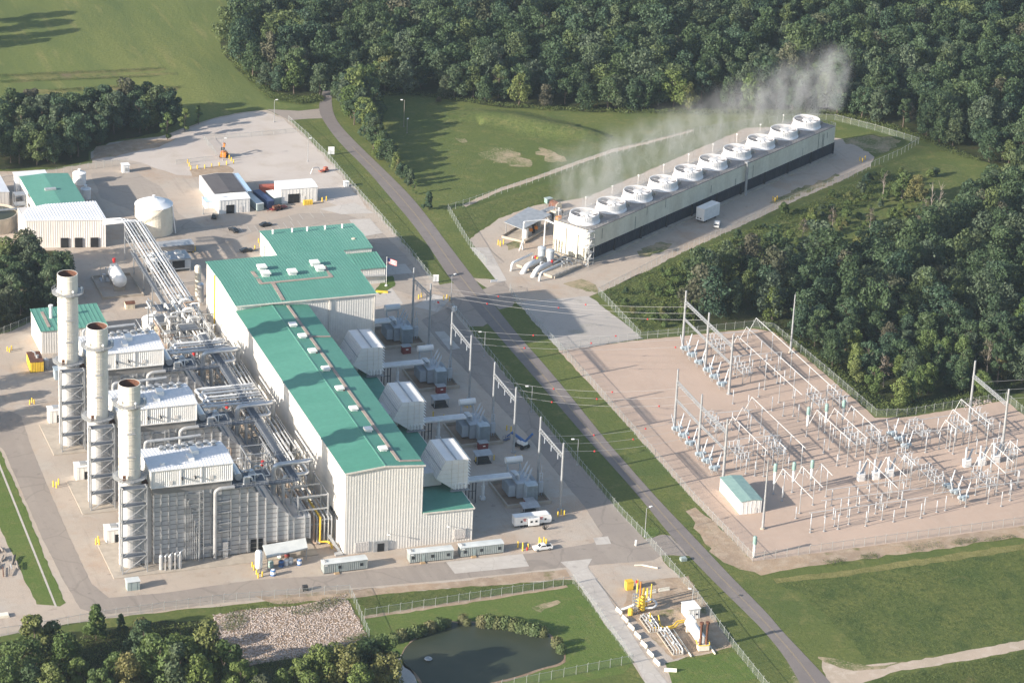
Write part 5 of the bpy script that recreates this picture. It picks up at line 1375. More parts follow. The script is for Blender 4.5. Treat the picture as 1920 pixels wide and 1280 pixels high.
for px, py, l in ((104, 790, 'pale cabin with rooftop unit left of the farthest stack foot'), (155, 896, 'pale cabin with rooftop unit left of the middle stack foot'), (212, 1014, 'pale cabin with rooftop unit left of the nearest stack foot')):
    x, y = P(px, py)
    T = shed('monitoring_cabin', l, x, y + .6, 4.2, 3.8, 4.2, 0, 0, None, 'grey_green', 'white', 'cabin', (('f', .9, 1.2, .1, 2.6, 'opening', 'doorway'),), 'monitoring cabins by the stacks')
    for o in KIDS[T.name]: 
        if o.name.startswith('wall'): o.data.materials[0] = MAT['white_siding']
    m = MB(); m.box(-.8, -1, 4.4, 1.2, .9, 5.0); m.build('rooftop_unit', 'pipe_grey', T)
x, y = P(249, 1103); shed('utility_box', 'small grey green box shed alone beside the front road corner', x, y + .2, 3.5, 2.6, 2.6, 0, 0, None, 'grey_green', 'trailer_roof', cat='box')
# ---------------------------------------------------------------- cooling tower
TA = radians(32.6)                                   # its long axis in plant axes
ux, uy = cos(TA), sin(TA)
tc = (143.2, 202.2)                                  # middle of the near end wall
TL, TW, THT = 160.5, 15.8, 12.2
tower = thing('cooling_tower', 'long cream cooling tower with ten white fan stacks and dark louvres below', 'cooling tower', (*tc, 0), TA)
m = MB(); h = TW / 2
m.ribwall((0, -h), (TL, -h), 5.4, THT, 1.2, .05); m.ribwall((TL, -h), (TL, h), 5.4, THT, 1.2, .05); m.ribwall((TL, h), (0, h), 5.4, THT, 1.2, .05)
m.ribwall((0, h), (0, -h), .8, THT, 1.2, .05)
m.add([(0, -h, 5.4), (TL, -h, 5.4), (TL, -h + 1.6, 5.3), (0, -h + 1.6, 5.3)], [(3, 2, 1, 0)])
m.build('casing', 'tower_cream', tower)
m = MB()
for k in range(10):
    x0 = k * TL / 10 + .5; x1 = (k + 1) * TL / 10 - .5
    m.add([(x0, -h + .2, 5.4), (x1, -h + .2, 5.4), (x1, -h + .7, .5), (x0, -h + .7, .5)], [(3, 2, 1, 0)])
    for q in range(14): x = x0 + (x1 - x0) * q / 13; m.bar((x, -h + .12, 5), (x, -h + .6, .8), .14)
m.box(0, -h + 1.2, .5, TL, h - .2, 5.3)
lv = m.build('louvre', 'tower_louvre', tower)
m = MB()
for k in range(11): x = k * TL / 10; m.box(x - .28, -h - .02, .5, x + .28, -h + .9, 5.42)
m.build('louvre_post', 'dark', tower)
m = MB(); m.box(-.8, -h - .9, 0, TL + .8, h + .8, .6); m.build('basin', 'basin', tower)
m = MB(); m.box(.05, -h + .1, THT - .35, TL - .05, h - .1, THT - .12); m.build('deck', 'tower_deck', tower)
m = MB()
rail(m, (0, -h + .1, THT), (TL, -h + .1, THT)); rail(m, (0, h - .1, THT), (TL, h - .1, THT)); rail(m, (0, -h, THT), (0, h, THT)); rail(m, (TL, -h, THT), (TL, h, THT))
m.build('handrail', 'steel_grey', tower)
m = MB(); m.bar((0, -h - .05, THT), (TL, -h - .05, THT), .2, .3); m.build('deck_edge', 'tower_deck', tower)
r5 = random.Random(5)
for k in range(14):
    x = r5.uniform(3, TL - 3); m = MB(); z0 = r5.uniform(6, 9); m.bar((x, -h - .09, 5.1 if k % 2 else z0), (x, -h - .09, z0 + r5.uniform(1.5, 4)), .16, .06); m.build('downpipe', 'dark' if k % 3 else 'tower_deck', tower)
def make_fan(x):
    m = MB(); R = 5.0
    m.lathe([(5.75, .0), (5.7, .3), (5.32, .75), (5.15, 1.2), (5.1, 2.0), (5.12, 2.75), (5.22, 3.0), (4.98, 3.0), (4.88, 2.7)], 48, (0, 0, 0), caps=False)
    f = m.build('fan_stack', 'fan_white', tower, loc=(x, .3, THT - .1), smooth=True)
    m = MB()
    for i in range(48):
        a = 2 * pi * i / 48; m.bar((5.3 * cos(a), 5.3 * sin(a), .8), (5.17 * cos(a), 5.17 * sin(a), 2.8), .16)
    m.build('stack_rib', 'fan_white', f)
    m = MB(); m.lathe([(4.87, 2.7), (4.85, 1.9), (4.9, .3), (4.9, .15), (.01, .15)], 40, caps=False); m.build('throat', 'fan_inside', f)
    m = MB(); m.cyl((0, 0, .6), (0, 0, 1.9), .75, 12); m.lathe([(1.7, 2.4), (1.7, 2.6), (.3, 2.75)], 16); m.cyl((0, 0, 1.8), (0, 0, 2.4), .6, 10)
    m.cyl((0, 0, .9), (4.7, -2.1, .9), .22, 8)
    m.build('hub', 'fan_white', f)
    for i in range(8):
        a = 2 * pi * i / 8 + .15; c, s_ = cos(a), sin(a)
        m = MB(); p = [(1.0, -.5), (4.55, -.3), (4.55, .34), (1.0, .55)]
        vs = [(c * q - s_ * w_, s_ * q + c * w_, 2.3 + w_ * .35 + dz) for dz in (0, .07) for q, w_ in p]
        m.add(vs, [(3, 2, 1, 0), (4, 5, 6, 7), (0, 1, 5, 4), (1, 2, 6, 5), (2, 3, 7, 6), (3, 0, 4, 7)]); m.build('blade', 'fan_white', f)
    m = MB(); m.box(5.2, -2.9, 0, 6.6, -1.8, 1.2); m.box(6.6, -3.2, 0, 7.2, -2.4, .9); m.build('motor', 'basin', f)
    return f
f0_ = make_fan(7.6)
for k in range(1, 10):
    f = f0_.copy(); link(f, tower); f.location.x = 7.6 + k * 16.05; f.rotation_euler = (0, 0, 0)
    for c_ in KIDS[f0_.name]: link(c_.copy(), f)
for k in range(10):
    m = MB(); x = 2 + k * 16.05; m.bar((x, h - .3, THT), (x, h - .3, THT + 4), .1); m.box(x - .25, h - .6, THT + 3.9, x + .25, h - .1, THT + 4.2); m.build('deck_light', 'white', tower)
m = MB()                                              # scaffold stair at the near corner
for x in (.2, 3.0):
    for y in (-h - 2.2, -h - .3): m.bar((x - 3, y, 0), (x - 3, y, 13.2), .16)
for i in range(5):
    z = i * 2.6; m.box(-2.9, -h - 2.2, z + 2.4, 0, -h - .3, z + 2.5); m.bar((-2.8, -h - (1.8 if i % 2 else .8), z), (-.1, -h - (1.8 if i % 2 else .8), z + 2.5), .6, .1)
    m.bar((-2.9, -h - 2.2, z + 3.5), (0, -h - 2.2, z + 3.5), .07); m.bar((-2.9, -h - 2.2, z), (-2.9, -h - .3, z + 2.5), .1)
m.build('scaffold_stair', 'steel_grey', tower)
m = MB(); m.box(-.3, h - 4.4, 10.9, -.1, -h + 1.4, 11.15); m.bar((-.25, 2.2, 1), (-.25, 2.2, 11), .2); m.bar((-.25, -3, 1), (-.25, -3, 9.8), .22); m.build('riser_pipe', 'pipe_grey', tower)
m = MB(); m.box(.4, h - 1.3, THT, 2.6, h - .2, THT + 1.3); m.build('hose_box', 'orange', tower)
m = MB(); m.cyl((98, -h - .8, 0), (98, -h - .8, 13), .5, 10); m.box(97.2, -h - 1.2, 12.8, 98.8, -h, 13.4); m.build('riser_pipe', 'pipe_grey', tower)

# pumps and big pipes at its near end
def tw(x, y): return (tc[0] + ux * x - uy * y, tc[1] + uy * x + ux * y)
pump = thing('pump_station', 'pump pit with grey motors and white pipes bending into the ground before the cooling tower', 'pump station', (*P(1030, 500), 0), TA)
m = MB(); m.box(-8, -8.5, 0, 8, 8.5, .9); m.build('pit_slab', 'basin', pump)
m = MB(); rail(m, (-8, -8.5, .9), (8, -8.5, .9)); rail(m, (8, -8.5, .9), (8, 8.5, .9)); rail(m, (-2, -8.5, 2.4), (8, -8.5, 2.4)); m.build('handrail', 'galv', pump)
for k, yy in enumerate((4.0, 0.2)):
    m = MB(); m.cyl((.5, yy, .9), (.5, yy, 3.2), 1.0, 14); m.cyl((.5, yy, 3.2), (.5, yy, 5.4), 1.35, 16); m.lathe([(1.35, 5.4), (1.5, 5.5), (1.5, 6.1), (.6, 6.5), (.05, 6.5)], 16, (.5, yy, 0)); m.build('pump_motor', 'trafo', pump)
for yy, R_, x1 in ((3.0, .95, -12.5), (-1.6, .95, -12.5)):
    m = MB(); m.tube(bend([(-2, yy, 2.2), (x1 + 3, yy, 2.2), (x1, yy, -1.2)], 4.2, 8), R_, 14); m.build('discharge_pipe', 'pipe_white', pump, smooth=True)
for yy, x1 in ((7.2, -12.8), (-5.8, -13.4)):
    m = MB(); m.tube(bend([(-.5, yy, 3.1), (x1 + .5, yy, 2.9), (x1, yy, -.4)], 1.2, 6), .42, 10); m.build('makeup_pipe', 'pipe_white', pump, smooth=True)
r6 = random.Random(9)
for k in range(12):
    m = MB(); x, y = r6.uniform(-5, 6), r6.uniform(-7, 7); m.tube(bend([(x, y, .9), (x, y, r6.uniform(1.5, 3.4)), (x + r6.uniform(1, 4), y, 2.2), (x + 4, y + r6.uniform(-2, 2), .9)], .5), r6.uniform(.18, .45), 8); m.build('valve_pipe', r6.choice(('pipe_grey', 'pipe_lag', 'steel_grey')), pump)
for (x, y), mt in (((-3, 3.2), 'safety_yellow'), ((-1.5, -2.2), 'red'), ((-2.2, 4.6), 'red')):
    m = MB(); m.cyl((x, y, 2.6), (x, y, 3.5), .4, 8); m.build('hand_wheel', mt, pump)
# chemical canopy
c0_, c1_, c2_, c3_ = [P(*q, 5.2) for q in ((945, 416), (991, 388), (1034, 402), (980, 430))]
T = thing('chemical_canopy', 'grey roofed chemical canopy left of the cooling tower end', 'canopy', (*c0_, 0))
L_ = lambda q, z: (q[0] - c0_[0], q[1] - c0_[1], z)
m = MB(); m.add([L_(q, z) for z in (5.0, 5.2) for q in (c0_, c3_, c2_, c1_)], [(3, 2, 1, 0), (4, 5, 6, 7), (0, 1, 5, 4), (1, 2, 6, 5), (2, 3, 7, 6), (3, 0, 4, 7)]); m.build('roof', 'galv', T)
for q in (c0_, c1_, c2_, c3_):
    mid = Vector(((c0_[0] + c2_[0]) / 2, (c0_[1] + c2_[1]) / 2)); p = Vector(q).lerp(mid, .1); m = MB(); m.bar(L_(p, 0), L_(p, 5.0), .22); m.build('post', 'steel_grey', T)
cm = ((c0_[0] + c2_[0]) / 2 - c0_[0], (c0_[1] + c2_[1]) / 2 - c0_[1])
m = MB(); d_ = Vector((c1_[0] - c0_[0], c1_[1] - c0_[1])).normalized(); e_ = Vector((-d_.y, d_.x))
def cp(a, b): return (cm[0] + d_.x * a + e_.x * b, cm[1] + d_.y * a + e_.y * b)
pl = [cp(-11, -5), cp(7, -5), cp(7, 4.5), cp(-11, 4.5)]
m.prism(pl, 0, .3)
for i in range(4): a, b = pl[i], pl[(i + 1) % 4]; m.bar((*a, .6), (*b, .6), .3, .7)
m.build('bund', 'basin', T)
for i, (a, b, r_, hh, mt) in enumerate(((-6.5, -2.6, 1.1, 3.4, 'white'), (-3.4, -2.6, 1.0, 3.2, 'pipe_grey'), (-.5, -2.4, 1.0, 3.2, 'dark'), (2.4, -2.2, .9, 3.0, 'casing_dark'), (5, -2, .8, 2.6, 'pipe_grey'))):
    m = MB(); m.cyl((*cp(a, b), .3), (*cp(a, b), .3 + hh), r_, 14); m.lathe([(r_, 0), (r_ * .6, .35), (.05, .45)], 14, (*cp(a, b), .3 + hh)); m.build('chemical_tank', mt, T)
for a, b in ((-4.9, -4.0), (-1.8, -4.4)): m = MB(); m.box(*[v - .5 for v in cp(a, b)], 2.6, *[v + .5 for v in cp(a, b)], 3.6); m.build('drum', 'orange', T)
x, y = P(1040, 408)
T = thing('electrical_skid', 'cluster of grey electrical cabinets and railings right of the chemical canopy', 'cabinet', (x, y, 0), TA)
for i in range(6): m = MB(); q = -4 + i * 1.5; m.box(q, -1 + (i % 2) * .5, 0, q + 1.1, .4 + (i % 3) * .4, 1.8 + (i * 37 % 5) * .25); m.build('cabinet', ('galv', 'dark', 'cream', 'steel_grey')[i % 4], T)
m = MB(); m.box(-5, 1.5, 2.6, 3, 4, 2.75); rail(m, (-5, 1.5, 2.75), (3, 1.5, 2.75)); rail(m, (-5, 4, 2.75), (3, 4, 2.75)); m.bar((-4.8, 1.7, 0), (-4.8, 1.7, 2.6), .2); m.bar((2.8, 3.8, 0), (2.8, 3.8, 2.6), .2); m.build('platform', 'galv', T)
# overhead pipe portal
pA, pB = P(980, 468), P(1020, 462)
T = thing('pipe_portal', 'white pipe portal on two tall posts before the cooling tower end', 'pipe', (*pA, 0))
dx, dy = pB[0] - pA[0], pB[1] - pA[1]; te = tw(0, -4)
m = MB(); m.tube(bend([(0, 0, 0), (0, 0, 10.6), (dx, dy, 10.2), (te[0] - pA[0], te[1] - pA[1], 9.8)], .5), .28, 8); m.build('pipe', 'pipe_white', T)
m = MB(); m.cyl((dx, dy, 0), (dx, dy, 10.2), .3, 8); m.bar((0, 0, 3.6), (-1.6, -.8, 0), .25); m.build('post', 'pipe_white', T)
x, y = P(1043, 390)
T = thing('hut', 'small arched cream hut with brown back near the meadow fence', 'hut', (x, y, 0), .35)
m = MB(); pr = [(-1.5, 0), (1.5, 0), (1.5, 1.4), (1.1, 2.2), (0, 2.6), (-1.1, 2.2), (-1.5, 1.4)]; m.xprism(pr, -1.5, -1.3); m.build('front_wall', 'cream', T)
m = MB(); m.xprism(pr, -1.3, 2.6); m.build('shell', 'rust', T)
x, y = P(1037, 384); shed('utility_box', 'pale green box just behind the arched cream hut', x - 1, y + 2.5, 2.4, 1.8, 1.7, .3, 0, None, 'cap_green', 'grey_green', cat='box')

# white box truck body and pickup beside the tower
x, y = P(1325, 411)
T = thing('box_trailer', 'tall white box trailer parked against the dark louvres of the cooling tower', 'trailer', (x, y, 0), TA)
m = MB(); m.box(-5, -2.1, 1.0, 5, 1.5, 5.6); b_ = m.build('body', 'white', T)
m = MB(); m.box(-5.08, -2.16, 5.6, 5.08, 1.56, 5.72); m.build('roof', 'white', T)
m = MB(); m.box(-5.06, -.9, 1.5, -5.01, -.4, 2.0); m.box(-5.06, .4, 1.5, -5.01, .9, 2.0); m.bar((-5.06, -.9, 1.75), (-5.06, .9, 1.75), .06); m.build('vent', 'dark', b_)
m = MB(); m.box(-4.8, -1.3, .7, 4.8, 1.3, 1.0); m.build('chassis', 'dark', T)
for sx in (-3.6, -2.4, 3.4):
    for sy in (-1.3, 1.3): m = MB(); m.cyl((sx, sy - .18, .5), (sx, sy + .18, .5), .5, 14); m.build('wheel', 'rubber', T)

def make_pickup(px, py, rot, label, mat='white', bed='dark', group=None):
    T = thing('pickup_truck', label, 'pickup', (*P(px, py), 0), rot, group)
    W_ = .98
    m = MB()                                              # x forward
    m.xprism([(2.75, .55), (2.8, 1.0), (2.65, 1.18), (1.25, 1.28), (-.95, 1.28), (-.95, .5), (2.4, .45)], -W_, W_)
    m.box(-2.85, -W_, .5, -.95, -W_ + .1, 1.25); m.box(-2.85, W_ - .1, .5, -.95, W_, 1.25); m.box(-2.85, -W_, .5, -2.75, W_, 1.2); m.box(-2.8, -W_ + .1, .5, -.95, W_ - .1, .62)
    b = m.build('body', mat, T)
    m = MB(); m.xprism([(1.35, 1.27), (.55, 1.86), (-.7, 1.88), (-.95, 1.27)], -W_ + .1, W_ - .1); c = m.build('cab', mat, T)
    m = MB(); m.add([(1.29, -.72, 1.34), (1.29, .72, 1.34), (.62, .68, 1.83), (.62, -.68, 1.83)], [(0, 1, 2, 3)]); m.build('windscreen', 'glass', c)
    for s in (-1, 1): m = MB(); m.add([(1.1, s * .895, 1.34), (.52, s * .895, 1.78), (-.6, s * .895, 1.78), (-.8, s * .895, 1.34)], [(0, 1, 2, 3) if s < 0 else (3, 2, 1, 0)]); m.build('side_window', 'glass', c)
    m = MB(); m.box(-2.74, -W_ + .1, .63, -.97, W_ - .1, 1.0); m.build('bed_liner', bed, T)
    for sx in (1.75, -1.85):
        for sy in (-.86, .86): m = MB(); m.cyl((sx, sy - .13, .39), (sx, sy + .13, .39), .39, 14); w_ = m.build('wheel', 'rubber', T); m = MB(); m.cyl((sx, sy - .14, .39), (sx, sy + .14, .39), .2, 10); m.build('rim', 'galv', w_)
    for s in (-.7, .7): m = MB(); m.box(2.72, s - .2, .8, 2.83, s + .2, 1.0); m.build('headlight', 'white', b)
    return T
make_pickup(1017, 1030, pi + .02, 'white pickup with dark bed parked among yellow posts by the front road')
x, y = P(1345, 424)
make_pickup(1344, 424, TA + .5, 'white pickup partly behind bushes beside the tall white box trailer')

def make_car(px, py, rot, label, mat='car_black', kind='car'):
    T = thing('parked_car', label, kind, (*P(px, py), 0), rot, 'dark cars in the west lot')
    m = MB(); m.xprism([(2.3, .4), (2.35, .75), (2.1, .92), (1.0, 1.0), (-1.6, 1.02), (-2.3, .95), (-2.35, .5), (-2.2, .38)], -.88, .88); m.build('body', mat, T)
    m = MB(); m.xprism([(1.05, .98), (.35, 1.45), (-1.0, 1.48), (-1.9, 1.0)], -.76, .76); m.build('cabin', 'glass', T)
    m = MB(); m.box(-1.0, -.7, 1.47, .3, .7, 1.53); m.build('roof', mat, T)
    for sx in (1.4, -1.4):
        for sy in (-.8, .8): m = MB(); m.cyl((sx, sy - .12, .34), (sx, sy + .12, .34), .34, 12); m.build('wheel', 'rubber', T)
    return T
make_car(438, 434, 1.9, 'dark car alone in the lot, closest to the control building roof corner')
make_car(402, 408, 1.2, 'dark car in front of the white block shed doorway')
make_car(498, 424, .2, 'dark car half behind the back roof edge of the control building')
make_car(462, 472, .1, 'dark car beside the yellow bars at the broad hall corner')

# ---------------------------------------------------------------- front yard
def make_office(px0, px1, label, wins, roofed=True):
    a, b = P(*px0), P(*px1)
    rot = atan2(b[1] - a[1], b[0] - a[0]); L = hypot(b[0] - a[0], b[1] - a[1])
    T = thing('office_trailer', label, 'trailer', (*a, 0), rot, 'grey office trailers before the hall')
    m = MB(); m.ribwall((0, 0), (L, 0), .25, 3.0, .55, .05); m.ribwall((L, 0), (L, 3), .25, 3, .55, .05); m.ribwall((0, 3), (0, 0), .25, 3, .55, .05); m.box(.04, .04, .25, L - .04, 3, 2.95); w_ = m.build('body', 'trailer_grey', T)
    m = MB(); m.add([(-.12, -.14, 3.0), (L + .12, -.14, 3.0), (L + .12, 3.1, 3.0), (-.12, 3.1, 3.0), (-.12, -.14, 3.08), (L + .12, -.14, 3.08), (L + .12, 1.5, 3.28), (-.12, 1.5, 3.28), (L + .12, 3.1, 3.08), (-.12, 3.1, 3.08)],
                    [(3, 2, 1, 0), (0, 1, 5, 4), (4, 5, 6, 7), (7, 6, 8, 9), (2, 3, 9, 8), (0, 4, 7, 9, 3), (1, 2, 8, 6, 5)]); m.build('roof', 'trailer_roof', T)
    m = MB(); m.cyl((.8, 1.9, 3.1), (.8, 1.9, 3.5), .35, 8); m.box(.5, .9, 3.1, 1.2, 1.5, 3.45); m.build('roof_vent', 'steel_grey', T)
    for q in wins: m = MB(); m.box(q * L - .42, -.1, 1.25, q * L + .42, -.055, 2.15); m.build('window', 'glass', w_)
    m = MB(); q = .31 * L; m.box(q - .45, -.09, .3, q + .45, -.055, 2.3); m.build('door', 'grey_green', w_)
    m = MB(); m.box(.1, .05, 0, L - .1, 2.9, .25); m.build('base', 'dark', T)
    m = MB(); m.box(.3, -.1, 2.45, 1.1, -.06, 2.75); m.build('sign_plate', 'white', w_)
    m = MB(); m.box(.28 * L - .6, -1.1, 0, .28 * L + .8, -.12, .3); m.build('step', 'timber', T)
    return T
make_office((607, 1076), (689, 1066), 'dark grey office trailer beside the drum canopy, leftmost of three', (.36, .86))
make_office((768, 1056), (850, 1048), 'ribbed grey office trailer between the two others, opposite the pale slab', (.08, .52, .88))
make_office((864, 1045), (944, 1036), 'ribbed grey office trailer closest to the pickup and bollards', (.1, .48, .9))

a, b = P(964, 990), P(1033, 982)
T = thing('site_trailer', 'long white site trailer with red marks and rounded end in the hall shadow', 'trailer', ((a[0] + b[0]) / 2, (a[1] + b[1]) / 2 + 1.2, 0), atan2(b[1] - a[1], b[0] - a[0]))
m = MB(); n = 8; prof = [(-5.6, .7), (-5.6, 3.3), (5.0, 3.3), (5.5, 3.0), (5.8, 2.2), (5.7, .9), (5.4, .7)]; m.xprism(prof, -1.25, 1.25); b_ = m.build('body', 'white', T)
m = MB(); m.box(-5.62, -1.3, 3.3, 4.9, 1.3, 3.42); m.build('roof', 'white', T)
m = MB(); m.box(-1.5, -2.0, .6, 1.8, -1.27, 2.9); so = m.build('slide_out', 'white', T)
for q in (-.7, .8): m = MB(); m.box(q - .35, -2.04, 1.6, q + .35, -2.01, 2.2); m.build('window', 'glass', so)
for q in (-3.5, 3.9): m = MB(); m.box(q - .3, -1.3, 1.6, q + .3, -1.26, 2.2); m.build('window', 'glass', b_)
for q in (-2.5, 2.6):
    m = MB(); m.box(q - .5, -1.3, 2.55, q + .5, -1.265, 2.75); m.box(q - .5, -1.3, 2.25, q + .3, -1.265, 2.42); m.box(q - .3, -1.3, 1.95, q + .5, -1.265, 2.12); m.build('emblem', 'logo_red', b_)
for sx in (-3.4, -2.4, 3.2):
    for sy in (-1.1, 1.1): m = MB(); m.cyl((sx, sy - .15, .42), (sx, sy + .15, .42), .42, 12); m.build('wheel', 'rubber', T)
m = MB(); m.box(-5.4, -1.1, .5, 5.2, 1.1, .7); m.bar((5.4, 0, .6), (7.2, 0, .5), .15); m.build('chassis', 'dark', T)
x, y = P(1022, 993)
T = thing('shrub', 'dark bare shrub beside the rounded end of the white site trailer', 'shrub', (x, y, 0))
m = MB()
for i in range(26): a = r6.uniform(0, 6.3); m.bar((0, 0, 0), (r6.uniform(.3, 1.5) * cos(a), r6.uniform(.3, 1.2) * sin(a), r6.uniform(.8, 2.2)), .07)
m.build('twigs', 'dark', T)

# drum canopy
q0, q1, q2, q3 = [P(*q, 4.2) for q in ((492, 1024), (573, 1010), (577, 1025), (500, 1043))]
T = thing('drum_canopy', 'open canopy with pale sloping roof in front of the nearest boiler', 'canopy', (*q0, 0))
L_ = lambda q, z: (q[0] - q0[0], q[1] - q0[1], z)
m = MB(); m.add([L_(q3, 3.9), L_(q2, 3.9), L_(q1, 4.4), L_(q0, 4.4), L_(q3, 4.08), L_(q2, 4.08), L_(q1, 4.58), L_(q0, 4.58)], [(3, 2, 1, 0), (4, 5, 6, 7), (0, 1, 5, 4), (1, 2, 6, 5), (2, 3, 7, 6), (3, 0, 4, 7)]); m.build('roof', 'trailer_roof', T)
for q in (q0, q1, q2, q3): p = Vector(q).lerp(Vector(((q0[0] + q2[0]) / 2, (q0[1] + q2[1]) / 2)), .06); m = MB(); m.bar(L_(p, 0), L_(p, 4.0), .2); m.build('post', 'steel_grey', T)
m = MB(); m.bar(L_(q3, 3.75), L_(q2, 3.75), .15, .25); m.bar(L_(q0, 4.2), L_(q1, 4.2), .15, .25); m.build('beam', 'steel_grey', T)
x, y = P(485, 1072)
T = thing('vertical_tank', 'slim white upright tank beside the drum canopy', 'tank', (x, y, 0))
m = MB(); m.lathe([(.01, 1.0), (.7, 1.2), (1.05, 1.8), (1.05, 6.2), (.8, 6.7), (.01, 6.9)], 18, caps=False); m.build('shell', 'white', T, smooth=True)
m = MB()
for k in range(3): a = k * 2.1; m.bar((.8 * cos(a), .8 * sin(a), 0), (.8 * cos(a), .8 * sin(a), 1.8), .16)
m.bar((.4, -.6, 0), (.4, -.6, 1.2), .15); m.bar((.8, 0, .8), (.4, -.6, 1.0), .12); m.bar((.8 * cos(2.1), .8 * sin(2.1), .8), (.8, 0, .8), .1); m.bar((.8 * cos(4.2), .8 * sin(4.2), .8), (.8, 0, .8), .1); m.build('leg', 'galv', T)
def tote(px, py, body, band, label, h_=1.9):
    x, y = P(px, py); T = thing('chemical_tote', label, 'tote', (x, y, 0), r6.uniform(-.2, .2), 'chemical totes under the drum canopy')
    m = MB(); m.lathe([(.72, 0), (.75, .1), (.75, h_ - .3), (.6, h_ - .1), (.3, h_)], 14); m.build('drum', body, T)
    m = MB(); m.lathe([(.77, .05), (.77, .5), (.74, .5)], 14, caps=False); m.lathe([(.77, h_ - .55), (.77, h_ - .28), (.6, h_ - .05)], 14, caps=False); m.build('band', band, T)
for a in ((512, 1078, 'white', 'blue', 'white and blue tote standing out alone at the front of the drum canopy'), (561, 1058, 'white', 'blue', 'white and blue tote at the right end under the drum canopy'), (508, 1062, 'grey_green', 'cap_green', 'dark green drum at the left under the drum canopy'),
          (525, 1046, 'white', 'cap_green', 'white and green tote at the back under the drum canopy'), (527, 1061, 'navy', 'blue', 'navy tote in the middle under the drum canopy'), (536, 1058, 'grey_siding', 'white', 'pale grey tote right of the navy one under the drum canopy'),
          (545, 1056, 'white', 'pipe_grey', 'tall white tote third from the right under the drum canopy'), (538, 1048, 'rust', 'dark_red', 'brown drum at the back under the drum canopy')): tote(*a)
x, y = P(572, 1106)
T = thing('wheeled_bin', 'small dark wheeled bin on the front road verge', 'bin', (x, y, 0))
m = MB(); m.box(-.7, -.6, .3, .7, .6, 1.5); m.build('tub', 'dark', T)
for s in (-.6, .6): m = MB(); m.cyl((s, -.65, .25), (s, -.5, .25), .25, 10); m.build('wheel', 'rubber', T)
# blowdown vessels by the boiler foot
x, y = P(322, 1066)
T = thing('blowdown_skid', 'grey upright vessels and looped pipes at the near foot of the boiler', 'vessels', (x, y, 0))
for i, (a, hh) in enumerate(((-3, 4.4), (-.4, 4), (2.2, 4))): m = MB(); m.cyl((a, 0, .3), (a, 0, hh), .62, 12); m.lathe([(.62, 0), (.4, .35), (.05, .45)], 12, (a, 0, hh)); m.build('vessel', ('pipe_grey', 'pipe_lag', 'pipe_white')[i], T)
for i in range(4): m = MB(); m.tube(bend([(-2 + i * 1.4, -.8, .2), (-2 + i * 1.4, -.8, 4.8 + i * .2), (-1 + i * 1.5, .4, 4.8 + i * .2), (-1 + i * 1.5, 1.5, 2)], .5), .2, 7); m.build('pipe', 'pipe_lag', T)
x, y = P(978, 838)
T = thing('boom_lift', 'blue boom lift with raised arm parked in the hall shadow', 'lift', (x, y, 0), 2.0)
m = MB(); m.box(-1.8, -1.1, .55, 1.8, 1.1, 1.3); m.build('chassis', 'dark', T)
for sx in (-1.5, 1.5):
    for sy in (-1.35, 1.35): m = MB(); m.cyl((sx, sy - .25, .6), (sx, sy + .25, .6), .6, 12); m.build('wheel', 'rubber', T)
m = MB(); m.box(-1.7, -.9, 1.3, -.2, .9, 2.4); m.box(-.2, .4, 1.3, 1.2, 1.0, 2.2); m.build('engine_cover', 'white', T)
m = MB(); m.bar((-1.6, 0, 2.2), (4.5, 0, 3.4), .6, .7); m.bar((-1.6, 0, 2.6), (-4.6, .2, 6.2), .5, .6); m.bar((4.5, 0, 3.4), (6.6, 0, 1.2), .3); m.build('boom', 'blue', T)
m = MB(); m.box(6.2, -1.1, .2, 7.2, 1.1, .35); rail(m, (6.2, -1.1, .35), (6.2, 1.1, .35)); rail(m, (7.2, -1.1, .35), (7.2, 1.1, .35)); rail(m, (6.2, -1.1, .35), (7.2, -1.1, .35)); m.build('basket', 'navy', T)

# bollards
def bollards(pts, group, label, h_=1.5, mat='safety_yellow', r_=.17, proto=[None]):
    for px, py in pts:
        x, y = P(px, py)
        if proto[0] is None:
            m = MB(); m.cyl((0, 0, 0), (0, 0, 1.5), .17, 8); m.lathe([(.17, 1.5), (.1, 1.58), (.01, 1.6)], 8); o = m.build('bollard', 'safety_yellow'); proto[0] = o
        else:
            o = proto[0].copy(); link(o)
        o.location = (x, y, 0); o.scale = (1.25, 1.25, h_ / 1.5); tag(o, label, 'bollard', group)
bollards([(971, 1026), (980, 1028), (980, 1032), (990, 1030), (1011, 1018), (1014, 1021), (1020, 1018), (1024, 1021)], 'bollards around the front pickup', 'yellow bollard near the white pickup on the front road', 1.9)
bollards([(872, 762), (876, 764), (882, 762), (752, 762), (760, 757)], 'bollards at the gantry near the pale pad', 'yellow bollard at the foot of a gantry in the shaded yard', 1.6)
bollards([(966, 862), (974, 866), (978, 862), (892, 866), (926, 862), (950, 806), (958, 808), (832, 786), (812, 780)], 'bollards in the transformer yard', 'yellow bollard in the shaded transformer yard', 1.6)
bollards([(1046, 968), (1058, 966), (1052, 964)], 'bollards at the nearest gantry', 'yellow bollard at the foot of the gantry nearest the front road', 1.6)
bollards([(180, 1020), (186, 1022), (184, 1016)], 'bollards left of the nearest cabin', 'yellow bollard left of the nearest pale cabin', 1.9)
bollards([(100, 912), (106, 914), (110, 908)], 'bollards left of the middle cabin', 'yellow bollard left of the middle pale cabin', 1.9)
bollards([(56, 758), (64, 757), (60, 754)], 'bollards by the stained slab', 'yellow bollard on the slab left of the farthest stack', 1.5)
bollards([(14, 658), (22, 656), (18, 660)], 'bollards left of the yellow container', 'yellow bollard left of the yellow container', 1.5)
bollards([(473, 1062), (476, 1068), (481, 1076), (484, 1083), (492, 1080)], 'bollards around the upright tank', 'yellow bollard around the slim white tank', 1.5)
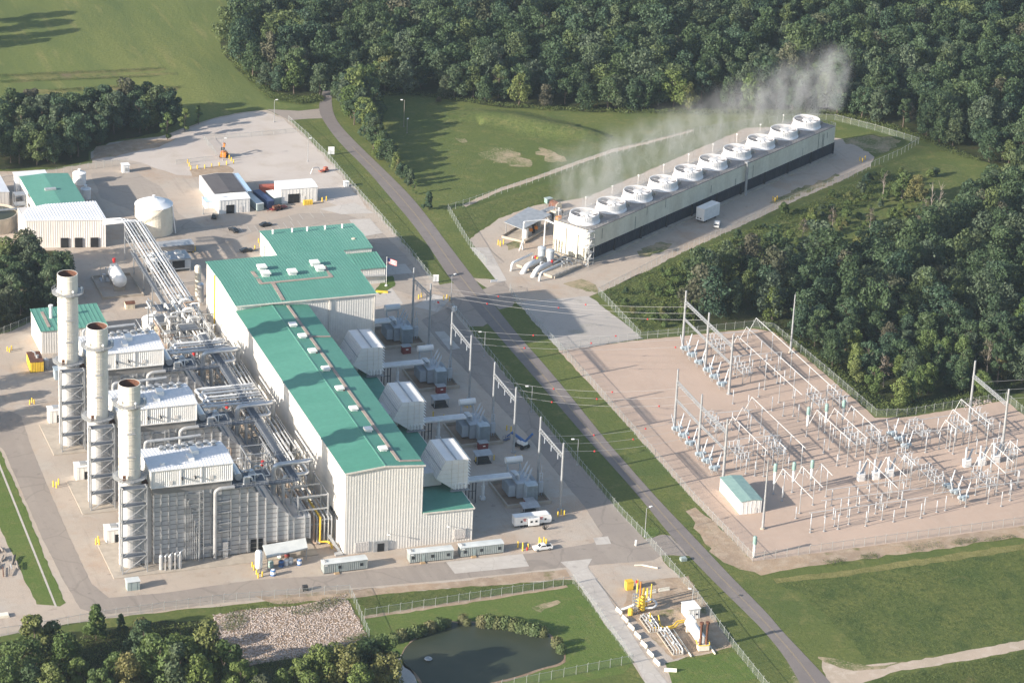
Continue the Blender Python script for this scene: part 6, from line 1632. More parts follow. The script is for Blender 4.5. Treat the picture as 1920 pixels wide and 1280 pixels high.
bollards([(352, 306), (355, 312), (358, 318), (370, 317), (384, 316), (397, 314), (411, 312), (425, 309), (438, 307), (434, 302), (430, 298)], 'bollards around the dirt rectangle', 'yellow bollard edging the dirt rectangle below the orange lift', 1.5)
bollards([(934, 459), (938, 461), (944, 458)], 'bollards by the tower entrance', 'yellow bollard left of the pipe portal near the tower', 1.8)
bollards([(1449, 376), (1453, 378), (1457, 375)], 'bollards beside the long tower track', 'yellow bollard on the gravel halfway along the cooling tower', 1.6)
bollards([(1612, 302), (1617, 304), (1622, 300)], 'bollards at the tower far end', 'yellow bollard on the gravel beyond the tower far end', 1.6)
bollards([(785, 560), (790, 557), (838, 560), (843, 563), (832, 562)], 'bollards at the plant gate', 'yellow bollard at the plant gate', 1.5)
bollards([(356, 470), (362, 473), (366, 470), (360, 463), (485, 455), (488, 462), (478, 468), (604, 378), (612, 376)], 'yellow bars of the west lot', 'yellow guard post in the west lot', 1.6)

# hydrants and small bright things
for px, py, l in ((1012, 1024, 'red valve wheel near the pickup bollards'), (988, 1031, 'red hydrant among the left group of pickup bollards')):
    x, y = P(px, py); m = MB(); m.cyl((0, 0, 0), (0, 0, .8), .22, 8); m.lathe([(.22, .8), (.15, 1.0), (.02, 1.05)], 8); m.build('hydrant', 'red', loc=(x, y, 0), label=l, cat='hydrant')
x, y = P(1213, 1063); m = MB(); m.bar((-3.2, 1.6, .3), (-1, 1.2, .3), .3); m.bar((-1, 1.2, .3), (2.6, -1.6, .3), .3); m.build('curb_stone', 'barrier', loc=P(1213, 1063) + (0,), label='short pale curb on the corner of the front road and concrete drive', cat='curb')
x, y = P(724, 536)
T = thing('flag_pole', 'flagpole with red and white striped flag beside the low wing', 'flag', (x, y, 0))
m = MB(); m.cyl((0, 0, 0), (0, 0, 10.5), .1, 8, .07); m.lathe([(.14, 10.5), (.14, 10.7), (.02, 10.8)], 8); m.cyl((0, 0, 0), (0, 0, .3), .5, 10); m.build('pole', 'white', T)
m = MB()
def fl(u_, v_): return (.1 + u_ * 3.2, .3 * sin(u_ * 5) - u_ * .8, 10.3 - v_ * 2 - u_ * .9)
for j in range(9):
    m.k = 0 if j % 2 == 0 else 1
    for i in range(8):
        if i < 3 and j < 5: m.k = 2
        else: m.k = 0 if j % 2 == 0 else 1
        m.add([fl(i / 8, j / 9), fl((i + 1) / 8, j / 9), fl((i + 1) / 8, (j + 1) / 9), fl(i / 8, (j + 1) / 9)], [(0, 3, 2, 1)])
m.build('flag', ['flag_red', 'flag_white', 'flag_blue'], T)
x, y = P(716, 548); m = MB(); m.xprism([(-2.2, 0), (2.2, 0), (2.0, .5), (-2.0, .5)], -.5, .5); m.build('yellow_bed_edging', 'safety_yellow', loc=(x, y, 0), rot=-.4, label='yellow painted block at the lawn corner near the flagpole', cat='curb')
# ---------------------------------------------------------------- switchyard
def zfoot(fx, fy, ty):
    x, y = P(fx, fy); lo, hi = 0.0, 80.0
    for _ in range(40):
        mid = (lo + hi) / 2
        if WPX(x, y, mid)[1] > ty: lo = mid
        else: hi = mid
    return lo

SWG = []
def yard_gantry(label, poles, ztop, beams):
    base = [P(*p, ztop) for p in poles]
    T = thing('line_gantry', label, 'gantry', (*base[0], 0), 0, 'tall grey gantries in the switchyard')
    o = Vector((*base[0], 0))
    for b in base:
        q = Vector((*b, 0)) - o
        m = MB(); m.cyl(q, q + Vector((0, 0, ztop)), .48, 12, .30); m.cyl(q, q + Vector((0, 0, .3)), .8, 10); m.build('pole', 'galv', T)
    for zb, wd in beams:
        for i in range(len(base) - 1):
            a = Vector((*base[i], zb)) - o; b = Vector((*base[i + 1], zb)) - o
            u = (b - a).normalized(); n = Vector((u.y, -u.x, 0)) * wd / 2; k = 12
            m = MB()
            for s, hh in ((n, 0), (-n, 0), (Vector((0, 0, 0)), wd)): m.bar(a + s + Vector((0, 0, hh)), b + s + Vector((0, 0, hh)), .17)
            for j in range(k):
                p = a.lerp(b, j / k); p1 = a.lerp(b, (j + 1) / k)
                m.bar(p + n, p1 - n, .1); m.bar(p + n, p1 + Vector((0, 0, wd)), .1)
            m.build('beam', 'galv', T)
    SWG.append(base)
    return T
yard_gantry('tall three pole gantry nearest the woods with white breakers at its feet', [(1287, 545), (1330, 586), (1375, 628)], 20.6, [(16.4, .8), (10.4, .5)])
yard_gantry('tall three pole gantry behind the green roofed relay shed', [(1271.8, 692), (1316.8, 739), (1364.5, 785)], 20.6, [(16.0, .8), (10.2, .5)])
yard_gantry('tall two pole gantry at the right end of the switchyard', [(1829, 676), (1892, 729)], 21.2, [(15.6, .9)])

def make_breaker():
    T = thing('circuit_breaker', '', 'circuit breaker', (0, 0, 0))
    m = MB()
    for x in (-.9, .9):
        for y in (-.5, .5): m.bar((x, y, 0), (x, y, 1.5), .16)
    m.box(-1.1, -.6, 1.3, 1.1, .6, 1.5); m.build('stand', 'pipe_grey', T)
    m = MB(); m.cyl((-1.5, 0, 2.1), (1.5, 0, 2.1), .62, 12); m.box(-.5, -.95, 1.2, .5, -.5, 2.5); m.box(-1.7, -.5, 1.7, -1.5, .5, 2.5); m.box(1.5, -.5, 1.7, 1.7, .5, 2.5); m.build('tank', 'switch_blue', T)
    for s in (-1, 1):
        m = MB(); a = Vector((s * 1.0, 0, 2.6)); b = Vector((s * 2.0, .2, 6.4))
        for i in range(8): m.cyl(a.lerp(b, i / 8), a.lerp(b, (i + 1) / 8), .27 - .01 * i, 8, .17)
        m.cyl(b, b + Vector((s * .1, 0, .4)), .16, 6); m.build('bushing', 'porcelain', T)
    return T
BK = [('the breakers by the woods side gantry', [(1285, 662), (1297, 674), (1311, 688), (1327, 702), (1339, 715), (1353, 729)]),
      ('the breakers by the relay shed gantry', [(1269, 813), (1281, 825), (1294, 840), (1313, 861), (1325, 873), (1339, 887)]),
      ('the upper right breakers', [(1671, 822), (1685, 832), (1698, 845)]),
      ('the lower right breakers', [(1776, 920), (1790, 931), (1805, 943)])]
bp = None
for grp, pts in BK:
    for px, py in pts:
        x, y = P(px, py); lb = 'pale blue breaker with leaning bushings, one of ' + grp
        if bp is None: bp = make_breaker(); bp.location = (x, y, 0); tag(bp, lb, None, grp)
        else: dup(bp, (x, y, 0), label=lb, group=grp)
def make_ivt():
    T = thing('instrument_transformer', '', 'transformer', (0, 0, 0))
    m = MB(); m.box(-1.0, -.9, 0, 1.0, .9, 2.2); m.box(-1.1, -1, 2.2, 1.1, 1, 2.35); m.build('cabinet', 'white', T)
    for p, q in (((-.5, 0, 2.3), (-.55, 0, 6.6)), ((.6, .3, 2.3), (1.9, .6, 5.6))):
        m = MB(); a, b = Vector(p), Vector(q)
        for i in range(8): m.cyl(a.lerp(b, i / 8), a.lerp(b, (i + 1) / 8), .38, 8, .25)
        m.build('bushing', 'porcelain', T)
    m = MB(); m.cyl((1.2, -.6, .3), (1.2, .9, .3), .5, 10); m.cyl((1.3, .3, .5), (1.3, .3, 2.6), .4, 8); m.build('tank', 'white', T)
    return T
iv = None
for grp, pts in (('white cabinets with bushings left of the middle bays', [(1613, 900), (1641, 897), (1667, 892)]), ('white cabinets with bushings near the right gantry', [(1812, 874), (1839, 871), (1865, 866)])):
    for px, py in pts:
        x, y = P(px, py); lb = 'one of the ' + grp
        if iv is None: iv = make_ivt(); iv.location = (x, y, 0); tag(iv, lb, None, grp)
        else: dup(iv, (x, y, 0), label=lb, group=grp)
def make_arrester(h0):
    T = thing('coupling_capacitor', '', 'capacitor', (0, 0, 0))
    m = MB(); m.cyl((0, 0, 0), (0, 0, h0), .14, 8); m.cyl((0, 0, 0), (0, 0, .3), .4, 8); m.cyl((0, 0, h0 - .1), (0, 0, h0 + .3), .42, 10); m.build('post', 'steel_grey', T)
    m = MB(); m.cyl((0, 0, h0 + .3), (0, 0, h0 + 4.0), .36, 12, .42); m.build('column', 'white', T)
    m = MB(); m.cyl((0, 0, h0 + 4.0), (0, 0, h0 + 6.2), .58, 12); m.lathe([(.58, 0), (.4, .3), (.05, .4)], 12, (0, 0, h0 + 6.2)); m.build('cap', 'cap_green', T)
    return T
ar = None
for grp, pts in (('green capped capacitor columns right of the relay shed', [(1450, 926), (1485, 923), (1519, 919)]), ('green capped capacitor columns in the middle bays', [(1512, 818), (1546, 812), (1578, 805)])):
    for px, py in pts:
        x, y = P(px, py); lb = 'white column with green cap, one of ' + grp
        if ar is None: ar = make_arrester(3.6); ar.location = (x, y, 0); tag(ar, lb, None, grp)
        else: dup(ar, (x, y, 0), label=lb, group=grp)
a_ = make_arrester(.4); a_.location = (*P(1413, 1045), 0); tag(a_, 'white column with green cap standing alone at the switchyard corner')

# bus posts
def make_post(h_):
    T = thing('bus_support', '', 'post', (0, 0, 0))
    m = MB(); m.cyl((0, 0, 0), (0, 0, h_ - 2.2), .13, 8, .11); m.cyl((0, 0, 0), (0, 0, .3), .36, 8); m.build('post', 'galv', T)
    m = MB()
    for i in range(6): m.cyl((0, 0, h_ - 2.2 + i * .36), (0, 0, h_ - 2.2 + (i + 1) * .36), .19, 8, .11)
    m.build('insulator', 'porcelain', T)
    return T
POST = {}
def post(x, y, h_, label, group):
    k = round(h_)
    if k not in POST:
        POST[k] = make_post(k); o = POST[k]; o.location = (x, y, 0); tag(o, label, None, group)
    else: o = dup(POST[k], (x, y, 0), label=label, group=group)
    o.scale = (1, 1, h_ / k)
def bus(label, p0, p1, z, posts, grp, drop=(True, False)):
    a, b = P(*p0, z), P(*p1, z)
    T = thing('bus_tube', label, 'bus bar', (*a, 0), 0, 'white bus tubes of the switchyard')
    d = Vector((b[0] - a[0], b[1] - a[1], 0))
    m = MB(); m.cyl((0, 0, z), d + Vector((0, 0, z)), .12, 8); m.build('tube', 'tube_grey', T)
    for t, on in ((0, drop[0]), (1, drop[1])):
        if on:
            p = d * t; m = MB(); m.cyl(p + Vector((0, 0, z)), p + Vector((-2.4, -.3, z - 4.4)), .07, 6); m.cyl(p + Vector((0, 0, z)), p + Vector((2.2, .2, z - 4.2)), .05, 6); m.build('down_lead', 'pipe_white', T)
    for t in posts: post(a[0] + d.x * t, a[1] + d.y * t, z - .15, 'slim grey insulator post under the ' + grp, 'bus posts of the ' + grp)
BAYS = [('bay against the woods fence', 9.6, (.22, .46, .68, .9), [((1418, 596), (1569, 733)), ((1400, 612.5), (1536, 735)), ((1383, 629.5), (1504, 740))]),
        ('bay right of the relay shed gantry', 9.2, (.2, .5, .74, .95), [((1410, 744), (1510.6, 840)), ((1393, 762.5), (1475, 842)), ((1374, 781), (1439, 845))]),
        ('middle bay by the green caps', 9.2, (.1, .42, .72, .96), [((1596.5, 760.5), (1651, 810)), ((1564.7, 765), (1627, 821.6)), ((1532, 768), (1595, 826))]),
        ('bay before the relay shed', 8.6, (.08, .62), [((1539.5, 868.5), (1561, 891)), ((1504.3, 873.5), (1543, 913)), ((1468, 878), (1525, 935))]),
        ('lower middle bay', 9.2, (.08, .4, .72), [((1696, 852), (1717, 872)), ((1662, 856), (1700, 893)), ((1627, 859), (1683.5, 914.6))]),
        ('lower right bay', 9.2, (.08, .4, .72), [((1894, 825.5), (1915, 845)), ((1860.6, 830.5), (1901, 867)), ((1841, 846), (1886, 887))]),
        ('bay at the right gantry', 8.8, (.3, .6, .92), [((1802, 748), (1859, 796)), ((1787, 767), (1823, 798)), ((1773, 787), (1793.5, 804))])]
for nm, z, ps, lines in BAYS:
    for (p0, p1), w_ in zip(lines, ('right', 'middle', 'left')): bus('white bus tube on posts, %s of three, %s' % (w_, nm), p0, p1, z, ps, nm)
CROSS = [('above the fence corner by the woods', (1346.5, 625), (1422, 619.7), 6.5, (.1, .4, .75)), ('at the gantry nearest the woods', (1374, 668), (1467, 660), 6.5, (.05, .35, .7, .98)),
         ('at the gantry behind the relay shed', (1336, 774.5), (1412, 767.6), 6.5, (.1, .5, .9)), ('right of the relay shed gantry', (1382.6, 822.6), (1461.6, 815.7), 6.2, (.05, .4, .75)),
         ('closest to the lower fence', (1518, 961), (1740, 931), 5.6, (.02, .22, .34, .5, .62, .82, .98)), ('second from the lower fence', (1540, 938), (1730, 914.6), 5.6, (.05, .2, .38, .6, .8)),
         ('third from the lower fence', (1552, 917.5), (1710, 897), 5.6, (.06, .26, .5, .75)), ('along the far right fence', (1700, 790), (1800, 776), 5.6, (.05, .3, .6, .9)),
         ('between the right breakers and gantry', (1690, 815), (1800, 801), 6.2, (.1, .45, .85)), ('at the lower right corner', (1750, 925), (1960, 896), 6.0, (.3, .5, .7)), ('below the right gantry', (1800, 900), (1960, 872), 6.0, (.2, .45, .7))]
for nm, p0, p1, z, ps in CROSS: bus('thin cross bus tube ' + nm, p0, p1, z, ps, 'cross bus ' + nm, (False, False))
XP = [(1545, 996), (1571, 992), (1562, 973), (1589, 969), (1606, 947), (1623, 986), (1675, 978), (1641, 963), (1649, 952), (1692, 936), (1726, 971), (1756, 960), (1772, 957), (1877, 949), (1893, 926), (1907, 908), (1569, 873), (1544, 849), (1561, 829),
      (1492, 972), (1466, 939), (1519, 998), (1415, 892), (1398, 888), (1380, 880), (1448, 872), (1462, 850), (1478, 878), (1374, 757), (1402, 772), (1422, 744), (1447, 770), (1468, 780), (1496, 790), (1520, 780), (1540, 800), (1435, 690), (1452, 705),
      (1470, 720), (1410, 700), (1735, 848), (1760, 842), (1790, 836), (1830, 850), (1850, 826), (1872, 822), (1850, 905), (1835, 912), (1745, 900), (1905, 850)]
rp = random.Random(4)
for px, py in XP: post(*P(px, py), rp.choice((4.0, 5.0, 5.0, 6.0)), 'free standing slim grey insulator post on the switchyard gravel', 'free standing insulator posts')
def make_switch():
    T = thing('disconnect_switch', '', 'switch', (0, 0, 0))
    m = MB()
    for x in (-1.4, 1.4):
        for y in (-5, 0, 5): m.bar((x, y, 0), (x, y, 3.6), .18)
        m.bar((x, -5.4, 3.6), (x, 5.4, 3.6), .2)
    for y in (-5, -2.5, 0, 2.5, 5): m.bar((-1.6, y, 3.62), (1.6, y, 3.62), .18)
    m.bar((-1.4, -5, .2), (1.4, -5, 3.5), .1); m.bar((-1.4, 5, .2), (1.4, 5, 3.5), .1); m.bar((-1.4, 0, .2), (1.4, 0, 3.5), .1); m.build('frame', 'galv', T)
    for y in (-4.4, 0, 4.4):
        for x in (-1.3, 0, 1.3):
            m = MB()
            for i in range(5): m.cyl((x, y, 3.7 + i * .36), (x, y, 3.7 + (i + 1) * .36), .16, 7, .09)
            m.build('insulator', 'porcelain', T)
        m = MB(); m.bar((-1.9, y, 5.6), (1.9, y, 5.6), .12); m.bar((0, y, 5.6), (.9, y, 6.3), .07); m.build('blade', 'pipe_white', T)
    return T
sw = None
SWP = [((1340, 665), 'left of the bay against the woods fence'), ((1388, 708), 'under the bay against the woods fence'), ((1338, 812), 'left of the relay shed gantry bay'), ((1384, 868), 'in front of the relay shed gantry bay'), ((1530, 768), 'left of the middle green caps'),
       ((1568, 762), 'above the middle green caps'), ((1452, 858), 'behind the green caps by the relay shed'), ((1600, 842), 'left of the upper right breakers'), ((1642, 838), 'next to the upper right breakers'), ((1722, 826), 'right of the upper right breakers'),
       ((1745, 912), 'left of the lower right breakers'), ((1842, 915), 'right of the lower right breakers'), ((1800, 818), 'below the right gantry bay'), ((1840, 805), 'at the right gantry foot'), ((1700, 880), 'between the white cabinets'), ((1880, 862), 'at the right picture edge of the yard')]
for (px, py), w_ in SWP:
    x, y = P(px, py); lb = 'grey framed disconnect switch ' + w_
    if sw is None: sw = make_switch(); sw.location = (x, y, 0); tag(sw, lb, None, 'framed disconnect switches')
    else: dup(sw, (x, y, 0), label=lb, group='framed disconnect switches')
ra, rb_, rc = P(1397, 971), P(1360, 918), P(1428, 965)
shed('relay_shed', 'white relay shed with grey green roof and dark doors in the switchyard', (ra[0] + rc[0]) / 2 + .2, (ra[1] + rb_[1]) / 2 + 1.2, 6.6, 17, 4.2, -.03, .35, 'y', 'white_siding', 'cap_green', 'shed', doors=(('l', 2.8, 1.3, .3, 2.3, 'grey_siding', 'door'), ('l', -.8, 1.2, .3, 2.3, 'grey_siding', 'door'), ('l', -3.2, .8, 1, 1.4, 'grey_siding', 'vent'), ('f', 1.4, 1.0, .2, 1.6, 'grey_siding', 'cabinet')))
def mast(label, fx, fy, ty, r0=.42, name='lightning_mast'):
    h_ = zfoot(fx, fy, ty); x, y = P(fx, fy)
    T = thing(name, label, 'mast', (x, y, 0)); m = MB(); m.cyl((0, 0, .3), (0, 0, h_ * .97), r0, 12, r0 * .4); m.cyl((0, 0, h_ * .97), (0, 0, h_), .05, 6); m.build('pole', 'galv', T)
    m = MB(); m.cyl((0, 0, 0), (0, 0, .4), r0 * 1.8, 12); m.build('base', 'basin', T)
mast('tall tapered mast rising by the woods fence of the switchyard', 1482, 661, 549)
mast('tall tapered mast in front of the relay shed', 1430, 991, 858)

# ---------------------------------------------------------------- power lines with orange marker balls
def wire(label, a, b, sag, balls, group):
    a = Vector(a); b = Vector(b)
    T = thing('power_line', label, 'power line', a, 0, group)
    pts = [a.lerp(b, i / 16) - a - Vector((0, 0, sag * 4 * (i / 16) * (1 - i / 16))) for i in range(17)]
    m = MB(); m.tube(pts, .045, 5); m.build('conductor', 'wire', T)
    for t in balls:
        p = pts[0].lerp(pts[-1], t) - Vector((0, 0, sag * 4 * t * (1 - t) + .1)); m = MB(); m.lathe([(.01, -.3), (.22, -.2), (.3, 0), (.22, .2), (.01, .3)], 10, p, caps=False); m.build('marker_ball', 'red', T)
def beam_pts(pa, pb, n, z): return [(pa[0] + (pb[0] - pa[0]) * t, pa[1] + (pb[1] - pa[1]) * t, z) for t in [(i + .7) / (n + .4) for i in range(n)]]
WG = ['from the gantry nearest the pickup', 'from the gantry behind the blue lift', 'from the gantry near the pale pad', 'from the gantry by the gate']
for k, (si, seg) in enumerate(((1, 1), (1, 0), (0, 1), (0, 0))):
    A = beam_pts(*GPOS[k], 3, 17.4); B = beam_pts(SWG[si][seg + 1], SWG[si][seg], 3, 16.4 if si == 0 else 16.0)
    for i in range(3): wire('wire over the road %s, %s of its three' % (WG[k], ('near', 'middle', 'far')[i]), A[i], B[i], 2.4, ((.22, .8) if i == 0 else (.5,) if i == 1 else (.3, .62)), 'wires over the road')
A = beam_pts(SWG[2][0], SWG[2][1], 3, 15.8)
for i in range(3): wire('wire leaving the right gantry toward the picture edge, number %s by height' % ('low', 'middle', 'top')[i], A[i], (A[i][0] + 120, A[i][1] + 4, 17), 2.5, (), 'wires leaving the right gantry')

# ---------------------------------------------------------------- fences
def fence(label, px, h_=2.5, sp=3.4, closed=False):
    pts = [Vector((*p, 0)) for p in PX(px)]
    T = thing('chain_link_fence', label, 'fence', pts[0], 0, 'chain link fences')
    mf = MB(); mr = MB(); tot = sum((pts[i + 1] - pts[i]).length for i in range(len(pts) - 1)); sp = max(sp, tot / 98); proto = None
    o = pts[0]
    for i in range(len(pts) - 1):
        a, b = pts[i] - o, pts[i + 1] - o; L = (b - a).length; n = max(1, round(L / sp))
        mf.add([a + Vector((0, 0, .04)), b + Vector((0, 0, .04)), b + Vector((0, 0, h_)), a + Vector((0, 0, h_))], [(0, 1, 2, 3)])
        mr.bar(a + Vector((0, 0, h_)), b + Vector((0, 0, h_)), .07)
        for k in range(n + (1 if i == len(pts) - 2 else 0)):
            p = a.lerp(b, k / n)
            if proto is None:
                m = MB(); m.cyl((0, 0, 0), (0, 0, h_ + .12), .065, 6); m.bar((0, 0, h_), (.25, .12, h_ + .4), .05); proto = m.build('post', 'fence_post', T, loc=p)
            else: c = proto.copy(); link(c, T); c.location = p
    mf.build('fence_mesh', 'chain_link', T); mr.build('top_rail', 'fence_post', T)
fence('chain link fence along the road past the west lot and control building', [(541, 229), (578, 262), (614, 298), (660, 352), (716, 414), (768, 476), (812, 531)])
fence('chain link fence along the road beside the line gantries', [(848, 580), (880, 621), (1000, 771), (1085, 872), (1166, 967)])
fence('chain link fence along the road beside the gas yard', [(1166, 967), (1212, 1013), (1238, 1042), (1300, 1114), (1374, 1214), (1440, 1296)])
fence('chain link fence in front of the rock bank at the lower left road', [(-30, 1196), (60, 1184), (150, 1167), (240, 1153), (420, 1129), (655, 1111)])
fence('short chain link fence between the rocks and the pond lawn', [(655, 1111), (664, 1130), (692, 1196)])
fence('chain link fence behind the pond with brown soil at its foot', [(684, 1157), (860, 1129), (1000, 1108), (1074, 1094)])
fence('chain link fence between the pond and the concrete drive', [(1076, 1094), (1110, 1137), (1186, 1243)])
fence('low chain link fence crossing below the pond', [(1186, 1243), (1080, 1264), (940, 1292)])
fence('chain link fence at the roadside edge of the switchyard', [(1050, 656), (1100, 712), (1190, 814), (1300, 938), (1411, 1052)])
fence('chain link fence along the lower edge of the switchyard', [(1411, 1052), (1560, 1031), (1740, 1007), (1920, 983), (2060, 964)])
fence('chain link fence along the woods behind the switchyard', [(1050, 656), (1195, 637), (1290, 627), (1412, 614), (1450, 619), (1545, 697), (1643, 781)])
fence('chain link fence at the upper right of the switchyard', [(1643, 781), (1700, 780), (1885, 749), (1935, 790), (2040, 878)])
fence('chain link fence along the grassy slope beside the grey lot', [(1122, 552), (1160, 592), (1200, 634)])
fence('broken chain link fence at the roadside edge of the grey lot', [(956, 545), (962, 560), (1000, 602), (1050, 656)], 2.3)
fence('chain link fence curving behind the cooling tower meadow', [(840, 396), (868, 388), (1010, 340), (1145, 292), (1215, 274), (1300, 252), (1400, 236), (1500, 224), (1565, 226)])
fence('chain link fence around the far end of the cooling tower yard', [(1565, 226), (1640, 245), (1722, 270), (1690, 290), (1640, 312), (1600, 332)])
fence('chain link fence along the shrubs in front of the cooling tower', [(1600, 332), (1480, 381), (1380, 430), (1250, 487), (1122, 552)])
fence('chain link fence from the meadow corner down to the tower entrance', [(840, 396), (866, 440), (890, 478), (912, 497)])
fence('chain link fence below the dark woods at the upper left', [(-30, 348), (60, 336), (150, 320), (240, 309)])
fence('chain link fence around the gravel loop at the left edge', [(-30, 642), (20, 621), (80, 597), (128, 592)])
fence('thin wire fence across the pale gravel lot', [(382, 263), (470, 257), (556, 249)], 1.8, 5)
fence('thin wire fence down the middle of the pale gravel lot', [(382, 263), (398, 282), (410, 300), (330, 309)], 1.8, 5)
# gates, signs, lamps
def lamp(label, fx, fy, ty, arm=1.6, rot=0.0, name='light_pole', mat='galv'):
    h_ = zfoot(fx, fy, ty); x, y = P(fx, fy)
    T = thing(name, label, 'lamp post', (x, y, 0), rot)
    m = MB(); m.cyl((0, 0, 0), (0, 0, h_), .13, 8, .08); m.cyl((0, 0, 0), (0, 0, .3), .3, 8); m.bar((0, 0, h_ - .1), (arm, 0, h_ + .1), .1); m.build('pole', mat, T)
    m = MB(); m.box(arm - .3, -.25, h_, arm + .6, .25, h_ + .22); m.build('lamp_head', 'white', T)
lamp('pale street lamp on the grass island by the plant entrance', 1209, 1006, 952, 1.4, .3)
lamp('street lamp behind the white hut of the gas yard', 1297, 1140, 1104, .8, 2.6)
lamp('street lamp at the road fence, right of the near gantry pair', 1082, 872, 823, 1.6, 3.0)
lamp('street lamp at the road fence, right of the boom lift gantry', 996, 772, 724, 1.6, 3.0)
lamp('street lamp at the road fence, right of the pale pad gantry', 908, 668, 622, 1.6, 3.0)
lamp('tall grey lamp by the plant gate and road junction', 846, 562, 516, 1.2, .4)
lamp('pale wooden lamp pole at the left of the green clearing', 757, 238, 188, 1.0, 2.8, mat='dead_wood')
lamp('thin dark lamp pole at the top of the pale gravel lot', 514, 229, 188, .8, 0, mat='steel_grey')
lamp('thin dark lamp pole beside the orange lift', 418, 301, 260, .8, 0, mat='steel_grey')
lamp('thin dark lamp pole near the road end of the gravel lot', 577, 303, 260, .8, 0, mat='steel_grey')
lamp('thin lamp pole left of the white block shed', 381, 402, 362, .8, 0, mat='steel_grey')
lamp('short wooden pole in the shade of the clearing trees', 763, 250, 224, .5, 1, mat='dead_wood')
def sign(label, fx, fy, w_, h_, z0, rot, mat='sign_white'):
    x, y = P(fx, fy); T = thing('sign', label, 'sign', (x, y, 0), rot)
    m = MB(); m.box(-w_ / 2, -.05, z0, w_ / 2, .05, z0 + h_); m.build('panel', mat, T)
    for s in (-w_ / 2 + .2, w_ / 2 - .2): m = MB(); m.bar((s, .1, 0), (s, .1, z0 + h_), .1); m.build('post', 'galv', T)
sign('square white sign board on the grass by the plant gate', 817, 530, 2.0, 2.5, .5, -.2)
sign('white sign board on the grass below the west lot fence', 621, 291, 2.4, 3.0, .4, -.2)
sign('low grey sign panel at the grass tip before the tower entrance', 926, 531, 2.6, .9, .5, .1)
T = thing('gate', 'open grey sliding gate with red stop plate at the plant entrance', 'gate', (*P(829, 575), 0), radians(-52))
m = MB(); m.bar((-4, 0, .3), (5, 0, .3), .1); m.bar((-4, 0, 2), (5, 0, 2), .1)
for k in range(8): m.bar((-4 + k * 1.28, 0, .3), (-4 + k * 1.28, 0, 2), .07)
m.bar((-4, 0, .3), (5, 0, 2), .07); m.build('gate_frame', 'galv', T)
m = MB(); m.box(-2, -.08, .9, -1.2, -.03, 1.6); m.build('stop_plate', 'red', T)
m = MB(); m.box(4.6, -1, 0, 5.8, .4, 1.5); m.build('operator_box', 'white', T)
for px, py, l in ((1180, 1020, 'first'), (1195, 1023, 'second')):
    pass
x, y = P(1192, 1022)
m = MB(); m.cyl((0, 0, 0), (0, 0, 1.7), .3, 8); m.build('gate_post', 'white', loc=(x, y, 0), label='short white gate post at the front entrance fence', cat='post')
x, y = P(1281, 1050)
m = MB(); m.box(-.9, -.7, 0, .9, .7, .9); m.box(-.7, -.5, .9, .7, .5, 1.1); m.build('utility_box', 'grey_green', loc=(x, y, 0), label='small grey utility box on the grass between gas yard fence and road', cat='box')
for px, py, l in ((1472, 575, 'round white plate on the grassy slope fence, upper one'), ):
    pass

# ---------------------------------------------------------------- gas yard
for i, (px, py) in enumerate(((1161, 1147), (1172.5, 1162), (1184, 1177), (1196, 1193), (1208, 1210), (1220, 1227), (1232, 1243))):
    x, y = P(px, py)
    lb = 'cream concrete barrier beside the concrete drive, %s from the yellow scrubber' % ('first', 'second', 'third', 'fourth', 'fifth', 'sixth', 'seventh')[i]
    if i == 0:
        m = MB(); m.xprism([(-.32, 0), (.32, 0), (.3, .25), (.14, .5), (.1, 1.0), (-.1, 1.0), (-.14, .5), (-.3, .25)], -1.65, 1.65); b0_ = m.build('concrete_barrier', 'barrier', loc=(x, y, 0), rot=.12, label=lb, cat='barrier', group='barriers along the concrete drive')
        m2 = b0_
    else: o = b0_.copy(); link(o); o.location = (x, y, 0); o['label'] = lb
o = b0_.copy(); link(o); o.location = (*P(1257, 1258), 0); o.rotation_euler = (0, 0, 1.2); o['label'] = 'cream concrete barrier lying across the grass at the lower end of the row'
o = b0_.copy(); link(o); o.location = (*P(1245, 1107), 0); o.rotation_euler = (0, 0, -1.5); o['label'] = 'pale concrete barrier on the far side of the gas yard near the road fence'
o = b0_.copy(); link(o); o.location = (*P(1220, 1112), 0); o.rotation_euler = (0, 0, -1.45); o['label'] = 'pale concrete barrier directly behind the yellow scrubber'
x, y = P(1298, 1157); shed('instrument_hut', 'white instrument hut at the road fence of the gas yard', x, y + 1.4, 3.6, 4.6, 3.0, .0, 0, None, 'white', 'white', doors=(('f', .8, .5, 1.2, .5, 'dark', 'vent'),))
# scrubber
x, y = P(1204, 1146)
T = thing('gas_scrubber', 'yellow gas scrubber column with grey ladder frame and red lamp', 'scrubber', (x, y, 0))
m = MB(); m.cyl((0, 0, .5), (0, 0, 4.6), .72, 14); m.lathe([(.72, 0), (.5, .4), (.2, .6)], 14, (0, 0, 4.6)); m.cyl((0, 0, 4.8), (.1, 0, 7.4), .28, 10); m.build('column', 'safety_yellow', T)
for px, py, r_, z0, z1, mt in ((1197, 1141, .6, .4, 3.4, 'safety_yellow'), (1182, 1152, .75, .0, 1.7, 'safety_yellow'), (1220, 1128, .2, 0, 5.6, 'safety_yellow'), (1193, 1136, .25, 0, 8.2, 'safety_yellow'), (1199, 1130, .2, 0, 6.6, 'orange'), (1212, 1136, .22, 0, 5.6, 'safety_yellow')):
    q = P(px, py); m = MB(); m.cyl((q[0] - x, q[1] - y, z0), (q[0] - x, q[1] - y, z1), r_, 10); m.lathe([(r_, 0), (r_ * .5, r_ * .4), (.02, r_ * .5)], 10, (q[0] - x, q[1] - y, z1)); m.build('vessel', mt, T)
q = P(1190, 1150); a, b = q[0] - x, q[1] - y; m = MB()
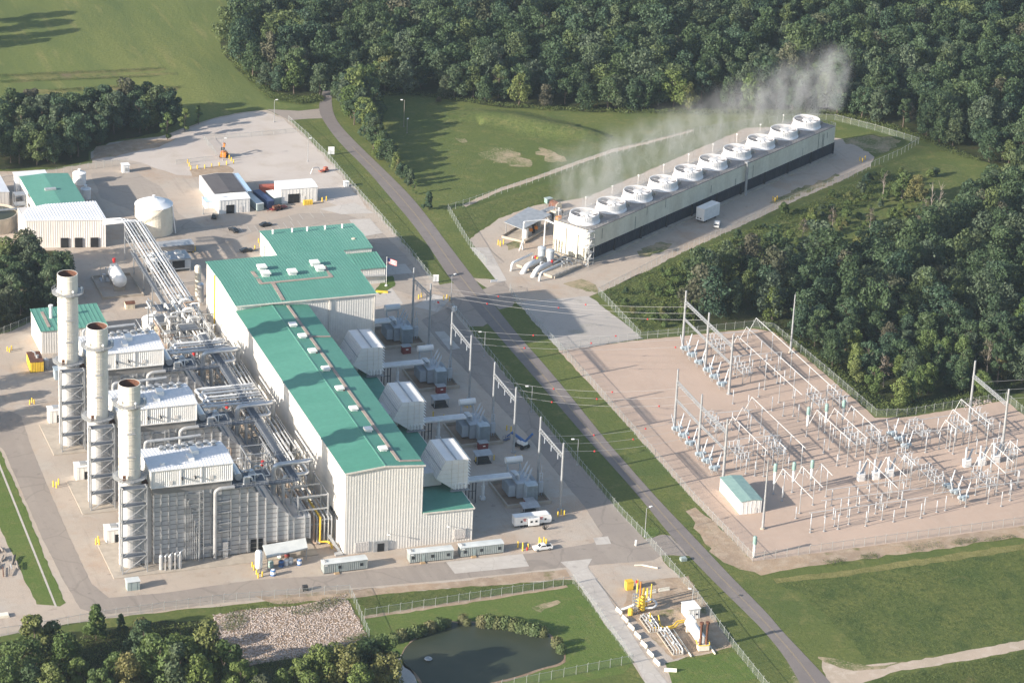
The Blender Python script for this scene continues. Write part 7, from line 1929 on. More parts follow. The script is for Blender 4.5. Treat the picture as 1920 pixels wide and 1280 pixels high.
for sx in (-.6, .6):
    for sy in (-.6, .6): m.bar((a + sx, b + sy, 0), (a + sx, b + sy, 6.4), .1)
for z in range(1, 7): m.box(a - .6, b - .6, z, a + .6, b + .6, z + .06); m.bar((a - .6, b - .6, z - .9), (a + .6, b - .6, z), .07)
m.build('ladder_frame', 'steel_grey', T)
m = MB(); m.cyl((a, b, 6.4), (a, b, 9.6), .1, 6); m.k = 1; m.cyl((a, b, 9.6), (a, b, 10.3), .3, 8); m.build('lamp', ['steel_grey', 'red'], T)
m = MB(); m.tube(bend([(a - 3.5, b + 2.4, .3), (a - 1.0, b + .6, 2.2), (a, b, 3)], .6), .42, 8); m.build('inlet_pipe', 'steel_grey', T)
m = MB(); m.tube(bend([(.7, -.3, 1.2), (3.2, -.8, 1.2), (4.6, .6, 1.6), (4.2, 3, 1.8), (2.6, 3.8, 1.6)], 1.4, 6), .3, 10); m.tube(bend([(1, 1, 2.4), (3, 1.4, 2.4), (3, 3.5, 2.4)], .6), .22, 8); m.build('loop_pipe', 'pipe_white', T)
x, y = P(1179, 1104)
T = thing('yellow_cabinet', 'yellow cabinet behind the left side of the gas scrubber', 'cabinet', (x, y, 0)); m = MB(); m.box(-1, -.9, .4, 1, .9, 2.6); m.build('cabinet', 'safety_yellow', T); m = MB(); m.box(-1.1, -1, 2.6, 1.1, 1, 2.7); m.box(-.9, -.8, 0, .9, .8, .4); m.build('roof', 'yellow', T)
def skid(label, p0, p1, w_, seed):
    a = P(*p0); b = P(*p1); L = hypot(b[0] - a[0], b[1] - a[1]); rot = atan2(b[1] - a[1], b[0] - a[0]); r = random.Random(seed)
    T = thing('metering_skid', label, 'pipe skid', (*a, 0), rot)
    m = MB(); m.box(0, -w_ / 2, 0, L, -w_ / 2 + .3, .35); m.box(0, w_ / 2 - .3, 0, L, w_ / 2, .35)
    for k in range(6): m.box(L * k / 5 - .15, -w_ / 2 + .3, .05, L * k / 5 + .15, w_ / 2 - .3, .3)
    m.build('skid_frame', 'basin', T)
    for k in range(4): m = MB(); yy = -w_ / 2 + .4 + k * (w_ - .8) / 3; m.tube(bend([(.3, yy, .3), (.3, yy, 1.3 + .15 * k), (L - .4, yy, 1.3 + .15 * k), (L - .4, yy, .3)], .35), .16, 8); m.build('pipe', ('pipe_grey', 'pipe_lag', 'pipe_grey', 'pipe_white')[k], T)
    m = MB(); rail(m, (.2, w_ / 2 - .1, .35), (L - .2, w_ / 2 - .1, .35), 1.1); m.build('handrail', 'steel_grey', T)
    for k in range(7): m = MB(); q = r.uniform(.8, L - .8); yy = r.uniform(-w_ / 2 + .5, w_ / 2 - .5); m.cyl((q, yy, .9), (q, yy, r.uniform(1.8, 2.6)), .2, 8); m.cyl((q - .35, yy, 1.4), (q + .35, yy, 1.4), .32, 8); m.build('valve', r.choice(('pipe_grey', 'galv', 'pipe_white')), T)
    return T
skid('grey pipe skid with railings just below the yellow scrubber', (1208, 1158), (1228, 1186), 3.2, 5)
skid('longer grey pipe skid with railings in the middle of the gas yard', (1241, 1184), (1272, 1228), 3.2, 6)
x, y = P(1222, 1172)
T = thing('gas_pipework', 'yellow gas pipes bending from the skid to the white heater', 'pipe', (x, y, 0)); r_ = lambda px, py, z: (P(px, py)[0] - x, P(px, py)[1] - y, z)
for pth in ([(1218, 1170, 1.6), (1226, 1182, .9), (1240, 1181, .9), (1262, 1178, .9), (1268, 1172, 1.3), (1282, 1170, 1.4)], [(1234, 1164, 1.8), (1238, 1178, .8), (1256, 1182, .8), (1266, 1180, .8), (1272, 1174, 1.1), (1283, 1172, 1.2)], [(1218, 1162, 2.2), (1219, 1170, .6), (1230, 1180, .5)]):
    m = MB(); m.tube(bend([r_(*q) for q in pth], .7), .2, 8); m.build('pipe', 'safety_yellow', T)
# heater
a, b = P(1292, 1180), P(1318, 1218)
T = thing('gas_heater', 'white horizontal gas heater with two dark brown stacks on its near end', 'heater', (*b, 0), atan2(a[1] - b[1], a[0] - b[0])); L = hypot(a[0] - b[0], a[1] - b[1])
m = MB(); m.cyl((.8, 0, 2.3), (L, 0, 2.3), 1.45, 18); m.cyl((L, 0, 2.3), (L + .5, 0, 2.3), 1.45, 18, .8); m.build('shell', 'white', T, smooth=False)
m = MB(); m.cyl((L - 3.4, 0, 4.3), (L - .6, 0, 4.3), .75, 12); m.cyl((L - 2, 0, 3.4), (L - 2, 0, 4.3), .3, 8); m.build('expansion_tank', 'white', T)
for s in (-.85, .85): m = MB(); m.cyl((.1, s, 1.5), (.1, s, 8.0), .36, 10); m.cyl((.1, s, 8.0), (.1, s, 8.5), .6, 10); m.build('stack', 'rust', T)
m = MB(); m.box(-.8, -1.5, .2, .8, 1.5, 1.7); m.build('burner_box', 'barrier', T)
for q in (1.5, L - 1): m = MB(); m.box(q - .3, -1.2, 0, q + .3, 1.2, 1.4); m.build('saddle', 'barrier', T)
m = MB(); m.tube(bend([(1.6, 1.7, 2.6), (-.6, 1.7, 1.8), (-.9, -1.6, 1.8), (.6, -1.7, 2.6)], .5), .14, 7); m.build('fuel_pipe', 'safety_yellow', T)
m = MB(); m.box(-3, -2.6, 0, L + 1, -2.3, .35); m.box(-3, 4.2, 0, L + 1, 4.5, .35); m.build('curb', 'barrier', T)
# scrap at the left edge
x, y = P(18, 1048)
T = thing('scrap_pile', 'heap of grey scrap pipes and timber beside the gutter at the left edge', 'scrap', (x, y, 0)); rs = random.Random(8)
for k in range(16):
    m = MB(); a = Vector((rs.uniform(-6, 4), rs.uniform(-11, 12), rs.uniform(.2, .8))); an = rs.uniform(.9, 2.2); l = rs.uniform(2, 6); m.cyl(a, a + Vector((cos(an) * l, sin(an) * l, rs.uniform(-.1, .5))), rs.uniform(.12, .35), 7); m.build('scrap_pipe', rs.choice(('galv', 'pipe_grey', 'rust', 'dead_wood', 'dark')), T)
x, y = P(6, 1155); m = MB(); m.xprism([(-1.6, 0), (1.6, 0), (1.4, .7), (-1.4, .7)], -1, 1); m.build('concrete_block', 'barrier', loc=(x, y, 0), label='pale concrete block on the gravel at the lower left edge', cat='block')
x, y = P(612, 322)
T = thing('portable_pump', 'red trailer mounted pump with pipes against the road fence', 'pump', (x - 1, y, 0), .4); m = MB(); m.box(-2, -.8, .5, 2, .8, .8); m.box(.2, -.6, .8, 1.6, .6, 1.8); m.build('frame', 'container_red', T)
for s in (-.85, .75): m = MB(); m.cyl((0, s, .4), (0, s + .15, .4), .4, 10); m.build('wheel', 'rubber', T)
m = MB(); m.tube(bend([(-2, 0, .8), (-2.6, 0, 2.4), (-5, .4, 2.6), (-6, .6, .3)], .6), .16, 7); m.build('hose', 'pipe_grey', T)
x, y = P(653, 349); shed('utility_box', 'small white box beside the road fence below the red pump', x - .8, y, 1.6, 1.4, 1.8, 0, 0, None, 'white', 'white', cat='box')
# pond float
x, y = P(803, 1236); m = MB(); m.lathe([(.9, 0), (1.1, .2), (.9, .45), (.5, .45), (.4, .2)], 14, (0, 0, .05)); m.build('pond_float', 'galv', loc=(x, y, .05), label='small round grey float on the dark pond', cat='float')
# ---------------------------------------------------------------- trees
def inside(p, poly):
    x, y = p; c = False; n = len(poly); j = n - 1
    for i in range(n):
        xi, yi = poly[i]; xj, yj = poly[j]
        if (yi > y) != (yj > y) and x < (xj - xi) * (y - yi) / (yj - yi) + xi: c = not c
        j = i
    return c

def leaf_quads(cen, nrm, size, r):
    """one small leaf clump face per row"""
    n = len(cen)
    t = r.normal(size=(n, 3)); u = np.cross(nrm, t); u /= np.linalg.norm(u, axis=1, keepdims=True) + 1e-9
    v = np.cross(nrm, u)
    a = r.uniform(.55, 1.0, (n, 1)) * size[:, None]; b = r.uniform(.45, .9, (n, 1)) * size[:, None]
    q = np.stack([cen - u * a * .5 - v * b * .2, cen + u * a * .1 - v * b * .55, cen + u * a * .55 + v * b * .1, cen - u * a * .05 + v * b * .55], 1)
    return q

def crown_data(seed, h=14.0, rad=5.0, nl=22, nq=2300, base=.10, conic=0.0, size=.92, spread=1.0):
    r = np.random.default_rng(seed)
    L = []
    for i in range(nl):
        t = r.uniform(0, 1) ** .8
        z = h * (base + (1 - base) * (.12 + .80 * t))
        prof = (1 - conic) * np.sqrt(max(.05, 1 - (t * 1.9 - .8) ** 2 * .62)) + conic * (1.05 - t)
        a = r.uniform(0, 2 * pi); d = rad * prof * r.uniform(.25, .78) * spread
        lr = rad * r.uniform(.26, .46) * (1 - .35 * t) * (1 - .35 * conic)
        L.append((d * cos(a), d * sin(a), min(z, h - lr * .8), lr))
    L.append((0, 0, h - rad * .32, rad * .32))
    L = np.array(L); w = L[:, 3] ** 2; w /= w.sum()
    k = r.choice(len(L), nq, p=w)
    d = r.normal(size=(nq, 3)); d[:, 2] = d[:, 2] * .9 + .25; d /= np.linalg.norm(d, axis=1, keepdims=True)
    rr = L[k, 3] * r.uniform(.72, 1.12, nq)
    c = L[k, :3] + d * rr[:, None] * np.array([1, 1, .85])
    # drop leaves buried inside other lobes
    dist = np.linalg.norm((c[:, None, :] - L[None, :, :3]) / np.array([1, 1, .85]), axis=2) / L[None, :, 3]
    keep = dist.min(1) > .62
    c, d, k = c[keep], d[keep], k[keep]
    nr = d + r.normal(size=d.shape) * .45; nr /= np.linalg.norm(nr, axis=1, keepdims=True)
    sz = size * r.uniform(.6, 1.35, len(c))
    lt = r.uniform(0, 1, len(L))
    tint = np.clip(lt[k] * .55 + r.uniform(0, .5, len(c)), 0, 1)
    return leaf_quads(c, nr, sz, r), tint

def quads_mesh(name, Q, tint, mat, tree=None):
    n = len(Q)
    me = bpy.data.meshes.new(name)
    me.vertices.add(n * 4); me.loops.add(n * 4); me.polygons.add(n)
    me.vertices.foreach_set('co', np.ascontiguousarray(Q, dtype=np.float32).ravel())
    me.loops.foreach_set('vertex_index', np.arange(n * 4, dtype=np.int32))
    me.polygons.foreach_set('loop_start', np.arange(0, n * 4, 4, dtype=np.int32))
    me.polygons.foreach_set('loop_total', np.full(n, 4, dtype=np.int32))
    at = me.attributes.new('tint', 'FLOAT', 'FACE'); at.data.foreach_set('value', tint.astype(np.float32))
    if tree is not None:
        at = me.attributes.new('tree', 'FLOAT', 'FACE'); at.data.foreach_set('value', tree.astype(np.float32))
    me.materials.append(MAT[mat])
    me.update(); me.validate()
    return me

CR = [crown_data(100 + i, 14, 5.0 + (i % 4) * .6, (16, 40, 26, 32)[i % 4] + i, 3300, (.06, .12, .02)[i % 3], (0, .3, .1, .55)[i % 4], .82, (1.0, 1.2, .9)[i % 3]) for i in range(12)]
CRM = {}
def crown_mesh(i, mat='leaves'):
    if (i, mat) not in CRM: CRM[(i, mat)] = quads_mesh('crown', CR[i][0], CR[i][1], mat)
    return CRM[(i, mat)]
con = crown_data(300, 12, 4.6, 34, 3600, .02, .75, .72)
slim = crown_data(301, 8, 2.1, 16, 1500, .02, .15, .55)
bushy = [crown_data(310 + i, 5, 3.2, 14, 1300, .0, .2, .6) for i in range(3)]
sparse = crown_data(320, 13, 3.6, 12, 700, .3, .2, .6)
SPEC = {}
def spec_mesh(key, data, mat):
    if (key, mat) not in SPEC: SPEC[(key, mat)] = quads_mesh('crown', data[0], data[1], mat)
    return SPEC[(key, mat)]
def trunk_mesh(seed, h=14, r0=.36, limbs=7, mat='bark', rad=4.2):
    r = random.Random(seed); m = MB(); p = Vector((0, 0, -.1)); pts = [p]
    for i in range(5): p = p + Vector((r.uniform(-.25, .25), r.uniform(-.25, .25), h * .17)); pts.append(p)
    for i in range(5): m.cyl(pts[i], pts[i + 1], r0 * (1 - i * .16), 7, r0 * (1 - (i + 1) * .16), caps=False)
    for i in range(limbs):
        b = pts[2 + i % 3]; a = r.uniform(0, 6.28); e = b + Vector((cos(a) * rad * r.uniform(.5, .85), sin(a) * rad * r.uniform(.5, .85), h * r.uniform(.12, .3)))
        mid = b.lerp(e, .5) + Vector((0, 0, .4)); m.cyl(b, mid, r0 * .42, 5, r0 * .28, caps=False); m.cyl(mid, e, r0 * .28, 5, r0 * .08, caps=False)
    return m.mesh('trunk', mat)
TRK = [trunk_mesh(i) for i in range(4)]; TRKD = [trunk_mesh(20 + i, 15, .26, 10, 'dead_wood', 3.2) for i in range(3)]; TRKS = trunk_mesh(40, 7, .16, 3, 'bark', 1.2)
NTREE = [0]
def tree(x, y, s, cm, tm, label, group, rz=None, sz=None, name='tree'):
    T = thing(name, label, 'shrub' if name in ('shrub', 'bush') else name.replace('_', ' '), (x, y, 0), random.uniform(0, 6.28) if rz is None else rz, group)
    T.scale = (s, s, s * (sz or random.uniform(.9, 1.15)))
    if tm is not None: o = bpy.data.objects.new('trunk', tm); link(o, T)
    if cm is not None: o = bpy.data.objects.new('crown', cm); link(o, T)
    NTREE[0] += 1
    return T

def scatter(polypx, sp, seed, jitter=.42):
    poly = PX(polypx); r = random.Random(seed)
    x0, x1 = min(p[0] for p in poly), max(p[0] for p in poly); y0, y1 = min(p[1] for p in poly), max(p[1] for p in poly)
    out = []; j = 0; y = y0
    while y < y1:
        x = x0 + (sp / 2 if j % 2 else 0)
        while x < x1:
            p = (x + r.uniform(-jitter, jitter) * sp, y + r.uniform(-jitter, jitter) * sp)
            if inside(p, poly): out.append(p)
            x += sp
        y += sp * .87; j += 1
    return out

NW = [(625, -40), (2040, -40), (2040, 352), (1900, 318), (1830, 298), (1780, 283), (1700, 247), (1600, 221), (1540, 211), (1300, 211), (1100, 208), (950, 200), (860, 188), (760, 177), (700, 178), (655, 188), (628, 176)]
NW2 = [(470, -40), (622, -40), (610, 178), (600, 186), (560, 190), (510, 181), (470, 148), (432, 112), (418, 84), (456, 20)]
EW = [(1285, 562), (1305, 532), (1345, 518), (1420, 512), (1500, 508), (1560, 500), (1640, 485), (1720, 462), (1790, 425), (1832, 366), (1900, 352), (2040, 352), (2040, 715), (1960, 715), (1900, 728), (1780, 755), (1665, 768), (1605, 728), (1505, 650), (1435, 604), (1345, 604), (1300, 592)]
WW = [(-40, 232), (325, 210), (325, 228), (300, 246), (205, 262), (172, 280), (166, 296), (100, 310), (0, 314), (-40, 318)]
WW2 = [(-40, 520), (25, 500), (85, 498), (118, 520), (120, 572), (78, 586), (20, 611), (-40, 640)]
far = scatter(NW, 8.3, 3) + scatter(NW2, 8.3, 4)
east = scatter(EW, 8.2, 5)
west = scatter(WW, 7.4, 6); west2 = scatter(WW2, 6.8, 8)
def edge_y(p): return WPX(p[0], p[1], 0)[1]
r7 = random.Random(17)
# the nearest trees are things of their own; the deep wood behind the front rows is one mass
east_mass = []
for i, p in enumerate(sorted(east, key=lambda p: -edge_y(p))):
    if i >= 84: east_mass.append(p); continue
    px, py = WPX(*p, 0); k = r7.random(); front = py > 560 and px > 1380
    if k < .03:
        tree(*p, r7.uniform(.75, 1.0), spec_mesh('sp', sparse, 'leaves_brown'), TRKD[r7.randrange(3)], 'thin brownish dying tree in the woods beside the switchyard', 'dying trees in the east woods', name='dying_tree')
    elif k < .30 or py > 735: tree(*p, r7.uniform(.55, .8), crown_mesh(r7.randrange(12), 'leaves_fresh'), TRK[r7.randrange(4)], 'fresh yellow green tree in the woods beside the switchyard', 'yellow green trees in the east woods')
    else: tree(*p, r7.uniform(.68, .98), crown_mesh(r7.randrange(12)), TRK[r7.randrange(4)], 'dark green tree in the woods between cooling tower and switchyard', 'dark trees in the east woods')
for p in west: tree(*p, r7.uniform(.78, 1.12), crown_mesh(r7.randrange(12)), TRK[r7.randrange(4)], 'dark green tree in the woods at the upper left', 'trees in the upper left woods')
for p in west2: tree(*p, r7.uniform(.65, 1.0), crown_mesh(r7.randrange(12)), TRK[r7.randrange(4)], 'dark green tree in the clump behind the farthest stack', 'trees behind the farthest stack')
for px, py, s, l in ((314, 262, 1.45, 'slim pale green tree nearest the gravel edge, first of three'), (347, 246, 1.3, 'slim pale green tree between two others at the gravel edge'), (372, 233, .95, 'smallest slim pale green tree at the gravel edge')):
    tree(*P(px, py), s, spec_mesh('slim', slim, 'leaves_fresh'), TRKS, l, 'slim trees at the gravel edge', name='slim_tree')
# hedge row between road and clearing
HED = [(658, 222, .8), (676, 228, .8), (648, 214, .8), (694, 256, .7), (684, 250, .7), (702, 270, .6), (712, 292, .5), (720, 296, .5), (734, 312, .45), (742, 322, .42), (730, 300, .45), (652, 206, .95), (668, 212, .95), (688, 212, .85), (664, 234, .7), (686, 240, .8), (702, 246, .62), (692, 262, .62), (708, 270, .55), (700, 280, .5), (716, 286, .55), (712, 300, .42), (726, 304, .5), (734, 318, .36), (746, 326, .34), (752, 336, .4), (640, 196, .75), (678, 196, 1.0), (700, 226, .8)]
for i, (px, py, s) in enumerate(HED): tree(*P(px, py), s * 1.22, crown_mesh(r7.randrange(12), 'leaves_fresh' if i % 3 == 0 else 'leaves'), TRK[i % 4], 'bushy roadside tree in the row between the road and the clearing', 'roadside trees by the clearing')
for px, py, s, l in ((762, 344, .62, 'dark narrow conifer first of the roadside pair'), (770, 350, .55, 'dark narrow conifer second of the roadside pair'), (803, 394, .62, 'round dark conifer alone at the lower end of the roadside row')):
    tree(*P(px, py), s, spec_mesh('con', con, 'leaves'), TRKS, l, None, name='conifer')
tree(*P(778, 364), .62, spec_mesh('slim', slim, 'leaves_fresh'), TRKS, 'small yellow green sapling just below the two roadside conifers', None, name='sapling')
tree(*P(823, 194), .6, spec_mesh('b0', bushy[0], 'leaves_brown'), None, 'round brownish bush alone at the upper edge of the clearing', None, name='bush')
# front trees
FR = [(180, 1200, .92, 'c', 'broad bright conifer shaped tree beside the lower left road'), (227, 1183, .45, 'c', 'small dark conifer right of the broad one by the lower left road')]
for px, py, s, k, l in FR: tree(*P(px, py), s, spec_mesh('con', con, 'leaves_fresh' if s > .5 else 'leaves'), TRKS, l, None, name='conifer', sz=1.0)
FT = [(66, 1270, .8), (98, 1262, .66), (40, 1300, .8), (118, 1300, .75), (150, 1322, .6), (12, 1335, .7), (190, 1345, .65), (268, 1268, .7), (262, 1232, .5), (300, 1325, .85), (345, 1310, .88), (392, 1302, .92), (420, 1318, .8), (330, 1345, .9), (374, 1350, .8), (240, 1340, .75), (450, 1350, .7), (285, 1290, .7),
      (215, 1320, .6), (490, 1352, .6), (530, 1340, .55), (560, 1332, .7), (600, 1318, .72), (625, 1305, .72), (650, 1328, .75), (690, 1312, .72), (716, 1300, .72), (725, 1330, .66), (580, 1350, .6), (672, 1350, .75), (95, 1345, .7), (60, 1340, .7), (130, 1270, .55)]
for i, (px, py, s) in enumerate(FT):
    g = 'left' if px < 470 else 'right'
    tree(*P(px, py - 24), s * 1.26, crown_mesh(r7.randrange(12), 'leaves_fresh' if i % 6 != 1 else 'leaves'), TRK[i % 4], 'leafy green tree in the front %s group along the bottom edge' % g, 'front trees, %s group' % g)
# scrub between the tower yard and the woods
def bush(px, py, s, mat, label, group, k): tree(*P(px, py), s, spec_mesh('b%d' % k, bushy[k], mat), None, label, group, name='shrub')
for p in scatter([(1150, 560), (1215, 522), (1290, 485), (1390, 440), (1480, 395), (1560, 362), (1650, 325), (1700, 312), (1760, 330), (1820, 370), (1800, 420), (1720, 458), (1640, 480), (1560, 496), (1490, 504), (1400, 508), (1340, 515), (1290, 550), (1285, 588), (1300, 612), (1215, 622)], 6.6, 31):
    px, py = WPX(*p, 0)
    if r7.random() < .62: tree(*p, r7.uniform(.3, .9) if WPX(*p, 0)[0] < 1330 else r7.uniform(.35, .95), spec_mesh('b%d' % r7.randrange(3), bushy[r7.randrange(3)], r7.choice(('leaves_fresh', 'leaves_fresh', 'leaves_fresh', 'leaves'))), None, 'scrubby shrub on the slope between the tower yard and the woods', 'slope shrubs', name='shrub')
for px, py, s in ((1655, 372, .8), (1690, 372, .8), (1745, 402, .8), (1760, 398, .8), (1735, 412, .7), (1560, 432, .6), (1630, 430, .7), (1720, 448, .7), (1504, 446, .6)):
    tree(*P(px, py), s, spec_mesh('sp', sparse, 'leaves_brown') if s < .78 else None, TRKD[r7.randrange(3)], 'pale bare dead tree among the shrubs right of the cooling tower', 'dead trees right of the tower', name='dead_tree')
for px, py, s, l in ((1692, 372, .82, 'tall airy pale green tree at the fence corner, left one'), (1716, 378, .8, 'tall airy pale green tree at the fence corner, right one')): tree(*P(px, py), s, crown_mesh(3, 'leaves_fresh'), TRK[1], l, None)
for px, py, s, mt, l in ((1848, 745, .55, 'leaves_fresh', 'bright green tree just left of the right gantry pole'), (1448, 600, .8, 'leaves_fresh', 'pale grey green tall tree above the tapered mast')): tree(*P(px, py), s, crown_mesh(5, mt), TRK[2], l, None)

for px, py, s in ((-120, 772, 1.0), (-100, 800, .9), (-150, 745, 1.05), (-130, 822, .85), (-60, 62, 1.2), (-40, 44, 1.0), (-75, 84, 1.2), (-50, 92, .9)):
    tree(*P(px, py), s, crown_mesh(2), TRK[0], 'tree beyond the left edge whose shadow crosses the %s' % ('gravel' if py > 500 else 'pasture'), 'trees beyond the left edge', name='shade_tree')
# patches of weeds on the bare verge
# deep wood: the front two rows stand alone, the rest reads as one mass
far.sort(key=lambda p: -edge_y(p))
lead = set()
for p in far:
    px, py = WPX(*p, 0)
    if not (-80 < px < 2000): continue
cand = [p for p in far if -60 < WPX(*p, 0)[0] < 1985]
def depth_from_edge(p):
    px, py = WPX(*p, 0)
    pts = [(470, 148), (510, 181), (560, 190), (612, 180), (655, 188), (700, 178), (760, 177), (860, 188), (950, 200), (1100, 208), (1300, 211), (1540, 211), (1600, 221), (1700, 247), (1780, 283), (1830, 298), (1900, 318), (2040, 352)]
    for i in range(len(pts) - 1):
        if pts[i][0] <= px <= pts[i + 1][0]:
            t = (px - pts[i][0]) / (pts[i + 1][0] - pts[i][0]); return pts[i][1] + t * (pts[i + 1][1] - pts[i][1]) - py
    return 90
cand.sort(key=depth_from_edge)
alone = cand[:58]; mass = cand[58:] + east_mass
for p in alone:
    px, _ = WPX(*p, 0)
    g = 'beside the pasture' if px < 640 else ('above the clearing' if px < 1300 else 'beyond the cooling tower')
    fresh = r7.random() < .18
    tree(*p, r7.uniform(.72, 1.05), crown_mesh(r7.randrange(12), 'leaves_fresh' if fresh else 'leaves'), TRK[r7.randrange(4)], '%s green tree at the front edge of the big wood %s' % ('yellow' if fresh else 'dark', g), '%s edge trees %s' % ('yellow' if fresh else 'dark', g))
Qs, Ts, Rs = [], [], []
rn = np.random.default_rng(5)
for p in mass:
    Q, t = CR[rn.integers(12)]
    sel = rn.random(len(Q)) < .62; Q = Q[sel]; t = t[sel]
    a = rn.uniform(0, 6.28); s = rn.uniform(.66, 1.28); sz = s * rn.uniform(.85, 1.25)
    c, s_ = cos(a) * s, sin(a) * s; el = rn.uniform(.75, 1.3)
    X = Q[..., 0] * c * el - Q[..., 1] * s_ / el + p[0]; Y = Q[..., 0] * s_ * el + Q[..., 1] * c / el + p[1]; Z = Q[..., 2] * sz
    Qs.append(np.stack([X, Y, Z], -1)); Ts.append(t); Rs.append(np.full(len(t), rn.random()))
me = quads_mesh('forest', np.concatenate(Qs), np.concatenate(Ts), 'leaves', np.concatenate(Rs))
o = bpy.data.objects.new('forest', me); link(o); tag(o, 'deep dark green wood filling the top of the view', 'forest', kind='stuff')

# undergrowth along the wood edges, meadow tufts, tall grass, reeds, rocks
def tufts(name, label, cat, polys, n, hmin, hmax, wid, mat, seed, blades=5):
    r = np.random.default_rng(seed); C = []
    for px in polys:
        poly = PX(px); x0, x1 = min(p[0] for p in poly), max(p[0] for p in poly); y0, y1 = min(p[1] for p in poly), max(p[1] for p in poly); k = 0
        while k < n:
            p = (r.uniform(x0, x1), r.uniform(y0, y1))
            if inside(p, poly): C.append(p); k += 1
    C = np.array(C); C = np.repeat(C, blades, 0); m_ = len(C)
    h_ = r.uniform(hmin, hmax, m_); c = np.stack([C[:, 0] + r.normal(size=m_) * wid, C[:, 1] + r.normal(size=m_) * wid, h_ * r.uniform(.3, .8, m_)], 1)
    nr = r.normal(size=(m_, 3)); nr[:, 2] += .7; nr /= np.linalg.norm(nr, axis=1, keepdims=True)
    tint = np.repeat(r.uniform(0, .6, m_ // blades), blades) + r.uniform(0, .4, m_)
    me = quads_mesh(name, leaf_quads(c, nr, np.clip(h_ * .45, .14, .55), r), tint, mat, np.repeat(r.random(m_ // blades), blades))
    o = bpy.data.objects.new(name, me); link(o); tag(o, label, cat, kind='stuff')
tufts('undergrowth', 'low green undergrowth along the foot of the woods', 'undergrowth', [
    [(640, 192), (700, 181), (760, 180), (860, 191), (950, 203), (1100, 212), (1300, 216), (1540, 216), (1600, 226), (1700, 252), (1780, 288), (1840, 306), (1830, 298), (1700, 245), (1600, 219), (1540, 209), (1300, 209), (1100, 206), (950, 198), (860, 186), (760, 175), (700, 176), (645, 186)],
    [(432, 112), (470, 152), (510, 186), (560, 195), (605, 190), (600, 182), (560, 186), (510, 178), (475, 146), (440, 108)],
    [(1240, 520), (1300, 500), (1300, 610), (1240, 600)], [(1430, 612), (1545, 695), (1645, 778), (1700, 776), (1880, 745), (1900, 725), (1780, 750), (1670, 762), (1610, 722), (1510, 648), (1440, 602)]], 1300, .4, 1.9, .8, 'weed_leaf', 61, 9)
tufts('meadow_plants', 'uneven green weeds of the rough meadow', 'weeds', [[(1455, 1095), (1560, 1083), (1700, 1062), (1990, 1014), (1990, 1184), (1800, 1220), (1629, 1236), (1560, 1165), (1500, 1112)], [(1640, 1275), (1800, 1244), (1990, 1206), (1990, 1310), (1610, 1310)]], 4200, .12, .62, .6, 'weed_leaf', 62, 6)
tufts('dry_grass', 'pale dry grass strip along the meadow edge', 'grass', [[(1452, 1084), (1560, 1072), (1700, 1051), (1920, 1018), (1990, 1006), (1990, 1018), (1920, 1030), (1700, 1063), (1560, 1083), (1458, 1092)]], 900, .06, .3, .35, 'weed_pale', 63, 3)
tufts('tall_grass', 'tall uncut grass on the bank behind the pond fence and beside the tower', 'grass', [[(672, 1122), (860, 1104), (1062, 1091), (1064, 1094), (900, 1120), (690, 1150)], [(856, 412), (878, 392), (1010, 354), (1084, 338), (1080, 368), (1000, 382), (935, 405), (890, 436), (872, 442)], [(855, 226), (960, 222), (1060, 246), (1112, 252), (1110, 260), (1050, 262), (950, 245), (860, 234)]], 1100, .1, .45, .6, 'weed_leaf', 64, 5)
tufts('ground_scrub', 'tangled low scrub beneath the front trees and beside the rocks', 'scrub', [[(-20, 1225), (130, 1200), (300, 1172), (400, 1165), (402, 1200), (470, 1240), (640, 1222), (720, 1200), (738, 1250), (740, 1290), (-20, 1290)], [(1125, 553), (1200, 516), (1300, 478), (1500, 392), (1650, 322), (1720, 345), (1500, 440), (1300, 500), (1250, 530), (1260, 590), (1210, 628)]], 2600, .3, 1.5, .7, 'weed_leaf', 65, 7)
tufts('verge_weeds', 'scattered green weed patches on the bare verge below the switchyard', 'weeds', [[(1545, 1052), (1580, 1048), (1585, 1056), (1550, 1060)], [(1610, 1042), (1640, 1038), (1650, 1044), (1615, 1050)], [(1700, 1020), (1765, 1014), (1770, 1026), (1705, 1036)], [(1785, 1014), (1830, 1008), (1832, 1016), (1790, 1022)], [(1840, 1010), (1900, 1002), (1905, 1010), (1845, 1016)]], 90, .15, .7, .6, 'weed_leaf', 67, 7)
tufts('crop_rows', 'thin dark green crop rows across the pasture', 'crop', [[(-10, 140), (150, 134), (310, 127), (312, 130), (160, 138), (-10, 145)], [(-10, 152), (150, 147), (300, 142), (302, 144), (150, 151), (-10, 156)], [(90, 168), (230, 161), (340, 163), (338, 166), (200, 166), (92, 172)]], 520, .2, .8, .5, 'weed_leaf', 68, 6)
tufts('fence_weeds', 'scattered weeds on the riprap bank', 'weeds', [[(405, 1140), (560, 1128), (655, 1114), (660, 1128), (560, 1142), (420, 1156)], [(540, 1150), (600, 1128), (640, 1122), (630, 1136), (580, 1152)], [(415, 1160), (450, 1150), (470, 1160), (440, 1184), (415, 1180)], [(640, 1200), (688, 1185), (692, 1196), (650, 1216)]], 130, .2, .9, .7, 'weed_leaf', 66, 8)
REEDS = [(740, 1200, 1.0), (752, 1196, 1.1), (766, 1192, 1.0), (780, 1188, 1.15), (793, 1184, .95), (806, 1180, 1.1), (824, 1174, 1.1), (838, 1170, .8), (868, 1164, .9), (876, 1168, .7), (904, 1170, 1.1), (918, 1170, 1.25), (932, 1172, 1.1), (948, 1173, 1.2), (962, 1176, 1.15), (976, 1180, 1.2), (990, 1183, 1.1), (1004, 1186, 1.2), (1018, 1188, .95), (1044, 1208, 1.0), (1052, 1220, .9)]
RD = []
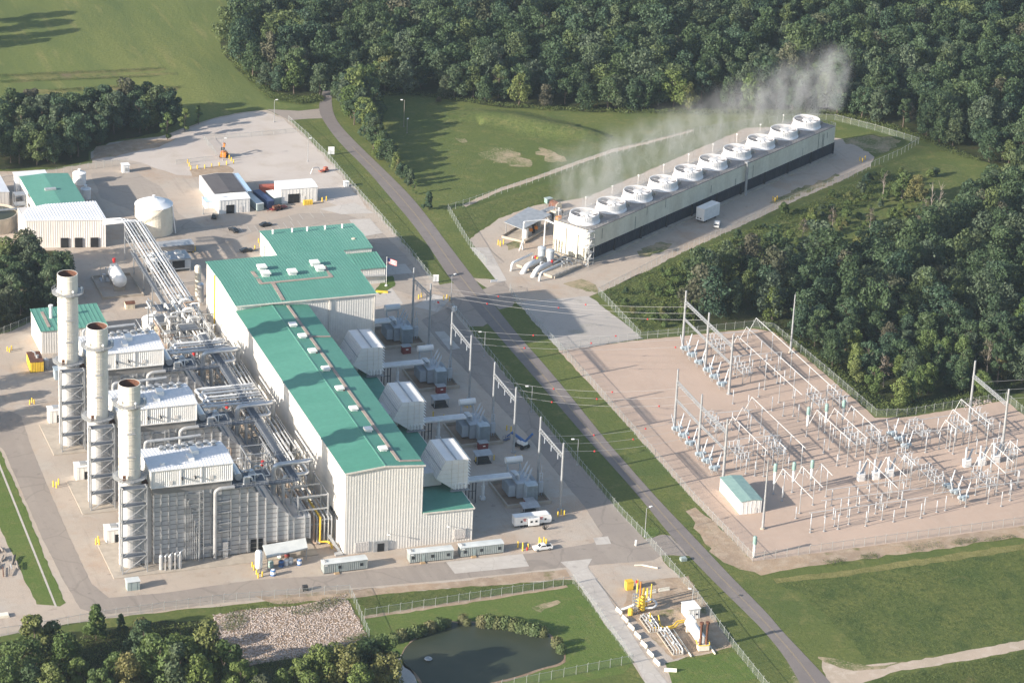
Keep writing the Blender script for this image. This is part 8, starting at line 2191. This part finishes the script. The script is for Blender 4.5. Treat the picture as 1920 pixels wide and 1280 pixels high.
for i in range(3):
    r = np.random.default_rng(400 + i); n = 900
    a = r.uniform(0, 6.28, n); d = np.sqrt(r.random(n)) * 1.7; z = r.uniform(.1, 2.8, n) * (1.05 - .16 * d)
    c = np.stack([d * np.cos(a), d * np.sin(a), z], 1); nr = np.stack([np.cos(a), np.sin(a), r.uniform(0, .9, n)], 1) + r.normal(size=(n, 3)) * .35; nr /= np.linalg.norm(nr, axis=1, keepdims=True)
    RD.append(quads_mesh('reed_clump', leaf_quads(c, nr, r.uniform(.28, .6, n), r), np.clip(z / 4 + r.uniform(0, .4, n), 0, 1), 'reed_leaf'))
for i, (px, py, s) in enumerate(REEDS):
    o = bpy.data.objects.new('reed_clump', RD[i % 3]); link(o); o.location = (*P(px, py + 3), 0); o.rotation_euler = (0, 0, i * 1.3); o.scale = (s, s, s * 1.05)
    tag(o, 'feathery reed clump at the %s bank of the pond' % ('left' if px < 850 else 'back' if px < 1030 else 'right'), 'reeds', 'reeds on the pond bank')
def rocks(polypx, n, s0, s1, seed, label):
    r = np.random.default_rng(seed); poly = PX(polypx); x0, x1 = min(p[0] for p in poly), max(p[0] for p in poly); y0, y1 = min(p[1] for p in poly), max(p[1] for p in poly)
    m = MB(); k = 0; ico = [(0, 0, 1), (.9, 0, .2), (.28, .85, .25), (-.72, .53, .2), (-.72, -.53, .25), (.28, -.85, .2), (0, 0, -.6)]
    fs = [(0, 1, 2), (0, 2, 3), (0, 3, 4), (0, 4, 5), (0, 5, 1), (6, 2, 1), (6, 3, 2), (6, 4, 3), (6, 5, 4), (6, 1, 5)]
    while k < n:
        p = (r.uniform(x0, x1), r.uniform(y0, y1))
        if not inside(p, poly): continue
        s = r.uniform(s0, s1); a = r.uniform(0, 6.28); sc = r.uniform(.65, 1.2, 3); c, q = cos(a), sin(a)
        m.add([((x * c * sc[0] - y * q * sc[1]) * s + p[0], (x * q * sc[0] + y * c * sc[1]) * s + p[1], z * s * sc[2] * .6 + s * .12) for x, y, z in [(u_ + r.uniform(-.15, .15), v_ + r.uniform(-.15, .15), w_) for u_, v_, w_ in ico]], fs); k += 1
    m.build('riprap', 'rock', label=label, cat='rocks', kind='stuff')
RIP = [(400, 1152), (480, 1140), (560, 1136), (648, 1114), (660, 1140), (688, 1192), (640, 1216), (560, 1232), (470, 1246), (440, 1220), (404, 1190)]
sheet('riprap_bed', RIP, 'soil', 4, .6, 2)
rocks(RIP, 6500, .12, .40, 71, 'bank of pale broken riprap rocks behind the front trees')
rocks([(1805, 748), (1850, 742), (1870, 752), (1830, 764), (1800, 762)], 110, .3, .7, 72, 'small heap of pale rocks at the upper right switchyard fence')
# ---------------------------------------------------------------- haze over the whole place
def haze():
    m = bpy.data.materials.new('haze'); m.use_nodes = True; nt = m.node_tree
    nt.nodes.remove(nt.nodes['Principled BSDF'])
    v = nt.nodes.new('ShaderNodeVolumePrincipled')
    v.inputs['Color'].default_value = (.66, .82, 1.0, 1); v.inputs['Density'].default_value = HAZE; v.inputs['Anisotropy'].default_value = .25
    nt.links.new(v.outputs[0], nt.nodes['Material Output'].inputs['Volume'])
    b = MB(); b.box(-2600, -1500, -1, 3600, 5200, 408)
    o = b.build('haze', m, kind='stuff'); tag(o, 'thin pale blue summer haze over the whole site', 'haze')
HAZE = .000043
haze()

# ---------------------------------------------------------------- steam above the fans
def steam():
    m = bpy.data.materials.new('steam'); m.use_nodes = True; nt = m.node_tree; N = nt.nodes; L = nt.links
    N.remove(N['Principled BSDF'])
    v = N.new('ShaderNodeVolumePrincipled'); v.inputs['Color'].default_value = (.97, .98, 1, 1); v.inputs['Anisotropy'].default_value = .1
    tc_ = N.new('ShaderNodeTexCoord'); sp = N.new('ShaderNodeSeparateXYZ'); L.new(tc_.outputs['Object'], sp.inputs[0])
    def math_(op, a, b=None, c=None):
        n = N.new('ShaderNodeMath'); n.operation = op
        for i, q in enumerate((a, b, c)):
            if q is None: continue
            if isinstance(q, (int, float)): n.inputs[i].default_value = q
            else: L.new(q, n.inputs[i])
        return n.outputs[0]
    X, Y, Z = sp.outputs
    # the plume leans with height, wanders, and thins out as it rises
    nz = N.new('ShaderNodeTexNoise'); nz.inputs['Scale'].default_value = .14; nz.inputs['Detail'].default_value = 4; nz.inputs['Roughness'].default_value = .62
    mp = N.new('ShaderNodeMapping'); mp.inputs['Scale'].default_value = (1, 1, .55); L.new(tc_.outputs['Object'], mp.inputs['Vector']); L.new(mp.outputs[0], nz.inputs['Vector'])
    wob = math_('MULTIPLY', math_('SUBTRACT', nz.outputs['Fac'], .5), math_('ADD', math_('MULTIPLY', Z, .55), 2.0))
    xs = math_('ADD', math_('SUBTRACT', X, math_('MULTIPLY', Z, .18)), wob)
    ph = math_('COSINE', math_('MULTIPLY', math_('SUBTRACT', xs, 7.6), 2 * pi / 16.05))
    wide = math_('ADD', .32, math_('MULTIPLY', Z, -.028))
    core = N.new('ShaderNodeMapRange'); core.inputs['From Max'].default_value = 1.0; core.clamp = True; core.interpolation_type = 'SMOOTHSTEP'
    L.new(ph, core.inputs['Value']); L.new(math_('SUBTRACT', wide, .75), core.inputs['From Min'])
    yy = math_('ABSOLUTE', math_('SUBTRACT', math_('ADD', Y, math_('MULTIPLY', wob, .6)), math_('MULTIPLY', Z, .05)))
    ym = N.new('ShaderNodeMapRange'); ym.interpolation_type = 'SMOOTHSTEP'; L.new(yy, ym.inputs['Value']); L.new(math_('ADD', 5.0, math_('MULTIPLY', Z, .22)), ym.inputs['From Min']); ym.inputs['From Max'].default_value = 1.5; ym.inputs['To Min'].default_value = 0; ym.inputs['To Max'].default_value = 1
    fall = N.new('ShaderNodeMapRange'); fall.interpolation_type = 'SMOOTHSTEP'; L.new(Z, fall.inputs['Value']); fall.inputs['From Min'].default_value = 29; fall.inputs['From Max'].default_value = 2; fall.inputs['To Min'].default_value = 0; fall.inputs['To Max'].default_value = 1
    pz = N.new('ShaderNodeMapRange'); pz.interpolation_type = 'SMOOTHSTEP'; L.new(nz.outputs['Fac'], pz.inputs['Value']); pz.inputs['From Min'].default_value = .38; pz.inputs['From Max'].default_value = .64
    d = math_('MULTIPLY', math_('MULTIPLY', math_('MULTIPLY', core.outputs[0], ym.outputs[0]), fall.outputs[0]), math_('ADD', .12, pz.outputs[0]))
    L.new(math_('MULTIPLY', d, STEAM), v.inputs['Density'])
    L.new(v.outputs[0], N['Material Output'].inputs['Volume'])
    b = MB(); b.box(-6, -12, 0, TL + 14, 14, 32)
    o = b.build('steam', m, loc=(tc[0], tc[1], THT + 2.9), rot=TA, kind='stuff'); tag(o, 'thin grey white steam drifting up from the ten tower fans', 'steam')
STEAM = .25
steam()
S.cycles.volume_step_rate = 2.0; S.cycles.volume_max_steps = 256
